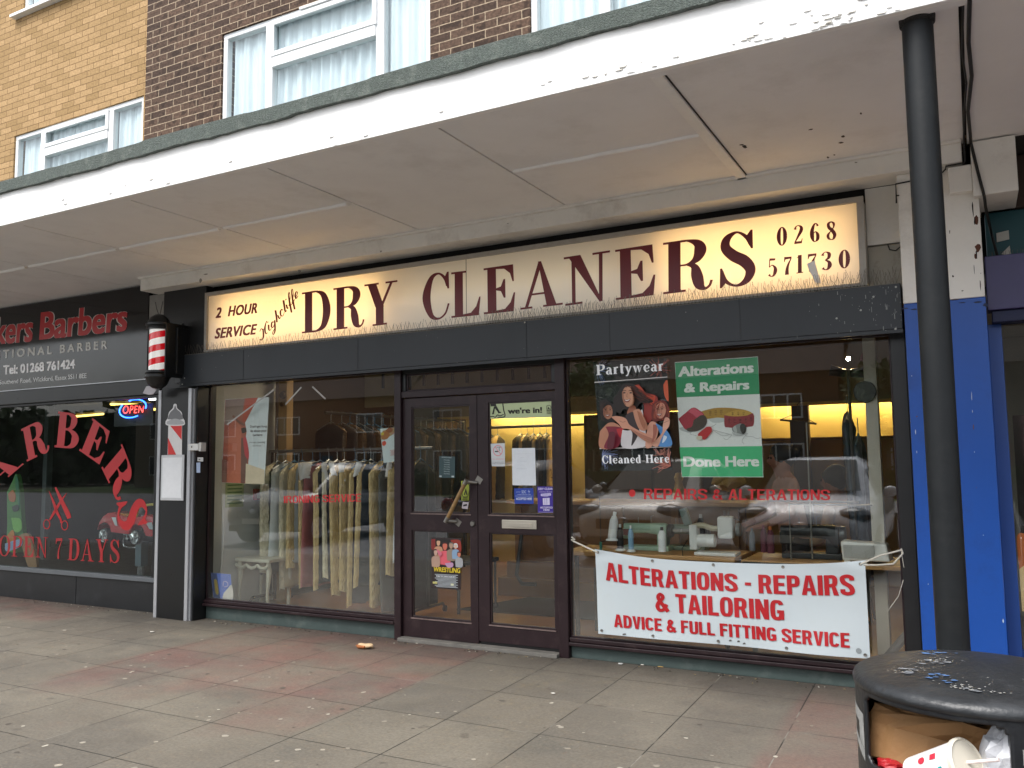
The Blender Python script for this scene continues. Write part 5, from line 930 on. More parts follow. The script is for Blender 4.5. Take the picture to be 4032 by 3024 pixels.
for x in (-2.95, -1.72):
    for y in (.5, .9): MB().tube([(x, y, .027), (x, y, .714)], .02, 8).build('leg', ink('#3a2f25', .5), T1)
T2_ = thing('sewing_table', 'wooden topped black table with the industrial machine, at the right of the window', 'table', (-1.0, .65, 0))
box('top', wood, -1.56, -.30, .36, .95, .715, .745, T2_, bevel=.006); box('rail', ink('#1f1d1c', .4), -1.55, -.72, .345, .359, .66, .735, T2_)
for x in (-1.5, -.4):
    for y in (.45, .85): MB().tube([(x, y, .027), (x, y, .714)], .022, 8).build('leg', ink('#8f8d88', .5), T2_)
MB().tube([(-.62, .4, .1), (-.36, .5, .42)], .03, 8).build('brace', ink('#7d7b77', .5), T2_)
def cone(u, v, h, r_, m, cap, lab, y, foot=False, cm='#d9d9d6'):
    p = P(u, v, y); z0 = max(p.z, .751); t_ = thing('thread_cone', lab, 'thread', (p.x, y, z0), 'cones of thread in the right window'); z = z0 + (.012 if foot else 0)
    MB().lathe((p.x, y, z), [(r_, 0), (r_ * 1.02, h * .1), (r_ * .98, h * .7), (r_ * .55, h * .86), (r_ * .45, h * .87)], 18).build('thread', m, t_, smooth=True)
    MB().lathe((p.x, y, z), [(r_ * .42, h * .86), (r_ * .42, h)], 12).build('spool_top', ink(cap), t_, smooth=True)
    if foot: MB().lathe((p.x, y, z0), [(r_ * 1.7, .0), (r_ * 1.6, .008), (r_ * .9, .02)], 18).build('foot', ink(cm), t_, smooth=True)
wt = mat('white_thread', '#eceeee', .8, .05); bt_ = mat('black_thread', '#17171a', .8, .1); lb = mat('light_blue_thread', '#86aecb', .8, .05); gt_ = mat('grey_thread', '#6c6e72', .8, .08); mt2 = mat('maroon_thread', '#56202e', .8, .08)
cone(2443, 2168, .20, .026, bt_, '#cfcfcc', 'black thread cone with a white top between the green machine and the banner', .48, True)
cone(2485, 2172, .195, .022, lb, '#e3e6e6', 'light blue thread cone on a white foot', .46, True); cone(2608, 2172, .19, .030, wt, '#2b2b2b', 'white thread cone with a black top standing alone on the table', .46)
cone(2762, 2140, .235, .031, bt_, '#b9b9b9', 'tall black thread cone behind the white machine', .8); cone(2963, 2168, .165, .021, gt_, '#6c6e72', 'slim grey thread cone on the right table', .47); cone(3009, 2175, .20, .023, mt2, '#7d3644', 'maroon thread cone with a straight top', .45); cone(3036, 2178, .195, .026, mt2, '#c26a2a', 'fatter maroon thread cone with an orange top', .43)
p = P(2410, 2120, .46); ts = thing('thread_stand', 'tall wire stand tipping a white thread cone at the left of the window', 'thread stand', (p.x, .46, .75))
R_ = Matrix.Rotation(math.radians(8), 4, 'Y'); mb = MB(); mb.lathe((0, 0, 0), [(.035, 0), (.036, .02), (.034, .14), (.02, .18), (.014, .182), (.014, .215)], 18); mb.v = [R_ @ v + Vector((p.x, .46, .86)) for v in mb.v]; mb.build('thread', wt, ts, smooth=True)
mb = MB(); mb.tube([(p.x - .10, .46, .75), (p.x - .10, .46, 1.25), (p.x - .07, .46, 1.32), (p.x - .02, .46, 1.27)], .003, 5); mb.tube([(p.x - .1, .46, .83), (p.x - .02, .46, .845)], .004, 5); mb.build('wire', ink('#2a2420', .5), ts); MB().lathe((p.x, .46, .842), [(.0, 0), (.052, .002), (.05, .012), (.03, .02)], 18).build('dish', wt, ts); MB().lathe((p.x - .10, .46, .7505), [(.06, 0), (.06, .006), (.01, .01)], 16).build('base', ink('#2f6a5e'), ts); MB().tube([(p.x - .1, .46, .758), (p.x - .1, .46, .83)], .012, 8).build('spool', ink('#2f7a68'), ts)
def machine(lab, x, y, z, s, body, hv, arm_n=None):
    """flat-bed sewing machine: bed, pillar, arm, head, hand wheel, needle bar"""
    t_ = thing('sewing_machine', lab, 'sewing machine', (x, y, z))
    MB().box(x - .25 * s, x + .27 * s, y - .09 * s, y + .09 * s, z, z + .05 * s).build('bed', body, t_, bevel=.008 * s)
    rg = []
    for (dx, zz, hh, ww) in ((-.26, .24, .05, .05), (-.20, .235, .058, .06), (.0, .24, .055, .062), (.14, .235, .065, .068), (.20, .20, .10, .072), (.24, .17, .12, .07)): rg.append([Vector((x + dx * s, y + ww * s * math.copysign(abs(math.cos(a)) ** .6, math.cos(a)), z + (zz + hh * math.copysign(abs(math.sin(a)) ** .6, math.sin(a))) * s)) for a in [2 * PI * j / 16 for j in range(16)]])
    MB().loft(rg).build('arm', body, t_, smooth=True); MB().box(x - .27 * s, x - .17 * s, y - .055 * s, y + .055 * s, z + .12 * s, z + .24 * s).build('head', body, t_, bevel=.012 * s); MB().box(x + .13 * s, x + .24 * s, y - .06 * s, y + .06 * s, z + .045 * s, z + .18 * s).build('pillar', body, t_, bevel=.012 * s)
    MB().lathe((x + .27 * s, y, z + .22 * s), [(.0, -.02 * s), (.07 * s, -.02 * s), (.075 * s, 0), (.07 * s, .025 * s), (0, .03 * s)], 20, axis='x').build('hand_wheel', hv, t_, smooth=True)
    mb = MB(); mb.tube([(x - .22 * s, y, z + .05 * s), (x - .22 * s, y, z + .14 * s)], .006 * s, 6); mb.tube([(x - .1 * s, y, z + .28 * s), (x - .1 * s, y, z + .36 * s)], .004 * s, 5); mb.tube([(x + .05 * s, y, z + .28 * s), (x + .05 * s, y, z + .37 * s), (x + .08 * s, y, z + .38 * s)], .004 * s, 5); mb.build('needle_bar', mat('dull_steel', '#8d8a84', .35), t_)
    return t_
gm = mat('pale_green_enamel', '#a8c4ae', .3, .08); dkm = mat('dark_enamel', '#24272a', .3, .15); wm = mat('white_enamel_machine', '#e4e4e0', .3, .04)
p = P(2530, 2150, .62); m_ = machine('pale green sewing machine with a dark end, left on the wooden table', p.x, .74, .75, .74, gm, dkm); box('motor', ink('#6a1c22'), p.x - .19, p.x - .12, .66, .68, .87, .92, m_)
p = P(2680, 2140, .75); m_ = machine('small green overlocker standing behind the white machine', p.x, .86, .75, .7, mat('sage_enamel', '#7d8c76', .35, .1), dkm); box('table_plate', mat('steel_plate', '#b4b5b4', .25, metal=.7), p.x - .22, p.x + .12, .73, .76, .90, .93, m_); MB().obox((p.x + .02, .84, 1.02), (.06, .05, .14), Matrix.Rotation(-.3, 4, 'Y')).build('cover', ink('#7a8c84'), m_, bevel=.006)
p = P(2800, 2170, .5); wmx = thing('sewing_machine', 'white portable blind hemming machine on a flat base at the table edge', 'sewing machine', (p.x, .55, .75)); x = p.x
MB().box(x - .13, x + .19, .48, .66, .7505, .775).build('base', wm, wmx, bevel=.006); MB().tube([(x - .13, .55, .86), (x + .02, .55, .86)], .05, 16).build('motor', wm, wmx, smooth=True); MB().box(x - .17, x - .11, .50, .60, .79, .98).build('upright', wm, wmx, bevel=.008); MB().box(x + .05, x + .17, .50, .60, .88, 1.05).build('head', wm, wmx, bevel=.02)
rg = []
for t in range(9): q_ = t / 8; rg.append([Vector((x - .15 + .22 * q_, .55 + .03 * math.cos(a), .965 + .012 * math.sin(q_ * 6) + .022 * math.sin(a))) for a in [2 * PI * j / 10 for j in range(10)]])
MB().loft(rg).build('arm', mat('ivory_enamel', '#c9bfa6', .35), wmx, smooth=True); MB().lathe((x + .2, .55, .95), [(0, -.01), (.05, -.01), (.05, .02), (0, .02)], 16, axis='x').build('hand_wheel', ink('#8d8d8a', .3), wmx, smooth=True); mb = MB(); mb.tube([(x + .10, .55, 1.05), (x + .10, .55, 1.09)], .008, 6); mb.tube([(x + .13, .55, 1.05), (x + .13, .55, 1.085)], .006, 6); mb.tube([(x + .16, .55, 1.04), (x + .22, .53, 1.02)], .005, 5); mb.build('spool_pin', ink('#5b4a3a'), wmx)
mb = MB(); mb.tube([(x - .2, .42, .751), (x - .22, .47, .80), (x - .19, .52, .86)], .004, 5); mb.build('cord', ink('#161514'), wmx)
p = P(3190, 2150, .6); m_ = machine('dark industrial sewing machine on the right-hand black table', p.x, .66, .746, .82, dkm, mat('steel_wheel', '#5d5f60', .3, metal=.6)); mb = MB(); mb.tube([(p.x - .12, .5, .747), (p.x - .12, .5, 1.15), (p.x + .45, .5, 1.15)], .006, 6); mb.tube([(p.x - .28, .6, 1.17), (p.x + .35, .6, 1.165)], .01, 6); mb.tube([(p.x + .02, .55, .747), (p.x + .02, .55, 1.75)], .006, 6); mb.build('thread_stand', mat('dull_steel', '#8d8a84', .35), m_)
p = P(3410, 2140, .42); fh = thing('fan_heater', 'white plastic fan heater with small feet at the end of the right table', 'heater', (p.x, .5, .745))
x = p.x; MB().hexa([Vector(q_) for q_ in ((x - .16, .42, .765), (x + .15, .42, .765), (x + .16, .60, .765), (x - .16, .60, .765))], [Vector(q_) for q_ in ((x - .17, .43, .90), (x + .13, .43, .885), (x + .13, .59, .885), (x - .17, .59, .90))]).build('casing', mat('white_plastic', '#eceae5', .4, .04), fh, bevel=.012)
MB().box(x - .15, x + .05, .414, .4195, .785, .875).build('grille', mat('white_grille', '#b4b2ad', .5, .3, 60, stretch=(20, 1, 1)), fh)
for dx in (-.13, -.02): MB().box(x + dx - .02, x + dx + .02, .42, .58, .7455, .764).build('foot', mat('white_plastic', '#d6d4ce', .4), fh)
lm = thing('spot_lamp', 'two-headed black spot lamp on a steel pole near the white post', 'lamp', (-.75, .9, .03)); pz = P(3340, 1470, .9)
MB().tube([(pz.x, .9, .03), (pz.x, .9, pz.z + .02)], .012, 8).build('pole', mat('rail_steel', '#77787a', .3), lm, smooth=True)
for s_x in (-1, 1):
    h_ = MB().tube([(pz.x + .02 * s_x, .9, pz.z), (pz.x + .13 * s_x, .88, pz.z + (.03 if s_x < 0 else -.0))], [.03, .045], 12).build('lamp_head', ink('#141312', .4), lm, smooth=True)
c = P(3340, 1412, 1.2); MB().ball(c, .016, 8).build('bulb', emit('spot_bulb', '#ffd9a0', 260), lm); MB().lathe((P(3409, 1545, .62).x, .56, P(3409, 1545, .62).z), [(.0, -.02), (.075, -.02), (.08, .0), (.0, .01)], 20, axis='y').build('pulley', ink('#1d1c1b', .35), lm, smooth=True)
MB().obox(P(3420, 1412, .9), (.11, .05, .07), Matrix.Rotation(.4, 4, 'Y')).build('red_filter', ink('#7a1d22'), lm, bevel=.004)
hb = thing('paper_bag', 'crumpled yellow paper bundle on the counter behind the green poster', 'bag', P(2870, 1905, 2.5)); q = random.Random(2); mb = MB(); mb.ball(P(2870, 1890, 2.5), (.17, .12, .10), 14); mb.v = [v + Vector((q.uniform(-.02, .02), q.uniform(-.02, .02), q.uniform(-.02, .02))) for v in mb.v]; mb.build('bundle', mat('yellow_paper', '#c0a35c', .6, .15), hb)
bd = P(2672, 1870, 2.45); pd = thing('ornament', 'small yellow figure standing on the counter between the two posters', 'ornament', bd); MB().lathe((bd.x, bd.y, 1.06), [(.06, 0), (.07, .06), (.05, .14), (.035, .2), (.05, .24), (.03, .29), (0, .3)], 14).build('figure', mat('yellow_ceramic', '#b8944a', .4), pd, smooth=True)
wh = thing('clothes_hanger', 'empty trouser hanger with dark cloth dangling in front of the yellow alcove', 'hanger', P(3130, 1650, 1.6)); a_, b_ = P(3072, 1653, 1.6), P(3215, 1669, 1.6); t0 = P(3140, 1625, 1.6); mb = MB(); mb.tube([a_, b_], .009, 8); mb.tube([a_, t0, b_], .003, 5); mb.tube([t0, t0 + Vector((0, 0, .07)), t0 + Vector((.03, 0, .1))], .003, 5); mb.build('hook', ink('#2c2a27', .4), wh); c0 = P(3120, 1660, 1.6); MB().box(c0.x - .02, c0.x + .10, 1.585, 1.615, c0.z - .19, c0.z).build('cloth', CL['navy'], wh)
stl = thing('side_table', 'small white carved table behind the glass at the left', 'table', (-6.62, .55, .03)); iv = mat('ivory_gloss', '#c9c6b4', .4, .05)
MB().box(-6.78, -6.3, .42, .8, .50, .535).build('top', iv, stl, bevel=.008)
for x in (-6.74, -6.35):
    for y in (.46, .76): MB().tube([(x, y, .5), (x + .015, y, .40), (x - .005, y, .2), (x, y, .027)], [.022, .028, .015, .02], 8).build('leg', iv, stl, smooth=True)
mb = MB(); pts = [(-6.76 + .45 * i / 12, .425, .47 - .03 * abs(math.sin(i * PI / 4))) for i in range(13)]; mb.tube(pts, .018, 6); mb.build('apron', iv, stl, smooth=True)
al = thing('alarm_box', 'small red fire alarm box on the pale side wall', 'alarm box', (-6.79, .75, 1.1)); pa = P(900, 1945, .75)
box('casing', ink('#9a1c1c', .4), -6.799, -6.75, .68, .80, pa.z - .06, pa.z + .06, al); box('label', ink('#d6cfc4'), -6.749, -6.745, .70, .78, pa.z - .04, pa.z + .01, al, bevel=0)
s_ = Sheet('notice', 'pale green printed notice on the side wall beside the red alarm box', 'notice', lambda a, b, d=0.: Vector((-6.799 + d, a, b)), ((.30, pa.z - .12), (.55, pa.z - .12), (.55, pa.z + .22), (.30, pa.z + .22)), '#a9b58a')
for k in range(7): s_.rect('#5f7a4a', .1, .9, .1 + k * .11, .14 + k * .11)
s_.done(); pa2 = P(868, 1755, .4); tag(MB().box(-6.799, -6.78, .36, .46, pa2.z - .04, pa2.z + .05).build('light_switch', ink('#bdbbb2', .4), bevel=.004), 'white light switch on the pale side wall', 'switch')
tag(MB().tube([(-6.75, .2, 1.75), (-6.74, .2, 1.2), (-6.72, .22, .8), (-6.73, .21, .5), (-6.76, .2, .36)], .007, 6).build('cable', ink('#c9c7bd'), smooth=True), 'white flex hanging down the side wall behind the left window', 'cable')
tag(MB().box(-5.3, -5.02, 1.0, 1.3, .026, .2).build('box', mat('dark_box', '#2b2622', .6), bevel=.006), 'dark box on the floor under the hanging clothes', 'box')
# ---- people
def person(lab, x, y, face, skin_h, shirt_h, hair_h, trous_h, seated=False, s=1.0):
    """one continuous skinned body, hair as its child; face = heading angle (radians, 0 looks to -x)"""
    hz = 0.0; base = .025
    if seated: pel = Vector((0, 0, .52)); hipd = .0
    else: pel = Vector((0, 0, .90))
    J = [pel]; E_ = []; Rr = [(.15, .13)]
    def add(p, par, r_): J.append(Vector(p)); E_.append((par, len(J) - 1)); Rr.append(r_); return len(J) - 1
    lean = -.06; z = pel.z
    sp = add((lean * .4, 0, z + .2), 0, (.14, .12)); chs = add((lean, 0, z + .40), sp, (.155, .125)); nk = add((lean * 1.4, 0, z + .53), chs, (.055, .055)); hd = add((lean * 1.8 - .015, 0, z + .63), nk, (.075, .078)); tp_ = add((lean * 1.8 - .005, 0, z + .735), hd, (.075, .088))
    nose = add((lean * 1.8 - .125, 0, z + .655), hd, (.012, .012))
    for sy_ in (-1, 1):
        sh = add((lean, .17 * sy_, z + .45), chs, (.062, .062)); el = add((lean - .05, .23 * sy_, z + .20), sh, (.046, .046)); wr = add((lean - .27, .17 * sy_, z + .10), el, (.030, .028)); pm_ = add((lean - .345, .15 * sy_, z + .085), wr, (.030, .020))
        for k in range(4):
            o_ = (k - 1.5) * .017; f1 = add((lean - .39, .15 * sy_ + o_, z + .075), pm_, (.0085, .0085)); add((lean - .425 - .006 * (1.5 - abs(k - 1.5)), .15 * sy_ + o_, z + .052), f1, (.0075, .0075))
        th = add((lean - .325, (.15 - .04) * sy_, z + .08), wr, (.010, .010)); add((lean - .365, (.15 - .055) * sy_, z + .065), th, (.008, .008))
        ear = add((lean * 1.8 + .0, .085 * sy_, z + .65), hd, (.014, .012))
        if seated:
            hp = add((-.05, .10 * sy_, pel.z - .01), 0, (.095, .09)); kn = add((-.45, .12 * sy_, pel.z - .01), hp, (.06, .06)); an = add((-.45, .12 * sy_, .11), kn, (.04, .04)); add((-.58, .12 * sy_, .055), an, (.04, .03))
        else:
            hp = add((0, .10 * sy_, pel.z - .06), 0, (.095, .095)); kn = add((-.02, .11 * sy_, .48), hp, (.06, .06)); an = add((.02, .11 * sy_, .09), kn, (.04, .04)); add((-.11, .11 * sy_, .035), an, (.04, .03))
    Rm = Matrix.Rotation(face, 4, 'Z') @ Matrix.Scale(s, 4); off = Vector((x, y, base))
    me = bpy.data.meshes.new('person'); me.from_pydata([tuple(Rm @ p) for p in J], E_, []); o = bpy.data.objects.new('person_tmp', me); C.objects.link(o)
    sk = o.modifiers.new('skin', 'SKIN'); sk.use_smooth_shade = True; ss = o.modifiers.new('sub', 'SUBSURF'); ss.levels = 2; ss.render_levels = 2
    for v, r_ in zip(me.skin_vertices[0].data, Rr): v.radius = (r_[0] * s, r_[1] * s)
    me.skin_vertices[0].data[0].use_root = True
    dg = bpy.context.evaluated_depsgraph_get(); m2 = bpy.data.meshes.new_from_object(o.evaluated_get(dg)); bpy.data.objects.remove(o)
    for h_ in (skin_h, shirt_h, trous_h, '#2a211c'): m2.materials.append(mat('cloth_' + h_.strip('#'), h_, .75, .08))
    inv = Rm.inverted()
    for pl in m2.polygons:
        c = inv @ pl.center; pl.use_smooth = True; zr = c.z - pel.z
        pl.material_index = 0 if zr > .50 or (c.x < lean - .24 and zr > .0 and not (seated and zr < .04)) else (1 if zr > -.02 and c.x > -.36 else 2)
    po_ = bpy.data.objects.new('person', m2); C.objects.link(po_); po_.location = off; WL[po_] = off; tag(po_, lab, 'person')
    mb = MB(); hc = Vector((lean * 1.8 + .025, 0, z + .70)); q = random.Random(int(x * 100)); mb.ball(hc, (.115, .108, .115), 20)
    mb.v = [v + Vector((.004 * math.sin(40 * v.z + 30 * v.y), .004 * math.sin(50 * v.x), .004 * math.sin(45 * v.y))) for v in mb.v]; mb.ball(hc + Vector((.10, 0, .02)), (.06, .065, .06), 12)
    mb.v = [Rm @ v + off for v in mb.v]; mb.build('hair', mat('hair_' + hair_h.strip('#'), hair_h, .5, .3, 40), po_, smooth='all')
    for sy_ in (-1, 1):
        mb = MB(); mb.ball(Vector((lean * 1.8 - .093, .03 * sy_, z + .675)), .010, 8); mb.v = [Rm @ v + off for v in mb.v]; mb.build('eye', ink('#20160f', .2), po_, smooth='all')
    mb = MB(); mb.ball(Vector((lean * 1.8 - .092, 0, z + .607)), (.006, .022, .006), 8); mb.v = [Rm @ v + off for v in mb.v]; mb.build('mouth', ink('#7a3d36', .4), po_, smooth='all')
    return po_
hp_ = P(3095, 1815, 1.25)
person('woman with dark tied-up hair in a pink shirt standing behind the sewing tables', hp_.x + .05, 1.25, .55, '#a8735a', '#c39a8a', '#17120f', '#2a2a30', False, .93)
p2_ = P(3330, 1925, 2.3); person('person with dark hair in a tan top sitting behind the white post', p2_.x, 2.3, -.3, '#9a6a50', '#a9855e', '#15110f', '#26262a', True, 1.05)
sc_ = thing('stool', 'plain work stool under the person in the tan top', 'stool', (p2_.x + .06, 2.3, .03)); MB().lathe((p2_.x + .06, 2.3, .0), [(.0, .40), (.17, .40), (.17, .435), (0, .435)], 18).build('seat', ink('#3a3531', .6), sc_)
for k in range(4): a = PI / 4 + k * PI / 2; MB().tube([(p2_.x + .06 + .1 * math.cos(a), 2.3 + .1 * math.sin(a), .40), (p2_.x + .06 + .17 * math.cos(a), 2.3 + .17 * math.sin(a), .027)], .012, 6).build('leg', ink('#3a3531', .6), sc_)
# ================================================================ LETTERING ON THE SHOP GLASS
vin = mat('bright_red_vinyl', '#c01f22', .45, .06)
def wtext(s, quad, off, dot=None):
    z_ = zq(0, 0, 1, -.0035); mb = MB(); fn = qz(z_, *quad); put_sans(mb, s, lambda a, b: fn(a, b), 0, off)
    if dot: mb.poly([z_(dot[0] + 13 * math.cos(2 * PI * i / 18), dot[1] + 15 * math.sin(2 * PI * i / 18)) for i in range(18)])
    mb.build('lettering', vin, st)
wtext('IRONING SERVICE', ((1118, 1981), (1421, 1975), (1421, 1944), (1118, 1953)), .15)
wtext('REPAIRS & ALTERATIONS', ((2535, 1966), (3268, 1970), (3268, 1928), (2535, 1924)), .15, (2489, 1942))
# ================================================================ BANNER
bq = [P(2356, 2495, -.085), P(3426, 2594, -.085), P(3406, 2205, -.085), P(2342, 2161, -.075)]
bf0 = quadmap(*bq)
def bfn(a, b, d=0.):
    p = bf0(a, b); sag = 4 * a * (1 - a); p = p + Vector((0, 0, -.062 * sag * b ** 1.3 - .004 * math.sin(a * 9)))
    wv = .009 * math.sin(7 * a + 3 * b) + .006 * math.sin(13 * a - 5 * b) * (1 - b) + .007 * math.exp(-((a - .0) ** 2 + (b - 1.) ** 2) * 60) * math.sin(26 * (a - b)) + .007 * math.exp(-((a - 1.) ** 2 + (b - 1.) ** 2) * 60) * math.sin(26 * (a + b))
    return p + Vector((0, wv - d, 0))
bn_ = thing('banner', 'white vinyl banner with red capitals for alterations, roped across the right window', 'banner', bq[0].lerp(bq[1], .5))
nb, mbh = 72, 28; fr_ = [[bfn(i / nb, k / mbh) for i in range(nb + 1)] for k in range(mbh + 1)]; mb = MB(); mb.loft(fr_, closed=False); mb.loft([[p + Vector((0, .0012, 0)) for p in r_] for r_ in fr_], closed=False)
vb = mat('white_banner_vinyl', '#c6d0d3', .4, .03, 3, dirt='#b9bdb8', dscale=3, damt=.25); mb.build('sheet', vb, bn_, smooth='all')
br_ = mat('banner_red', '#b4151f', .45, .14, 5)
for s, a0, a1, b0, b1, off in (('ALTERATIONS - REPAIRS', .042, .962, .645, .868, .035), ('& TAILORING', .243, .722, .34, .575, .035), ('ADVICE & FULL FITTING SERVICE', .068, .938, .10, .252, .03)):
    mb = MB(); put_sans(mb, s, lambda a, b: bfn(a0 + (a1 - a0) * a, b0 + (b1 - b0) * b, .0055), 0, .2); mb.build('lettering', br_, bn_)
mb = MB()
eye = [(.012, .965), (.24, .965), (.475, .965), (.725, .965), (.985, .965), (.015, .04), (.225, .035), (.48, .035), (.725, .035), (.985, .035)]
for a, b in eye:
    c = bfn(a, b, .003); e1 = MB().lathe(c, [(.004, -.002), (.009, -.004), (.011, -.001), (.011, .001)], 14, axis='y').build('eyelet', mat('dull_steel', '#8d8a84', .35), bn_, smooth=True)
MB().lathe(bfn(.965, .075, .003), [(0, -.001), (.017, -.001), (.017, 0)], 18, axis='y').build('maker_mark', ink('#8d9496'), bn_)
mb = MB()
for a in (.1, .105, .52, .55, .57): c = bfn(a, .03 + .02 * math.sin(a * 50), .003); mb.poly([c, c + Vector((.02, 0, .004)), c + Vector((.015, 0, .014)), c + Vector((.002, 0, .01))])
tag(mb.build('scuff', ink('#5d5a56'), bn_), kind='stuff')
rope = mat('white_rope', '#c9c4b6', .8, .15, 40)
c0, c1 = bfn(.012, .965, .004), bfn(.985, .965, .004); k0, k1 = P(2258, 2131, -.045), P(3548, 2160, -.045)
o = MB().tube([c0, c0.lerp(k0, .4) + Vector((0, -.004, .0)), k0, k0 + Vector((-.02, .01, .008)), k0 + Vector((.008, -.012, .014)), k0 + Vector((-.012, 0, .03)), k0 + Vector((.012, .0, .01))], .0065, 8).build('rope', rope, smooth=True); tag(o, 'short white rope knotted at the left top corner of the banner', 'rope')
o = MB().tube([c1, c1.lerp(k1, .5) + Vector((0, 0, .006)), k1 + Vector((0, 0, -.01)), k1, k1 + Vector((.01, .0, -.03)), c1.lerp(k1, .8) + Vector((.0, -.01, -.075)), c1.lerp(k1, .4) + Vector((0, 0, -.045)), c1 + Vector((.02, 0, -.004))], .006, 8).build('rope', rope, smooth=True); tag(o, 'looped white rope tying the right top corner of the banner to the jamb', 'rope')
o = MB().tube([k1 + Vector((.0, .0, -.02)), k1 + Vector((.015, .01, -.16)), k1 + Vector((-.03, .0, -.3)), k1 + Vector((-.10, .0, -.40))], .0025, 5).build('string', rope, smooth=True); tag(o, 'thin loose string hanging from the knot beside the banner', 'string')
# ================================================================ POSTERS IN THE RIGHT WINDOW
yq = .018
zg = zq(2640, 1390, .3014, yq)
g = Sheet('poster', 'green and white alterations poster with a tape measure and thimble', 'poster', zg, ((148, 1620), (1213, 1622), (1142, 45), (55, 120)), '#f4f6f7')
g.poly('#35a06e', (60, 127), (1138, 52), (1164, 535), (80, 580)); g.poly('#46c285', (118, 1232), (1196, 1215), (1207, 1616), (152, 1614))
wh_ = '#f6faf7'
def gt_(s, bl, br, tr_, tl_, off): d = g.d(); fn = qz(zg, bl, br, tr_, tl_); put_text(g.mb, s, lambda a, b: fn(a, b, d), g.mi(wh_), off)
gt_('Alterations', (102, 312), (1088, 252), (1088, 120), (102, 180), .055); gt_('& Repairs', (178, 518), (1030, 472), (1030, 350), (178, 396), .055); gt_('Done Here', (170, 1486), (1160, 1480), (1155, 1345), (165, 1352), .055)
g.sm('#b98f3c', (380, 770), (500, 735), (620, 715), (800, 718), (980, 745), (1075, 790), (1080, 850), (900, 860), (700, 850), (600, 845), (480, 860)); g.sm('#cfd4d6', (490, 860), (600, 848), (700, 852), (760, 870), (700, 900), (560, 910))
g.sm('#d2a548', (705, 805), (800, 760), (900, 745), (1010, 758), (1078, 795), (1000, 815), (880, 826), (780, 822)); g.sm('#96303a', (702, 812), (790, 826), (900, 828), (1000, 815), (1082, 792), (1085, 940), (1010, 965), (860, 980), (760, 972), (708, 955))
g.sm('#c2c6c9', (110, 980), (200, 960), (300, 1000), (260, 1040), (150, 1015)); g.sm('#b02e44', (102, 860), (200, 780), (295, 712), (380, 750), (440, 810), (400, 900), (300, 1000), (200, 1000), (150, 940)); g.sm('#d8596e', (230, 765), (295, 718), (370, 755), (425, 805), (360, 850), (290, 800)); g.sm('#4a4039', (300, 880), (400, 812), (460, 830), (478, 900), (440, 970), (350, 1020), (240, 1025), (210, 990), (280, 960))
for k, (s, x, y, w, h) in enumerate((('120', 520, 815, 26, 58), ('121', 590, 808, 26, 58), ('122', 662, 800, 26, 58), ('40', 812, 815, 22, 44), ('41', 885, 815, 22, 44), ('42', 955, 812, 22, 44))):
    d = g.d(); fn = qz(zg, (x + w / 2, y), (x + w / 2, y - h), (x - w / 2, y - h), (x - w / 2, y)); put_text(g.mb, s, lambda a, b: fn(a, b, d), g.mi('#4a3a1c'), .0)
for s, x, y in (('16', 765, 908), ('17', 838, 912), ('18', 912, 912), ('19', 985, 905), ('20', 1052, 890)):
    d = g.d(); fn = qz(zg, (x + 13, y), (x + 13, y - 50), (x - 13, y - 50), (x - 13, y)); put_text(g.mb, s, lambda a, b: fn(a, b, d), g.mi('#3a1418'), .0)
g.sm('#c9cdcf', (800, 1030), (900, 1060), (960, 1062), (900, 1075), (820, 1060)); g.sm('#8b8f90', (800, 985), (850, 945), (930, 925), (960, 1050), (900, 1055), (820, 1030)); g.sm('#b9bdbd', (815, 975), (850, 950), (870, 1040), (830, 1025)); g.sm('#2a2e2e', (915, 935), (950, 922), (985, 960), (982, 1030), (950, 1058), (918, 1020), (908, 970))
g.sm('#c5262b', (470, 965), (520, 962), (540, 990), (530, 1040), (450, 1130), (400, 1110), (355, 1070), (400, 1020)); g.sm('#dcd2c0', (345, 1085), (400, 1085), (415, 1105), (385, 1140), (340, 1120)); 
for pts in ([(520, 970), (580, 940), (598, 920)], [(545, 1000), (650, 1030), (770, 1060)], [(560, 1010), (680, 1080), (800, 1060), (740, 1130), (690, 1110)], [(820, 1065), (900, 1080), (1010, 1050), (960, 1100), (935, 1150), (960, 1185)], [(980, 1085), (1080, 1095), (1120, 1115), (1180, 1108)], [(345, 1080), (260, 1060), (265, 1030)]): g.line('#8c8f92', 4, *pts)
g.done('print')
zw = zq(2300, 1400, .3014, yq)
w = Sheet('poster', 'dark partywear poster of three laughing women with fireworks in the corners', 'poster', zw, ((230, 1508), (1155, 1498), (1075, 30), (115, 80)), '#15171b')
def fire(cx, cy, r0, h, n, sd, a0, a1):
    q = random.Random(sd)
    for k in range(n):
        a = a0 + (a1 - a0) * q.random(); L = r0 * q.uniform(.5, 1); b = q.uniform(-.25, .25); w.line(h, q.uniform(3, 7), (cx, cy), (cx + L * .5 * math.cos(a), cy + L * .5 * math.sin(a)), (cx + L * math.cos(a + b), cy + L * math.sin(a + b)))
fire(175, 200, 210, '#6f7dae', 26, 1, -PI * .45, PI * .5); fire(235, 1290, 220, '#8694c6', 26, 2, -PI * .45, PI * .5); fire(985, 170, 170, '#b06a60', 24, 3, 0, 2 * PI); fire(1130, 1440, 240, '#d88a78', 30, 4, PI * .85, PI * 1.5); fire(1000, 1300, 130, '#b97a68', 16, 5, PI, 2 * PI)
w.poly('#ddd9d6', (135, 345), (1087, 275), (1089, 285), (136, 356)); w.poly('#ddd9d6', (200, 1208), (1138, 1187), (1139, 1199), (202, 1221))
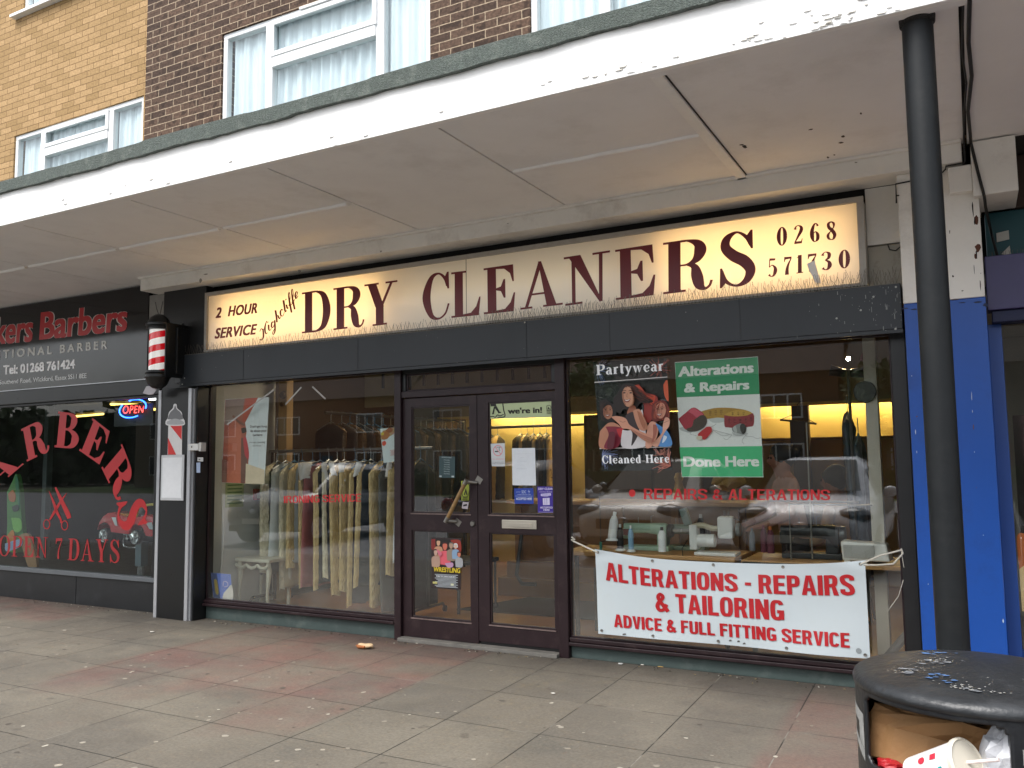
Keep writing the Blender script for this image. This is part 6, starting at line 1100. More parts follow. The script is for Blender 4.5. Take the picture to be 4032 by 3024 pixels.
# women: hair, faces, shoulders, dresses
w.sm('#8f2a20', (640, 400), (720, 380), (760, 470), (930, 520), (960, 600), (900, 800), (840, 880), (760, 820), (780, 650)); w.sm('#c94a2e', (660, 385), (730, 400), (820, 500), (930, 530), (890, 640), (820, 600), (720, 470))
w.sm('#20150f', (500, 380), (600, 360), (690, 420), (760, 520), (900, 590), (850, 620), (740, 620), (680, 700), (640, 740), (520, 700), (470, 760), (400, 700), (380, 580), (450, 470)); w.sm('#1c1411', (200, 600), (270, 570), (340, 610), (420, 680), (400, 860), (330, 880), (240, 840), (205, 720)); w.sm('#6b2316', (900, 640), (960, 590), (1050, 590), (1110, 680), (1110, 820), (1000, 850), (900, 860), (880, 760))
w.sm('#c79274', (495, 480), (530, 420), (600, 400), (640, 470), (655, 560), (640, 640), (580, 672), (530, 640), (500, 560)); w.sm('#a8694e', (590, 670), (650, 650), (680, 700), (640, 760), (560, 760)); w.sm('#b98064', (245, 700), (300, 650), (350, 660), (372, 740), (350, 810), (300, 830), (255, 780)); w.sm('#d39b82', (925, 690), (970, 630), (1030, 620), (1068, 690), (1055, 770), (1010, 820), (950, 800))
for fx, fy, s_ in ((565, 575, 1.), (310, 772, .72), (985, 765, .78)):
    w.sm('#7d2b2a', (fx - 45 * s_, fy - 5), (fx, fy + 2), (fx + 40 * s_, fy - 12), (fx + 15 * s_, fy + 32 * s_), (fx - 25 * s_, fy + 30 * s_)); w.sm('#e4dcd4', (fx - 38 * s_, fy), (fx, fy + 6), (fx + 34 * s_, fy - 6), (fx + 5 * s_, fy + 18 * s_), (fx - 20 * s_, fy + 17 * s_))
    for ex in (-42, 42): w.sm('#2a1a16', (fx + ex * s_ - 20 * s_, fy - 85 * s_), (fx + ex * s_, fy - 98 * s_), (fx + ex * s_ + 20 * s_, fy - 88 * s_), (fx + ex * s_, fy - 80 * s_)); w.line('#2a1a16', 7 * s_, (fx + ex * s_ - 26 * s_, fy - 112 * s_), (fx + ex * s_, fy - 122 * s_), (fx + ex * s_ + 26 * s_, fy - 114 * s_))
    w.line('#9a6650', 6 * s_, (fx + 2, fy - 85 * s_), (fx - 10 * s_, fy - 40 * s_), (fx + 8 * s_, fy - 34 * s_))
w.sm('#b98064', (205, 990), (260, 930), (320, 880), (400, 880), (480, 940), (500, 1050), (420, 1200), (205, 1205)); w.sm('#7e1f33', (280, 930), (340, 925), (430, 930), (515, 960), (500, 1060), (430, 1200), (262, 1205), (320, 1040)); w.sm('#b92a30', (420, 960), (510, 955), (500, 1060), (460, 1060))
w.sm('#d6d3d3', (500, 970), (620, 960), (740, 720), (770, 760), (810, 1060), (790, 1190), (500, 1200)); w.sm('#33272a', (540, 780), (640, 740), (690, 900), (720, 1000), (620, 1180), (630, 1010), (560, 930)); w.sm('#c58c70', (640, 720), (720, 700), (780, 800), (830, 920), (800, 980), (720, 960), (660, 820))
w.sm('#d29a82', (830, 920), (880, 860), (960, 900), (960, 1040), (880, 1190), (800, 1185)); w.sm('#4f8ac4', (930, 880), (1000, 920), (1080, 980), (1135, 1080), (1138, 1180), (970, 1180), (1000, 1060)); w.sm('#c9dbe8', (1040, 1040), (1080, 1060), (1060, 1110), (1020, 1140))
w.sm('#d0967c', (350, 800), (430, 790), (540, 820), (600, 910), (760, 1000), (920, 1060), (930, 1150), (880, 1170), (740, 1080), (600, 970), (500, 950), (450, 890)); w.sm('#d8a48c', (880, 1170), (960, 1080), (1020, 1000), (1030, 900), (1060, 810), (1115, 830), (1110, 920), (1060, 990), (1010, 1080), (960, 1190)); w.line('#8a5a48', 5, (460, 850), (500, 870), (540, 860)); w.line('#8a5a48', 5, (1040, 880), (1080, 860), (1110, 850))
q = random.Random(12)
for k in range(46):
    x0, y0 = q.uniform(520, 660), q.uniform(375, 470); w.line(q.choice(('#3a261c', '#4a2a1e', '#120c09', '#6a2c1c')), q.uniform(3, 6), (x0, y0), (x0 + q.uniform(60, 140), y0 + q.uniform(40, 110)), (x0 + q.uniform(150, 300), y0 + q.uniform(120, 220)))
for k in range(26): x0 = q.uniform(210, 240); y0 = q.uniform(620, 800); w.line(q.choice(('#2c1f19', '#3a2a22')), 4, (x0 + q.uniform(0, 60), 600 + q.uniform(0, 30)), (x0 - 5, y0), (x0 + q.uniform(0, 40), y0 + 70))
for k in range(26): a_ = q.uniform(0, 6.28); w.line(q.choice(('#8a3a26', '#b8583a', '#4a1810')), 4, (995, 600), (995 + 110 * math.cos(a_), 690 + 70 * math.sin(a_)), (1000 + 125 * math.cos(a_), 760 + 80 * math.sin(a_)))
w.sm('#c79274', (520, 470), (540, 425), (590, 412), (628, 470), (640, 560), (625, 630), (580, 665), (540, 630), (515, 560)); w.sm('#a06a52', (497, 480), (512, 470), (520, 560), (545, 640), (528, 636), (502, 560)); w.sm('#8a5642', (247, 700), (262, 690), (270, 780), (300, 826), (258, 782)); w.sm('#a85a48', (925, 690), (940, 680), (950, 760), (985, 815), (948, 796))
w.sm('#a06448', (690, 720), (740, 760), (800, 900), (780, 960), (730, 860)); w.sm('#a8705a', (620, 960), (760, 1030), (900, 1090), (900, 1130), (740, 1065), (610, 975)); w.sm('#9a5a48', (900, 900), (950, 920), (940, 1040), (880, 1150), (900, 1040)); w.sm('#5c1626', (330, 1000), (400, 1010), (380, 1200), (300, 1204))
for fx, fy, s_ in ((565, 575, 1.), (310, 772, .72), (985, 765, .78)):
    w.sm('#7d2b2a', (fx - 45 * s_, fy - 5), (fx, fy + 2), (fx + 40 * s_, fy - 12), (fx + 15 * s_, fy + 32 * s_), (fx - 25 * s_, fy + 30 * s_)); w.sm('#e4dcd4', (fx - 38 * s_, fy), (fx, fy + 6), (fx + 34 * s_, fy - 6), (fx + 5 * s_, fy + 18 * s_), (fx - 20 * s_, fy + 17 * s_))
    for ex in (-42, 42): w.sm('#2a1a16', (fx + ex * s_ - 20 * s_, fy - 85 * s_), (fx + ex * s_, fy - 98 * s_), (fx + ex * s_ + 20 * s_, fy - 88 * s_), (fx + ex * s_, fy - 80 * s_)); w.line('#2a1a16', 7 * s_, (fx + ex * s_ - 26 * s_, fy - 112 * s_), (fx + ex * s_, fy - 122 * s_), (fx + ex * s_ + 26 * s_, fy - 114 * s_))
    w.line('#9a6650', 6 * s_, (fx + 2, fy - 85 * s_), (fx - 10 * s_, fy - 40 * s_), (fx + 8 * s_, fy - 34 * s_))
w.sm('#c4542e', (1035, 380), (1085, 320), (1100, 480), (1100, 600), (1050, 520))
def ws(s, bl, br, tr_, tl_, T, t): d = w.d(); w.lay += 3; fn = qz(zw, bl, br, tr_, tl_); put_serif(w.mb, s, lambda a, b, e: fn(a, b, d + e), w.mi('#f2f4f5'), T, t)
ws('Partywear', (160, 258), (1040, 196), (1036, 60), (155, 122), .19, .075); ws('Cleaned Here', (235, 1412), (1115, 1398), (1108, 1290), (228, 1306), .19, .075)
w.done('print')
# ================================================================ DOOR STICKERS
z1 = zq(1880, 1540, .3134, -.0045); z1b = zq(1600, 1560, .3015, -.0045)
s = Sheet('sticker', 'pale yellow we are in strip at the top of the right door glass', 'sticker', z1, ((155, 350), (940, 330), (935, 125), (150, 160)), '#b9c79a')
s.text('#17180f', "we're in!", .29, .84, .30, .66, .055)
s.line('#17180f', 14, (318, 155), (330, 240), (346, 300), (330, 325), (250, 330)); s.line('#17180f', 12, (150, 325), (195, 318), (225, 330), (250, 300), (285, 310), (330, 292)); s.poly('#17180f', (165, 162), (232, 158), (238, 190), (165, 192)); s.poly('#17180f', (205, 195), (240, 188), (285, 270), (262, 274)); s.poly('#17180f', (205, 200), (222, 205), (205, 290), (182, 294)); s.poly('#17180f', (262, 258), (298, 262), (296, 274), (258, 280))
s.line('#17180f', 5, (870, 185), (915, 182), (918, 230), (874, 234), (870, 185)); s.poly('#17180f', (890, 195), (910, 225), (880, 225)); s.text('#17180f', 'YELLOW', .905, .99, .36, .46, .02); s.text('#17180f', 'PAGES', .915, .98, .22, .32, .02); s.done()
s = Sheet('sticker', 'no smoking notice with a red ring on the right door glass', 'notice', z1, ((180, 945), (347, 945), (343, 652), (165, 662)), '#c9ced0')
ring = [(257 + 56 * math.cos(2 * PI * i / 24), 747 + 64 * math.sin(2 * PI * i / 24)) for i in range(25)]; s.line('#d4868a', 10, *ring); s.poly('#1a1a1a', (218, 752), (262, 752), (262, 766), (218, 766)); s.line('#3a3a3a', 6, (285, 752), (270, 725), (285, 705), (240, 705)); s.line('#d4868a', 9, (220, 700), (295, 795)); s.text('#d8a0a2', 'NO SMOKING', .08, .92, .29, .34, .02); s.text('#2a2a2a', 'It is against the law to', .08, .92, .165, .20, 0); s.text('#2a2a2a', 'smoke in these premises', .04, .96, .105, .14, 0); s.done()
s = Sheet('paper_notice', 'plain white sheet of faint handwriting taped to the right door', 'notice', z1, ((440, 1182), (736, 1185), (723, 713), (432, 718)), '#d9dfe4')
for k, (a0, a1) in enumerate(((.14, .86), (.36, .52), (.34, .62), (.22, .50), (.18, .62))): s.rect('#ccd2d8', a0, a1, .84 - .10 * k, .85 - .10 * k)
s.done()
s = Sheet('sticker', 'blue student discount card sticker on the right door', 'sticker', z1, ((466, 1414), (706, 1418), (703, 1220), (462, 1222)), '#1d3f9e')
s.text('#c5d0e6', 'SDC', .38, .62, .68, .86, .01); s.text('#c5d0e6', 'HONOURED', .10, .32, .74, .79, 0); s.text('#c5d0e6', 'STUDENT DISCOUNT CARD', .15, .85, .57, .62, .01); s.rect('#c5d0e6', .05, .95, .49, .505); s.text('#dfe6f2', 'ACCEPTED HERE', .08, .92, .25, .40, .03, .2); s.line('#c5d0e6', 4, (640, 1245), (650, 1262), (645, 1285)); s.line('#c5d0e6', 4, (632, 1262), (662, 1258)); s.done()
s = Sheet('sticker', 'purple dry clean token sticker low on the right door glass', 'sticker', z1, ((760, 1528), (972, 1530), (962, 1198), (752, 1198)), '#3a2591')
s.text('#d9d4ee', 'DRY CLEAN', .06, .94, .87, .95, .04); s.text('#b9b0dd', 'Clothes Basket', .12, .88, .77, .83, 0, .3); s.poly('#cfc9e6', (795, 1290), (920, 1282), (925, 1310), (880, 1322), (840, 1322), (797, 1318)); s.text('#3a2591', 'TOKENS', .25, .75, .65, .70, .0); s.poly('#d4cfe8', (820, 1345), (905, 1340), (908, 1430), (824, 1432))
for k in (846, 870): s.line('#3a2591', 4, (k, 1345), (k + 2, 1428))
s.text('#d9d4ee', 'ACCEPTED', .14, .88, .165, .235, .04); s.text('#d9d4ee', 'HERE', .33, .70, .075, .145, .04); s.rect('#d9d4ee', .03, .97, .02, .03).done()
s = Sheet('opening_hours_sign', 'dark teal opening hours panel with white lines on the left door glass', 'sign', z1b, ((428, 1064), (635, 1068), (635, 788), (428, 780)), '#2b4346')
s.text('#a9b5b5', 'OPENING HOURS', .15, .78, .92, .97, .02)
for k, t_ in enumerate(('Monday', 'Tuesday', 'Wednesday', 'Thursday', 'Friday', 'Saturday', 'Sunday')): s.text('#97a6a6', t_, .30, .68, .80 - .105 * k, .85 - .105 * k, .02)
s.rect('#a9b5b5', .02, .16, .03, .10); s.rect('#a9b5b5', .78, .94, .03, .10); s.done()
s = Sheet('sticker', 'acid yellow push sticker behind the wooden handle', 'sticker', z1b, ((718, 1365), (815, 1362), (835, 1110), (715, 1105)), '#9aa53a')
s.text('#23260f', 'PUSH', .12, .88, .86, .95, .03); s.line('#23260f', 9, (735, 1150), (820, 1158), (805, 1300), (732, 1300), (735, 1150)); s.poly('#23260f', (750, 1290), (775, 1200), (800, 1285), (785, 1290), (775, 1250), (765, 1292)); s.text('#23260f', 'YELLOW', .14, .86, .11, .18, .03); s.text('#23260f', 'PAGES', .16, .84, .02, .09, .03); s.done()
s = Sheet('sticker', 'tiny torn black and white sticker under the push sticker', 'sticker', z1b, ((722, 1465), (800, 1475), (815, 1385), (738, 1380)), '#c9c0c4'); s.poly('#2a2626', (740, 1420), (790, 1405), (795, 1430), (745, 1440)).done()
z4 = zq(1600, 2050, .2712, -.0045)
s = Sheet('poster', 'colourful wrestling poster low on the left door glass', 'poster', z4, ((362, 978), (790, 1003), (796, 255), (360, 245)), '#2a2020')
s.sm('#7a2420', (362, 270), (460, 280), (470, 400), (370, 420)); s.sm('#8a2a1e', (640, 280), (780, 290), (790, 460), (700, 420)); s.sm('#1a1412', (420, 270), (640, 280), (600, 420), (440, 410))
def fig(x, y, sc, body, skin, hair): 
    s.sm(body, (x - 60 * sc, y + 230 * sc), (x - 66 * sc, y + 100 * sc), (x - 30 * sc, y + 62 * sc), (x + 30 * sc, y + 62 * sc), (x + 66 * sc, y + 100 * sc), (x + 60 * sc, y + 230 * sc)); s.sm(hair, (x - 38 * sc, y + 20 * sc), (x - 30 * sc, y - 40 * sc), (x, y - 52 * sc), (x + 32 * sc, y - 38 * sc), (x + 38 * sc, y + 25 * sc)); s.sm(skin, (x - 28 * sc, y), (x - 22 * sc, y - 28 * sc), (x + 20 * sc, y - 28 * sc), (x + 28 * sc, y), (x + 15 * sc, y + 45 * sc), (x - 15 * sc, y + 45 * sc)); s.rect('#2a1d18', 0, .001, 0, .001)
fig(465, 320, .9, '#b98a6a', '#c49a7a', '#221a16'); fig(560, 370, 1.15, '#d05a66', '#c46a54', '#3a1c18'); fig(650, 360, .95, '#8a7a68', '#a98a74', '#5a544c'); fig(715, 370, .8, '#7f9ab4', '#c9a894', '#c8ccce'); fig(425, 460, .9, '#a88a78', '#c0a08c', '#2a221e'); fig(765, 490, .8, '#9a9c9e', '#c47a5e', '#2a1a14')
s.sm('#c46a7a', (470, 430), (520, 480), (480, 520), (440, 420)); s.sm('#b08aa8', (560, 620), (670, 610), (675, 670), (600, 680))
d = s.d(); fn = qz(z4, (390, 738), (782, 762), (785, 690), (398, 672)); put_text(s.mb, 'WRESTLING', lambda a, b: fn(a, b, d), s.mi('#c9b028'), .05)
for k in range(11): s.rect('#a9b0b4', .12 + .05 * (k % 3), .9 - .06 * (k % 2), .27 - .024 * k, .28 - .024 * k + .002)
s.text('#c9cdd0', 'SATURDAY', .16, .80, .225, .255, .02); s.rect('#b9b56a', .05, .2, .09, .13); s.rect('#c9c9a8', .66, .76, .07, .11); s.done()
zf = zq(1240, 1480, .3134, .014)
s = Sheet('poster', 'tilted white takeaway poster with two food bowls at the door post', 'poster', zf, ((862, 1095), (1037, 1068), (1033, 645), (820, 665)), '#c9d6da')
s.sm('#a9926a', (850, 690), (1000, 650), (990, 720), (940, 760), (830, 800)); s.sm('#8a4a20', (885, 690), (925, 655), (975, 660), (970, 700), (930, 715)); s.sm('#a0652e', (828, 760), (850, 705), (905, 700), (940, 735), (910, 790), (850, 800)); s.sm('#c9b52e', (828, 740), (835, 712), (862, 712), (860, 745)); s.sm('#c9482e', (845, 830), (880, 815), (895, 850), (870, 880), (845, 865))
s.text('#c07a78', 'MENU', .66, .98, .80, .86, .02)
for k in range(5): s.rect('#c98e8c', .5 + .05 * (k % 2), .98, .33 - .035 * k, .345 - .035 * k)
s.done()
zu = zq(860, 1480, .3134, .07)
s = Sheet('poster', 'hanging curtain poster with rust red drapes at the top left of the window', 'poster', zu, ((40, 1340), (578, 1362), (637, 268), (85, 295)), '#dfe6ea')
s.poly('#b25f4c', (87, 300), (500, 272), (335, 590), (355, 700), (345, 760), (383, 960), (375, 1100), (340, 1352), (42, 1338)); s.poly('#957c72', (90, 300), (330, 285), (300, 480), (180, 560), (80, 620)); s.poly('#c2523a', (345, 285), (490, 276), (330, 585), (300, 560)); s.poly('#cc7258', (130, 640), (200, 540), (290, 640), (285, 1345), (105, 1340), (120, 900)); s.poly('#7a5048', (285, 780), (340, 780), (370, 1000), (330, 1352), (280, 1346)); s.sm('#3a2420', (285, 660), (340, 650), (350, 700), (300, 720)); s.line('#8a5648', 26, (180, 500), (260, 580), (330, 620)); s.sm('#c8404a', (310, 790), (345, 770), (380, 940), (375, 1050), (330, 980)); s.poly('#e2cfb4', (345, 1100), (578, 1180), (578, 1360), (338, 1354)); s.poly('#96655a', (45, 1050), (105, 1050), (100, 1338), (42, 1336))
for k, (t_, a0, a1, b0, sz) in enumerate((("Don't get hung", .60, .985, .655, .026), ('up about your', .61, .985, .605, .026), ('curtains', .67, .89, .557, .026), ('curtain cleaning', .60, .96, .475, .018), ('services', .68, .88, .435, .018))): s.text('#56474c' if k < 3 else '#85868a', t_, a0, a1, b0, b0 + sz, .01)
s.done()
MBt = mat('clear_tape', '#b4aeac', .3, .05)
for k, (a, b, lab) in enumerate((((105, 615), (700, 172), 'long strip of pale tape crossing the curtain poster'), ((842, 360), (1042, 142), 'pale tape strip leaning right at the top of the left window'), ((1180, 135), (1345, 290), 'pale tape strip leaning left at the top of the left window'))):
    p0, p1 = zu(*a, .072), zu(*b, .072); dv = (p1 - p0).normalized(); nv = Vector((-dv.z, 0, dv.x)) * .0075
    f_ = [p0 - nv, p1 - nv, p1 + nv, p0 + nv]; o = MB().hexa(f_, [p + Vector((0, -.0006, 0)) for p in f_]).build('tape_strip', MBt); tag(o, lab, 'tape')
zn_ = zq(700, 2200, .4521, .03)
s = Sheet('leaflet', 'blue leaflet with a white pile leaning inside the lower left corner of the glass', 'leaflet', zn_, ((312, 347), (480, 356), (460, 135), (288, 122)), '#5f74bd')
s.poly('#39466e', (290, 124), (340, 128), (372, 350), (314, 347)); s.sm('#8f7a34', (315, 180), (340, 190), (355, 300), (330, 300)); s.sm('#c9c3bd', (400, 300), (430, 265), (470, 230), (478, 350), (395, 350)); s.line('#a9a3c4', 7, (395, 240), (400, 200), (430, 205), (435, 235), (405, 245)); s.done()
# ================================================================ LITTER BIN
bcx, bcy = -.02, -3.885; R0 = .252
binm = mat('black_bin_plastic', '#1c1d1f', .33, .2, 7, .12, 60, dirt='#3d3f42', dscale=6, damt=.5); lidm = mat('black_bin_lid', '#232527', .36, .25, 6, .15, 50, dirt='#47494b', dscale=7, damt=.5)
bt_n = thing('litter_bin', 'round black plastic litter bin with a chipped domed lid and full square opening', 'litter bin', (bcx, bcy, 0))
a_open0, a_open1 = math.radians(209), math.radians(281)   # the opening looks towards the camera
NS = 220; zs_ = [0.0, .02, .10, .40, .60, .615, .63, .66, .70, .74, .78, .82, .86, .875, .89, .905, .94, .965]
def brad(z): return R0 * (.90 + .10 * min(1, z / .7)) - (.006 if z < .02 else 0)
mb = MB(); vi = {}
def inopen(a, z):
    mid = (a_open0 + a_open1) / 2; hw = (a_open1 - a_open0) / 2; da = abs((a - mid + PI) % (2 * PI) - PI); zc, hz = .905, .068
    px_, pz_ = da * R0, abs(z - zc); w_, h_ = hw * R0, hz; r_ = .022
    if px_ > w_ or pz_ > h_: return False
    return not (px_ > w_ - r_ and pz_ > h_ - r_ and (px_ - w_ + r_) ** 2 + (pz_ - h_ + r_) ** 2 > r_ * r_)
zf_ = [0.0, .02, .2, .4, .6, .78] + [.83 + .005 * k for k in range(31)] + [.988, .994]
for j, z in enumerate(zf_):
    for i in range(NS):
        a = 2 * PI * i / NS; r_ = brad(z); mb.v.append(Vector((bcx + r_ * math.cos(a), bcy + r_ * math.sin(a), z)))
for j in range(len(zf_) - 1):
    for i in range(NS):
        if inopen(2 * PI * (i + .5) / NS, (zf_[j] + zf_[j + 1]) / 2): continue
        mb.f.append((j * NS + i, j * NS + (i + 1) % NS, (j + 1) * NS + (i + 1) % NS, (j + 1) * NS + i)); mb.m.append(0)
ob = mb.build('body', binm, bt_n, smooth=True); sd = ob.modifiers.new('wall', 'SOLIDIFY'); sd.thickness = .008; sd.offset = -1
MB().lathe((bcx, bcy, 0), [(R0 - .006, .985), (R0 + .003, .986), (R0 + .004, .996), (R0 + .001, 1.004), (R0 - .007, 1.010), (R0 - .02, 1.0145), (R0 - .05, 1.022), (R0 - .10, 1.032), (R0 - .16, 1.039), (.04, 1.0425), (0, 1.043)], 96).build('lid', lidm, bt_n, smooth='all')
MB().lathe((bcx, bcy, 0), [(.0, .03), (.20, .03), (.205, .80), (.195, .805), (.185, .05), (0, .05)], 32).build('liner', mat('grey_liner', '#2b2b2b', .5), bt_n, smooth=True)
q = random.Random(9)
def lidz(r_):
    pf = [(0, 1.043), (.04, 1.0425), (.092, 1.039), (.152, 1.032), (.202, 1.022), (.232, 1.0145)]
    for (a, za), (b, zb_) in zip(pf, pf[1:]):
        if r_ <= b: return za + (zb_ - za) * (r_ - a) / (b - a)
    return 1.0
def chips(name, col, spots):
    mb = MB()
    for (cx_, cy_, n, sp, s0) in spots:
        for _ in range(n):
            x, y = cx_ + q.gauss(0, sp), cy_ + q.gauss(0, sp * .6); r_ = math.hypot(x - bcx, y - bcy)
            if r_ > .2: continue
            m_ = 6; s1 = s0 * q.uniform(.3, 1.2); mb.poly([Vector((x + s1 * q.uniform(.6, 1.3) * math.cos(2 * PI * k / m_), y + s1 * .7 * q.uniform(.6, 1.3) * math.sin(2 * PI * k / m_), lidz(r_) + .002)) for k in range(m_)])
    tag(mb.build(name, ink(col, .7), bt_n), kind='stuff')
chips('paint_chip', '#b4b3ad', [(*G(3545, 2660, 1.035).xy, 45, .014, .0028), (*G(3680, 2600, 1.04).xy, 40, .022, .0025), (*G(3765, 2678, 1.04).xy, 45, .016, .003), (*G(3850, 2705, 1.035).xy, 70, .018, .0032), (*G(3930, 2722, 1.03).xy, 35, .015, .003), (*G(3580, 2622, 1.04).xy, 35, .025, .0022), (*G(3740, 2650, 1.04).xy, 60, .08, .0018)])
chips('paint_smear', '#6d7074', [(*G(3845, 2698, 1.035).xy, 9, .015, .010), (*G(3580, 2625, 1.04).xy, 9, .025, .009), (*G(3690, 2610, 1.04).xy, 8, .02, .009)]); chips('paint_smear', '#466690', [(*G(3695, 2648, 1.04).xy, 9, .012, .009), (*G(3740, 2660, 1.04).xy, 6, .015, .007), (*G(3690, 2588, 1.03).xy, 9, .016, .009)])
mb = MB(); zc = .80
def bpt(a, z, d=.0008): r_ = brad(z) + d; return Vector((bcx + r_ * math.cos(a), bcy + r_ * math.sin(a), z))
def bpatch(name, col, al, zz):
    mb = MB(); n = 5
    for i in range(n):
        a0 = al[0] + (al[1] - al[0]) * i / n; a1 = al[0] + (al[1] - al[0]) * (i + 1) / n; f_ = lambda a: (a - al[0]) / (al[1] - al[0])
        mb.poly([bpt(a0, zz[0] + (zz[1] - zz[0]) * f_(a0)), bpt(a1, zz[0] + (zz[1] - zz[0]) * f_(a1)), bpt(a1, zz[2] + (zz[3] - zz[2]) * f_(a1)), bpt(a0, zz[2] + (zz[3] - zz[2]) * f_(a0))])
    mb.build(name, mat('grey_remnant', col, .8, .3, 40), bt_n)
r_ = math.radians
bpatch('sticker_remnant', '#8a8a86', (r_(186), r_(207)), (.915, .905, .945, .93)); bpatch('sticker_remnant', '#8a8a86', (r_(186), r_(207)), (.875, .83, .892, .855)); bpatch('sticker_remnant', '#8a8a86', (r_(186), r_(189)), (.893, .893, .914, .914)); bpatch('sticker_remnant', '#8a8a86', (r_(200), r_(207)), (.87, .856, .91, .904))
bpatch('sticker_remnant', '#77766f', (r_(286), r_(296)), (.905, .90, .935, .93)); bpatch('sticker_remnant', '#77766f', (r_(285), r_(292)), (.86, .875, .885, .893))
# rubbish in the opening
am = (a_open0 + a_open1) / 2; od = Vector((math.cos(am), math.sin(am), 0)); sd_ = Vector((-math.sin(am), math.cos(am), 0)); bc = Vector((bcx, bcy, 0))
def crumple(c, r_, n, seed, amp, box_=False):
    q = random.Random(seed); mb = MB(); mb.ball((0, 0, 0), 1, n)
    for i, v in enumerate(mb.v):
        k = 1 + amp * (math.sin(7 * v.x + seed) * math.sin(6 * v.y + 2 * seed) + .8 * math.sin(11 * v.z + 3 * v.x)) + q.uniform(-amp, amp) * .6
        if box_: v = Vector([math.copysign(abs(t) ** .45, t) for t in v])
        mb.v[i] = c + od * (v.x * r_[0] * k) + sd_ * (v.y * r_[1] * k) + Vector((0, 0, v.z * r_[2] * k))
    return mb
tag(crumple(bc + od * .085 - sd_ * .03 + Vector((0, 0, .875)), (.085, .135, .085), 26, 3, .15, True).build('paper_bag', mat('kraft_paper', '#8f6a42', .75, .12, 6, .5, 14)), 'crumpled brown paper bag stuffed in the litter bin opening', 'paper bag')
tag(crumple(bc + od * .15 + sd_ * .118 + Vector((0, 0, .875)), (.05, .045, .085), 22, 8, .13).build('crumpled_paper', mat('white_wrapping', '#c6c7cb', .5, .06, 8, .4, 20)), 'crumpled white wrapping paper at the right of the bin opening', 'paper')
tag(crumple(bc + od * .19 - sd_ * .105 + Vector((0, 0, .836)), (.02, .03, .010), 14, 5, .12).build('wrapper', mat('red_wrapper', '#a31c24', .4, .3, 12)), 'small red and white wrapper at the lower left of the bin opening', 'wrapper')
cup = thing('drink_cup', 'white paper drink cup lying in the bin with turquoise letters, lid and straw', 'cup', bc + od * .2 + Vector((0, 0, .84)))
ax = (sd_ * .86 + Vector((0, 0, .40)) + od * .12).normalized(); c0 = bc + od * .205 - sd_ * .045 + Vector((0, 0, .838)); u1 = ax.cross(od).normalized(); u2 = ax.cross(u1).normalized()
def cpt(h, rr, a): return c0 + ax * h + u1 * (rr * math.cos(a)) + u2 * (rr * math.sin(a))
def cl(prof): return [[cpt(h, rr, 2 * PI * j / 28) for j in range(28)] for rr, h in prof]
MB().loft(cl([(.028, 0), (.0295, .004), (.043, .128)])).build('cup_body', mat('white_card', '#dcd9d6', .5, .03), cup, smooth=True)
MB().loft(cl([(.043, .124), (.0465, .126), (.047, .133), (.043, .137), (.040, .134), (.036, .134), (.0, .1345)])).build('lid', mat('cream_plastic', '#cfc8b8', .4, .04), cup, smooth=True)
MB().tube([cpt(.134, 0, 0), cpt(.195, .012, 1)], .0035, 8).build('straw', ink('#e2d2cc'), cup, smooth=True)
cam_dir = (CAM - c0).normalized(); ac = math.atan2(cam_dir.dot(u2), cam_dir.dot(u1))
def con(a, h, d=.0008): rr = .0295 + .0135 * (h - .004) / .124 + d; return cpt(h, rr, a)
mb = MB(); put_text(mb, 'MO', lambda a, b: con(ac + .70 - .75 * b, .105 - .07 * a), 0, .05); mb.build('lettering', ink('#14b0b4'), cup)
mb = MB(); mb.poly([con(ac - .55 + .2 * math.cos(t), .055 + .009 * math.sin(t)) for t in [2 * PI * k / 14 for k in range(14)]]); mb.poly([con(ac - .6 + x, y) for x, y in ((-.15, .078), (.15, .078), (.15, .094), (-.15, .094))]); mb.build('printed_mark', ink('#b8283c'), cup)
# ================================================================ LITTER, GUM, STAINS
q = random.Random(31); mb = MB(); gx = []
def disc(c, rx, ry, h, mi):
    n = 9; ph = q.random() * 6; top = [c + Vector((rx * q.uniform(.75, 1.2) * math.cos(ph + 2 * PI * k / n), ry * q.uniform(.75, 1.2) * math.sin(ph + 2 * PI * k / n), h)) for k in range(n)]; mb.poly(top, mi)
for k in range(560):
    x = q.uniform(-11, 1.2); y = -abs(q.gauss(-.0, 1.0)) - .9 if q.random() < .3 else q.uniform(-4.6, -.6)
    if q.random() < (.55 if y > -1.2 else .1): continue
    s_ = q.choice((.005, .007, .009, .010, .012, .015)); disc(Vector((x, y, .0015)), s_ * q.uniform(.8, 1.6), s_ * q.uniform(.8, 1.5), 0, q.choice((0, 0, 1, 2, 2, 3)))
tag(mb.build('chewing_gum', [ink('#989184', .8), ink('#aca698', .8), ink('#857e72', .8), ink('#4f4942', .8)], loc=(0, 0, 0)), kind='stuff')
mb = MB()
for k in range(160):
    x = q.uniform(-9.5, -.4); y = -.06 - abs(q.gauss(0, .05)); 
    if -4.4 < x < -2.8: y -= .05
    s_ = q.uniform(.003, .011); mb.obox((x, y, .007), (s_ * 1.6, s_, .004), q.random() * 3, q.choice((0, 1, 1, 2)))
tag(mb.build('litter_crumbs', [ink('#b5b0a4', .8), ink('#4a443c', .9), ink('#8a7a5e', .9)], loc=(0, 0, 0)), kind='stuff')
bp0 = G(1437, 2543, .02); br2 = thing('bread_crust', 'torn piece of white bread with a brown crust on the paving near the doors', 'bread', (bp0.x, bp0.y, .005))
mb = MB(); mb.ball((bp0.x, bp0.y, .022), (.075, .04, .02), 16); mb.v = [v + Vector((.006 * math.sin(40 * v.y), .004 * math.sin(60 * v.x), .004 * math.sin(50 * v.x))) for v in mb.v]; mb.build('crumb', mat('white_bread', '#d6b890', .8, .1, 30, .5, 60), br2, smooth='all')
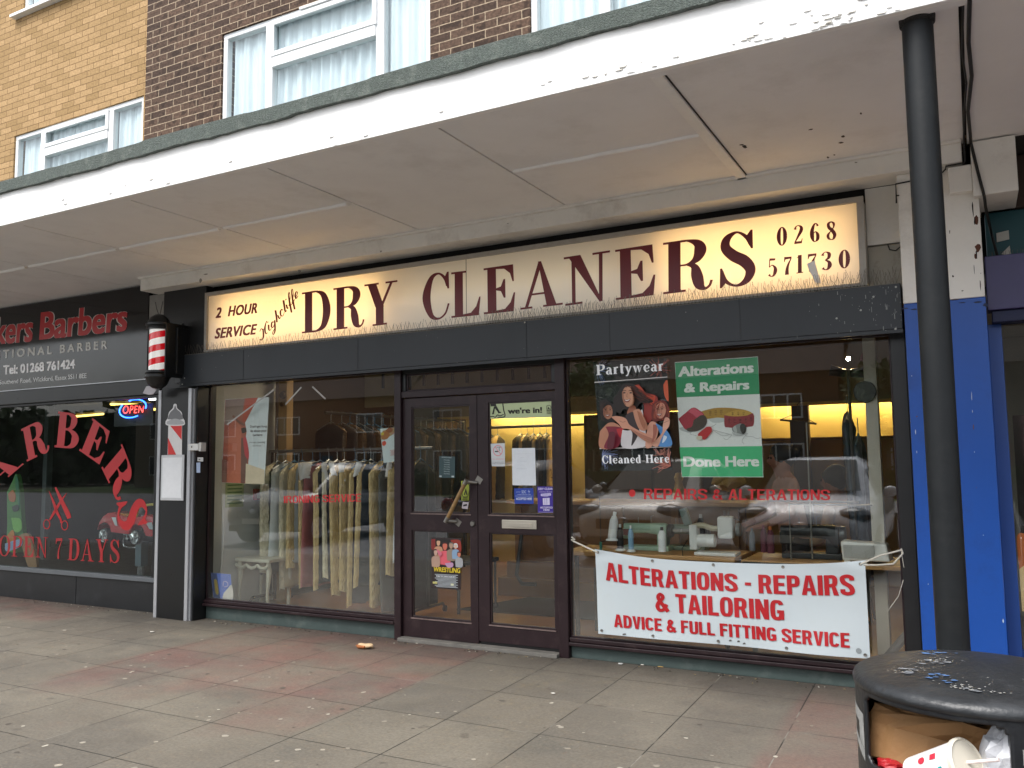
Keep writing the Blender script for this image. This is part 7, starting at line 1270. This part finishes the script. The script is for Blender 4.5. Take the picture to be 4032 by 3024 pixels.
MB().tube([(bp0.x - .075, bp0.y - .012, .018), (bp0.x - .03, bp0.y - .042, .018), (bp0.x + .03, bp0.y - .038, .02)], [.008, .014, .010], 8).build('crust', mat('bread_crust', '#9a5a2c', .7, .2, 20), br2, smooth=True)
for (u, v, w_, l_, h, lab) in ((1748, 2528, .012, .11, '#c2c0bc', 'thin white strip of paper lying under the left door'), (3278 - 0, 2625 - 0, .02, .03, '#d0cdc6', None), (600, 2488, .03, .05, '#bdb9b0', 'white bird mess on the paving in front of the black pier'), (2443, 2614, .03, .045, '#d0d0cc', 'torn white paper scrap under the end of the banner'), (2600, 2626, .014, .04, '#b39050', 'yellowish cigarette end at the foot of the right window'), (2178, 2730, .018, .03, '#c9c6be', 'small white scrap on the grey slabs in front of the right door'), (2530, 2618, .012, .03, '#c9c4b8', 'pale cigarette stub beside the torn paper scrap')):
    if not lab: continue
    p = G(u, v, .006); n = 7; pts = [p + Vector((l_ / 2 * q.uniform(.7, 1.2) * math.cos(2 * PI * k / n), w_ / 2 * q.uniform(.7, 1.2) * math.sin(2 * PI * k / n), 0)) for k in range(n)]
    tag(MB().hexa(pts, [t_ + Vector((0, 0, .004)) for t_ in pts]).build('litter_scrap', ink(h, .8)), lab, 'litter')
# ================================================================ THE STREET BEHIND THE CAMERA (seen mirrored in the glass)
def car(lab, x, y, head, paint, s=1.0):
    t_ = thing('parked_car', lab, 'car', (0, 0, 0)); bm_ = mat('car_paint_' + paint.strip('#'), paint, .22, .04, 3, coat=.6); gl = mat('car_glass', '#0b0e10', .05, .05, spec=.04); blk = mat('car_trim', '#101112', .4)
    prof = [(-1.98, .45, .70, .70), (-1.9, .30, .84, .80), (-1.5, .22, .98, .86), (-.9, .2, 1.0, .88), (0, .2, 1.0, .89), (.9, .2, 1.0, .89), (1.35, .22, .95, .87), (1.8, .26, .82, .82), (2.0, .36, .72, .72), (2.05, .42, .62, .62)]
    rg = []
    for (l_, zb_, zt_, hw) in prof:
        ring = []
        for k in range(20):
            a = 2 * PI * k / 20; ca, sa = math.cos(a), math.sin(a); ring.append(Vector((hw * math.copysign(abs(ca) ** .45, ca), l_, (zb_ + zt_) / 2 + (zt_ - zb_) / 2 * math.copysign(abs(sa) ** .55, sa))))
        rg.append(ring)
    MB().loft(rg).build('body', bm_, t_, smooth=True)
    cab = [(-1.75, .86, .62, .93), (-1.25, .82, .60, 1.40), (-.3, .80, .58, 1.46), (.35, .80, .58, 1.42), (1.15, .84, .66, .96)]
    mb = MB(); mb.loft([[Vector((-w0, l_, .90)), Vector((-w1 - .03, l_, (zt_ * .92))), Vector((-w1 + .12, l_, zt_)), Vector((w1 - .12, l_, zt_)), Vector((w1 + .03, l_, zt_ * .92)), Vector((w0, l_, .90))] for l_, w0, w1, zt_ in cab]); mb.build('cabin', bm_, t_, smooth=True)
    mb = MB().poly([(-.64, 1.10, 1.0), (.64, 1.10, 1.0), (.53, .42, 1.40), (-.53, .42, 1.40)]); mb.v = [v + Vector((0, .02, .015)) for v in mb.v]; mb.build('windscreen', gl, t_)
    mb = MB().poly([(-.6, -1.72, .98), (.6, -1.72, .98), (.52, -1.28, 1.37), (-.52, -1.28, 1.37)]); mb.v = [v + Vector((0, -.02, .012)) for v in mb.v]; mb.build('rear_window', gl, t_)
    for sx in (-1, 1):
        mb = MB().poly([(sx * .855, .98, .97), (sx * .845, -.25, .97), (sx * .66, -.25, 1.33), (sx * .66, .36, 1.31)]); mb.poly([(sx * .845, -.32, .97), (sx * .845, -1.5, .97), (sx * .66, -1.2, 1.29), (sx * .66, -.32, 1.33)]); mb.build('side_window', gl, t_)
        MB().ball((sx * .98, .75, 1.0), (.10, .06, .07), 10).build('door_mirror', bm_, t_, smooth=True)
        MB().ball((sx * .62, 1.78, .73), (.23, .20, .11), 14).build('headlight', mat('lamp_lens', '#4a5054', .08, .5, 12, spec=.8), t_, smooth=True); MB().ball((sx * .70, -1.86, .78), (.12, .1, .12), 10).build('tail_light', mat('tail_lens', '#8a1218', .1), t_, smooth=True)
        for ly in (-1.28, 1.30):
            wv = MB().lathe((sx * .80, ly, .31), [(.2, -.1), (.3, -.09), (.31, 0), (.3, .09), (.2, .1)], 24, axis='x').build('wheel', ink('#141414', .8), t_, smooth=True); MB().lathe((sx * .80 + sx * .06, ly, .31), [(0, sx * .04), (.19, sx * .045), (.2, 0)], 20, axis='x').build('rim', chrome, wv, smooth=True)
    box('grille', blk, -.42, .42, 1.98, 2.055, .50, .64, t_); box('lower_grille', blk, -.6, .6, 1.99, 2.06, .27, .38, t_); MB().ball((0, 2.06, .62), (.09, .02, .045), 12).build('badge', chrome, t_, smooth=True); box('number_plate', ink('#d4d2c4'), -.26, .26, 2.055, 2.07, .41, .50, t_)
    t_.location = (x, y, -.03); t_.scale = (1, 1, 1.05); t_.rotation_euler = (0, 0, head); WL[t_] = Vector((x, y, -.03)); return t_
car('silver hatchback parked nose-in, mirrored in the right window', -2.02, -7.50, 0, '#e2e6ea'); car('pale cream car parked nose-in, mirrored beside the silver hatchback', -4.45, -7.65, .03, '#d3cdc2'); car('grey car parked tail-in, mirrored in the left door', -6.95, -7.7, PI, '#5b6066'); car('black car parked nose-in, mirrored behind the white post', 1.35, -7.7, 0, '#15161a'); car('dark blue car parked nose-in, mirrored in the barber window', -11.8, -7.7, 0, '#1a2230')
def house(lab, x, y, w_, d_, h, wallc, roofc, seed):
    t_ = thing('house', lab, 'house', (x, y, -.06)); wm_ = brick_mat('house_brick_%d' % seed, wallc, wallc, '#8a7d6e') if seed % 2 else mat('render_%d' % seed, wallc, .85, .08)
    f_ = y + d_ / 2; MB().box(x - w_ / 2, x + w_ / 2, y - d_ / 2, f_, -.06, h).build('wall', wm_, t_)
    MB().hexa([Vector(p) for p in ((x - w_ / 2 - .3, y - d_ / 2 - .3, h), (x + w_ / 2 + .3, y - d_ / 2 - .3, h), (x + w_ / 2 + .3, f_ + .4, h), (x - w_ / 2 - .3, f_ + .4, h))], [Vector(p) for p in ((x - w_ / 2, y - .05, h + 2.7), (x + w_ / 2, y - .05, h + 2.7), (x + w_ / 2, y + .05, h + 2.7), (x - w_ / 2, y + .05, h + 2.7))]).build('roof', mat('roof_' + roofc.strip('#'), roofc, .85, .25, 6, .5, 20), t_)
    for wx in (-w_ * .28, w_ * .28):
        for z0, hh in ((.8, 1.4), (3.4, 1.2)):
            if wx > 0 and z0 < 1: pass
            fr_ = MB().box(x + wx - 1.0, x + wx + 1.0, f_, f_ + .05, z0, z0 + hh).build('window', white_upvc, t_); mb = MB()
            for k in range(3): mb.box(x + wx - .92 + .64 * k, x + wx - .92 + .64 * k + .56, f_ + .05, f_ + .06, z0 + .08, z0 + hh - .08)
            mb.build('pane', mat('far_window_glass', '#2b343a', .1), fr_)
    MB().box(x - .45, x + .45, f_, f_ + .06, -.06, 2.0).build('door', mat('door_%d' % seed, ('#6a1f1f', '#27435a', '#d8d6cf', '#2c3b2c')[seed % 4], .4), t_); MB().box(x - .4, x + .4, y - .4, y + .4, h + 1.2, h + 3.1).build('chimney', mat('chimney_brick', '#6d4a38', .9, .2), t_)
    return t_
for k, (x, w_, h, wc, rc, lab) in enumerate(((-49, 12, 5.5, '#8a7d6a', '#4a3630', 'cream rendered house mirrored faintly in the far left glass'), (-36.5, 12, 5.6, '#6a4232', '#40332e', 'red brick house mirrored in the barber window'), (-24, 12, 5.5, '#9a8c72', '#543a2e', 'pale house with a red-brown roof mirrored in the left window'), (-11.5, 12, 5.6, '#5c3e30', '#443732', 'brown brick house mirrored in the doors'), (1, 12, 5.5, '#6a655c', '#403b36', 'grey rendered house mirrored in the right window'))): house(lab, x, -40, w_, 7, h, wc, rc, k)
mb = MB(); q = random.Random(55); mb.box(-120, -56, -50, -46, -.1, 6.5); mb.box(8, 50, -50, -46, -.1, 6.5)
for k in range(5200):
    x = q.uniform(-120, -56) if k % 3 else q.uniform(8, 50); c = Vector((x, q.uniform(-46.6, -44.8), q.uniform(0, 7 + 1.6 * math.sin(x * .35) + 1.2 * math.sin(x * .9)))); u = Vector((q.uniform(-1, 1), q.uniform(-1, 1), q.uniform(-1, 1))) * .55; v = Vector((q.uniform(-1, 1), q.uniform(-1, 1), q.uniform(-1, 1))) * .5; mb.poly([c - u, c - v, c + u, c + v])
tag(mb.build('treeline', mat('leaf_dark', '#33471f', .7, .3)), kind='stuff')
def tree(lab, x, y, h, sd):
    t_ = thing('tree', lab, 'tree', (x, y, -.06)); q = random.Random(sd)
    tk = MB().tube([(x, y, -.1), (x + .1, y, h * .3), (x - .1, y + .1, h * .55)], [.2, .14, .08], 10); 
    for k in range(5): a = q.random() * 6; tk.tube([(x, y, h * (.3 + .05 * k)), (x + 1.0 * math.cos(a), y + 1.0 * math.sin(a), h * (.5 + .06 * k))], [.08, .03], 6)
    tk.build('trunk', mat('bark', '#4a3d30', .95, .3, 20, .8, 30), t_, smooth=True); mb = MB()
    for k in range(2600):
        a = q.random() * 2 * PI; b = q.uniform(-1, 1); rr = (.55 + .45 * q.random()) * (1 + .25 * math.sin(3 * a + sd) * math.cos(4 * b)); c = Vector((x + h * .27 * rr * math.cos(a) * math.sqrt(1 - b * b), y + h * .27 * rr * math.sin(a) * math.sqrt(1 - b * b), h * .66 + h * .34 * b * rr)); u = Vector((q.uniform(-1, 1), q.uniform(-1, 1), q.uniform(-1, 1))) * .16; v = Vector((q.uniform(-1, 1), q.uniform(-1, 1), q.uniform(-1, 1))) * .12; mb.poly([c - u, c - v, c + u, c + v], k % 2)
    mb.build('crown', [mat('leaf_dark', '#33471f', .7, .3), mat('leaf_mid', '#4a602c', .7, .3)], t_)
tree('leafy tree mirrored above the hedge in the left window', -16, -31, 6.2, 1); tree('rounder tree mirrored in the right window', -3.5, -33, 5.4, 2)
mb = MB(); q = random.Random(77); mb.box(-40, 12, -29.2, -28.6, -.1, 1.0)
for k in range(5000): c = Vector((q.uniform(-40, 12), q.uniform(-29.35, -28.45), q.uniform(.0, 1.15))); u = Vector((q.uniform(-1, 1), q.uniform(-1, 1), q.uniform(-1, 1))) * .12; v = Vector((q.uniform(-1, 1), q.uniform(-1, 1), q.uniform(-1, 1))) * .1; mb.poly([c - u, c - v, c + u, c + v])
tag(mb.build('hedge', mat('leaf_dark', '#33471f', .7, .3)), 'long clipped hedge mirrored across the street', 'hedge')
pbx = thing('post_box', 'red pillar box mirrored above the clothes rail in the left window', 'post box', (-7.6, -9.9, -.1))
MB().lathe((-7.6, -9.9, 0), [(.0, -.1), (.28, -.1), (.28, .0), (.24, .05), (.24, 1.35), (.29, 1.38), (.29, 1.45), (.2, 1.52), (0, 1.56)], 28).build('body', mat('post_box_red', '#8a1217', .3, .05), pbx, smooth=True); box('slot', ink('#141010'), -7.7, -7.5, -9.66, -9.645, 1.18, 1.22, pbx)
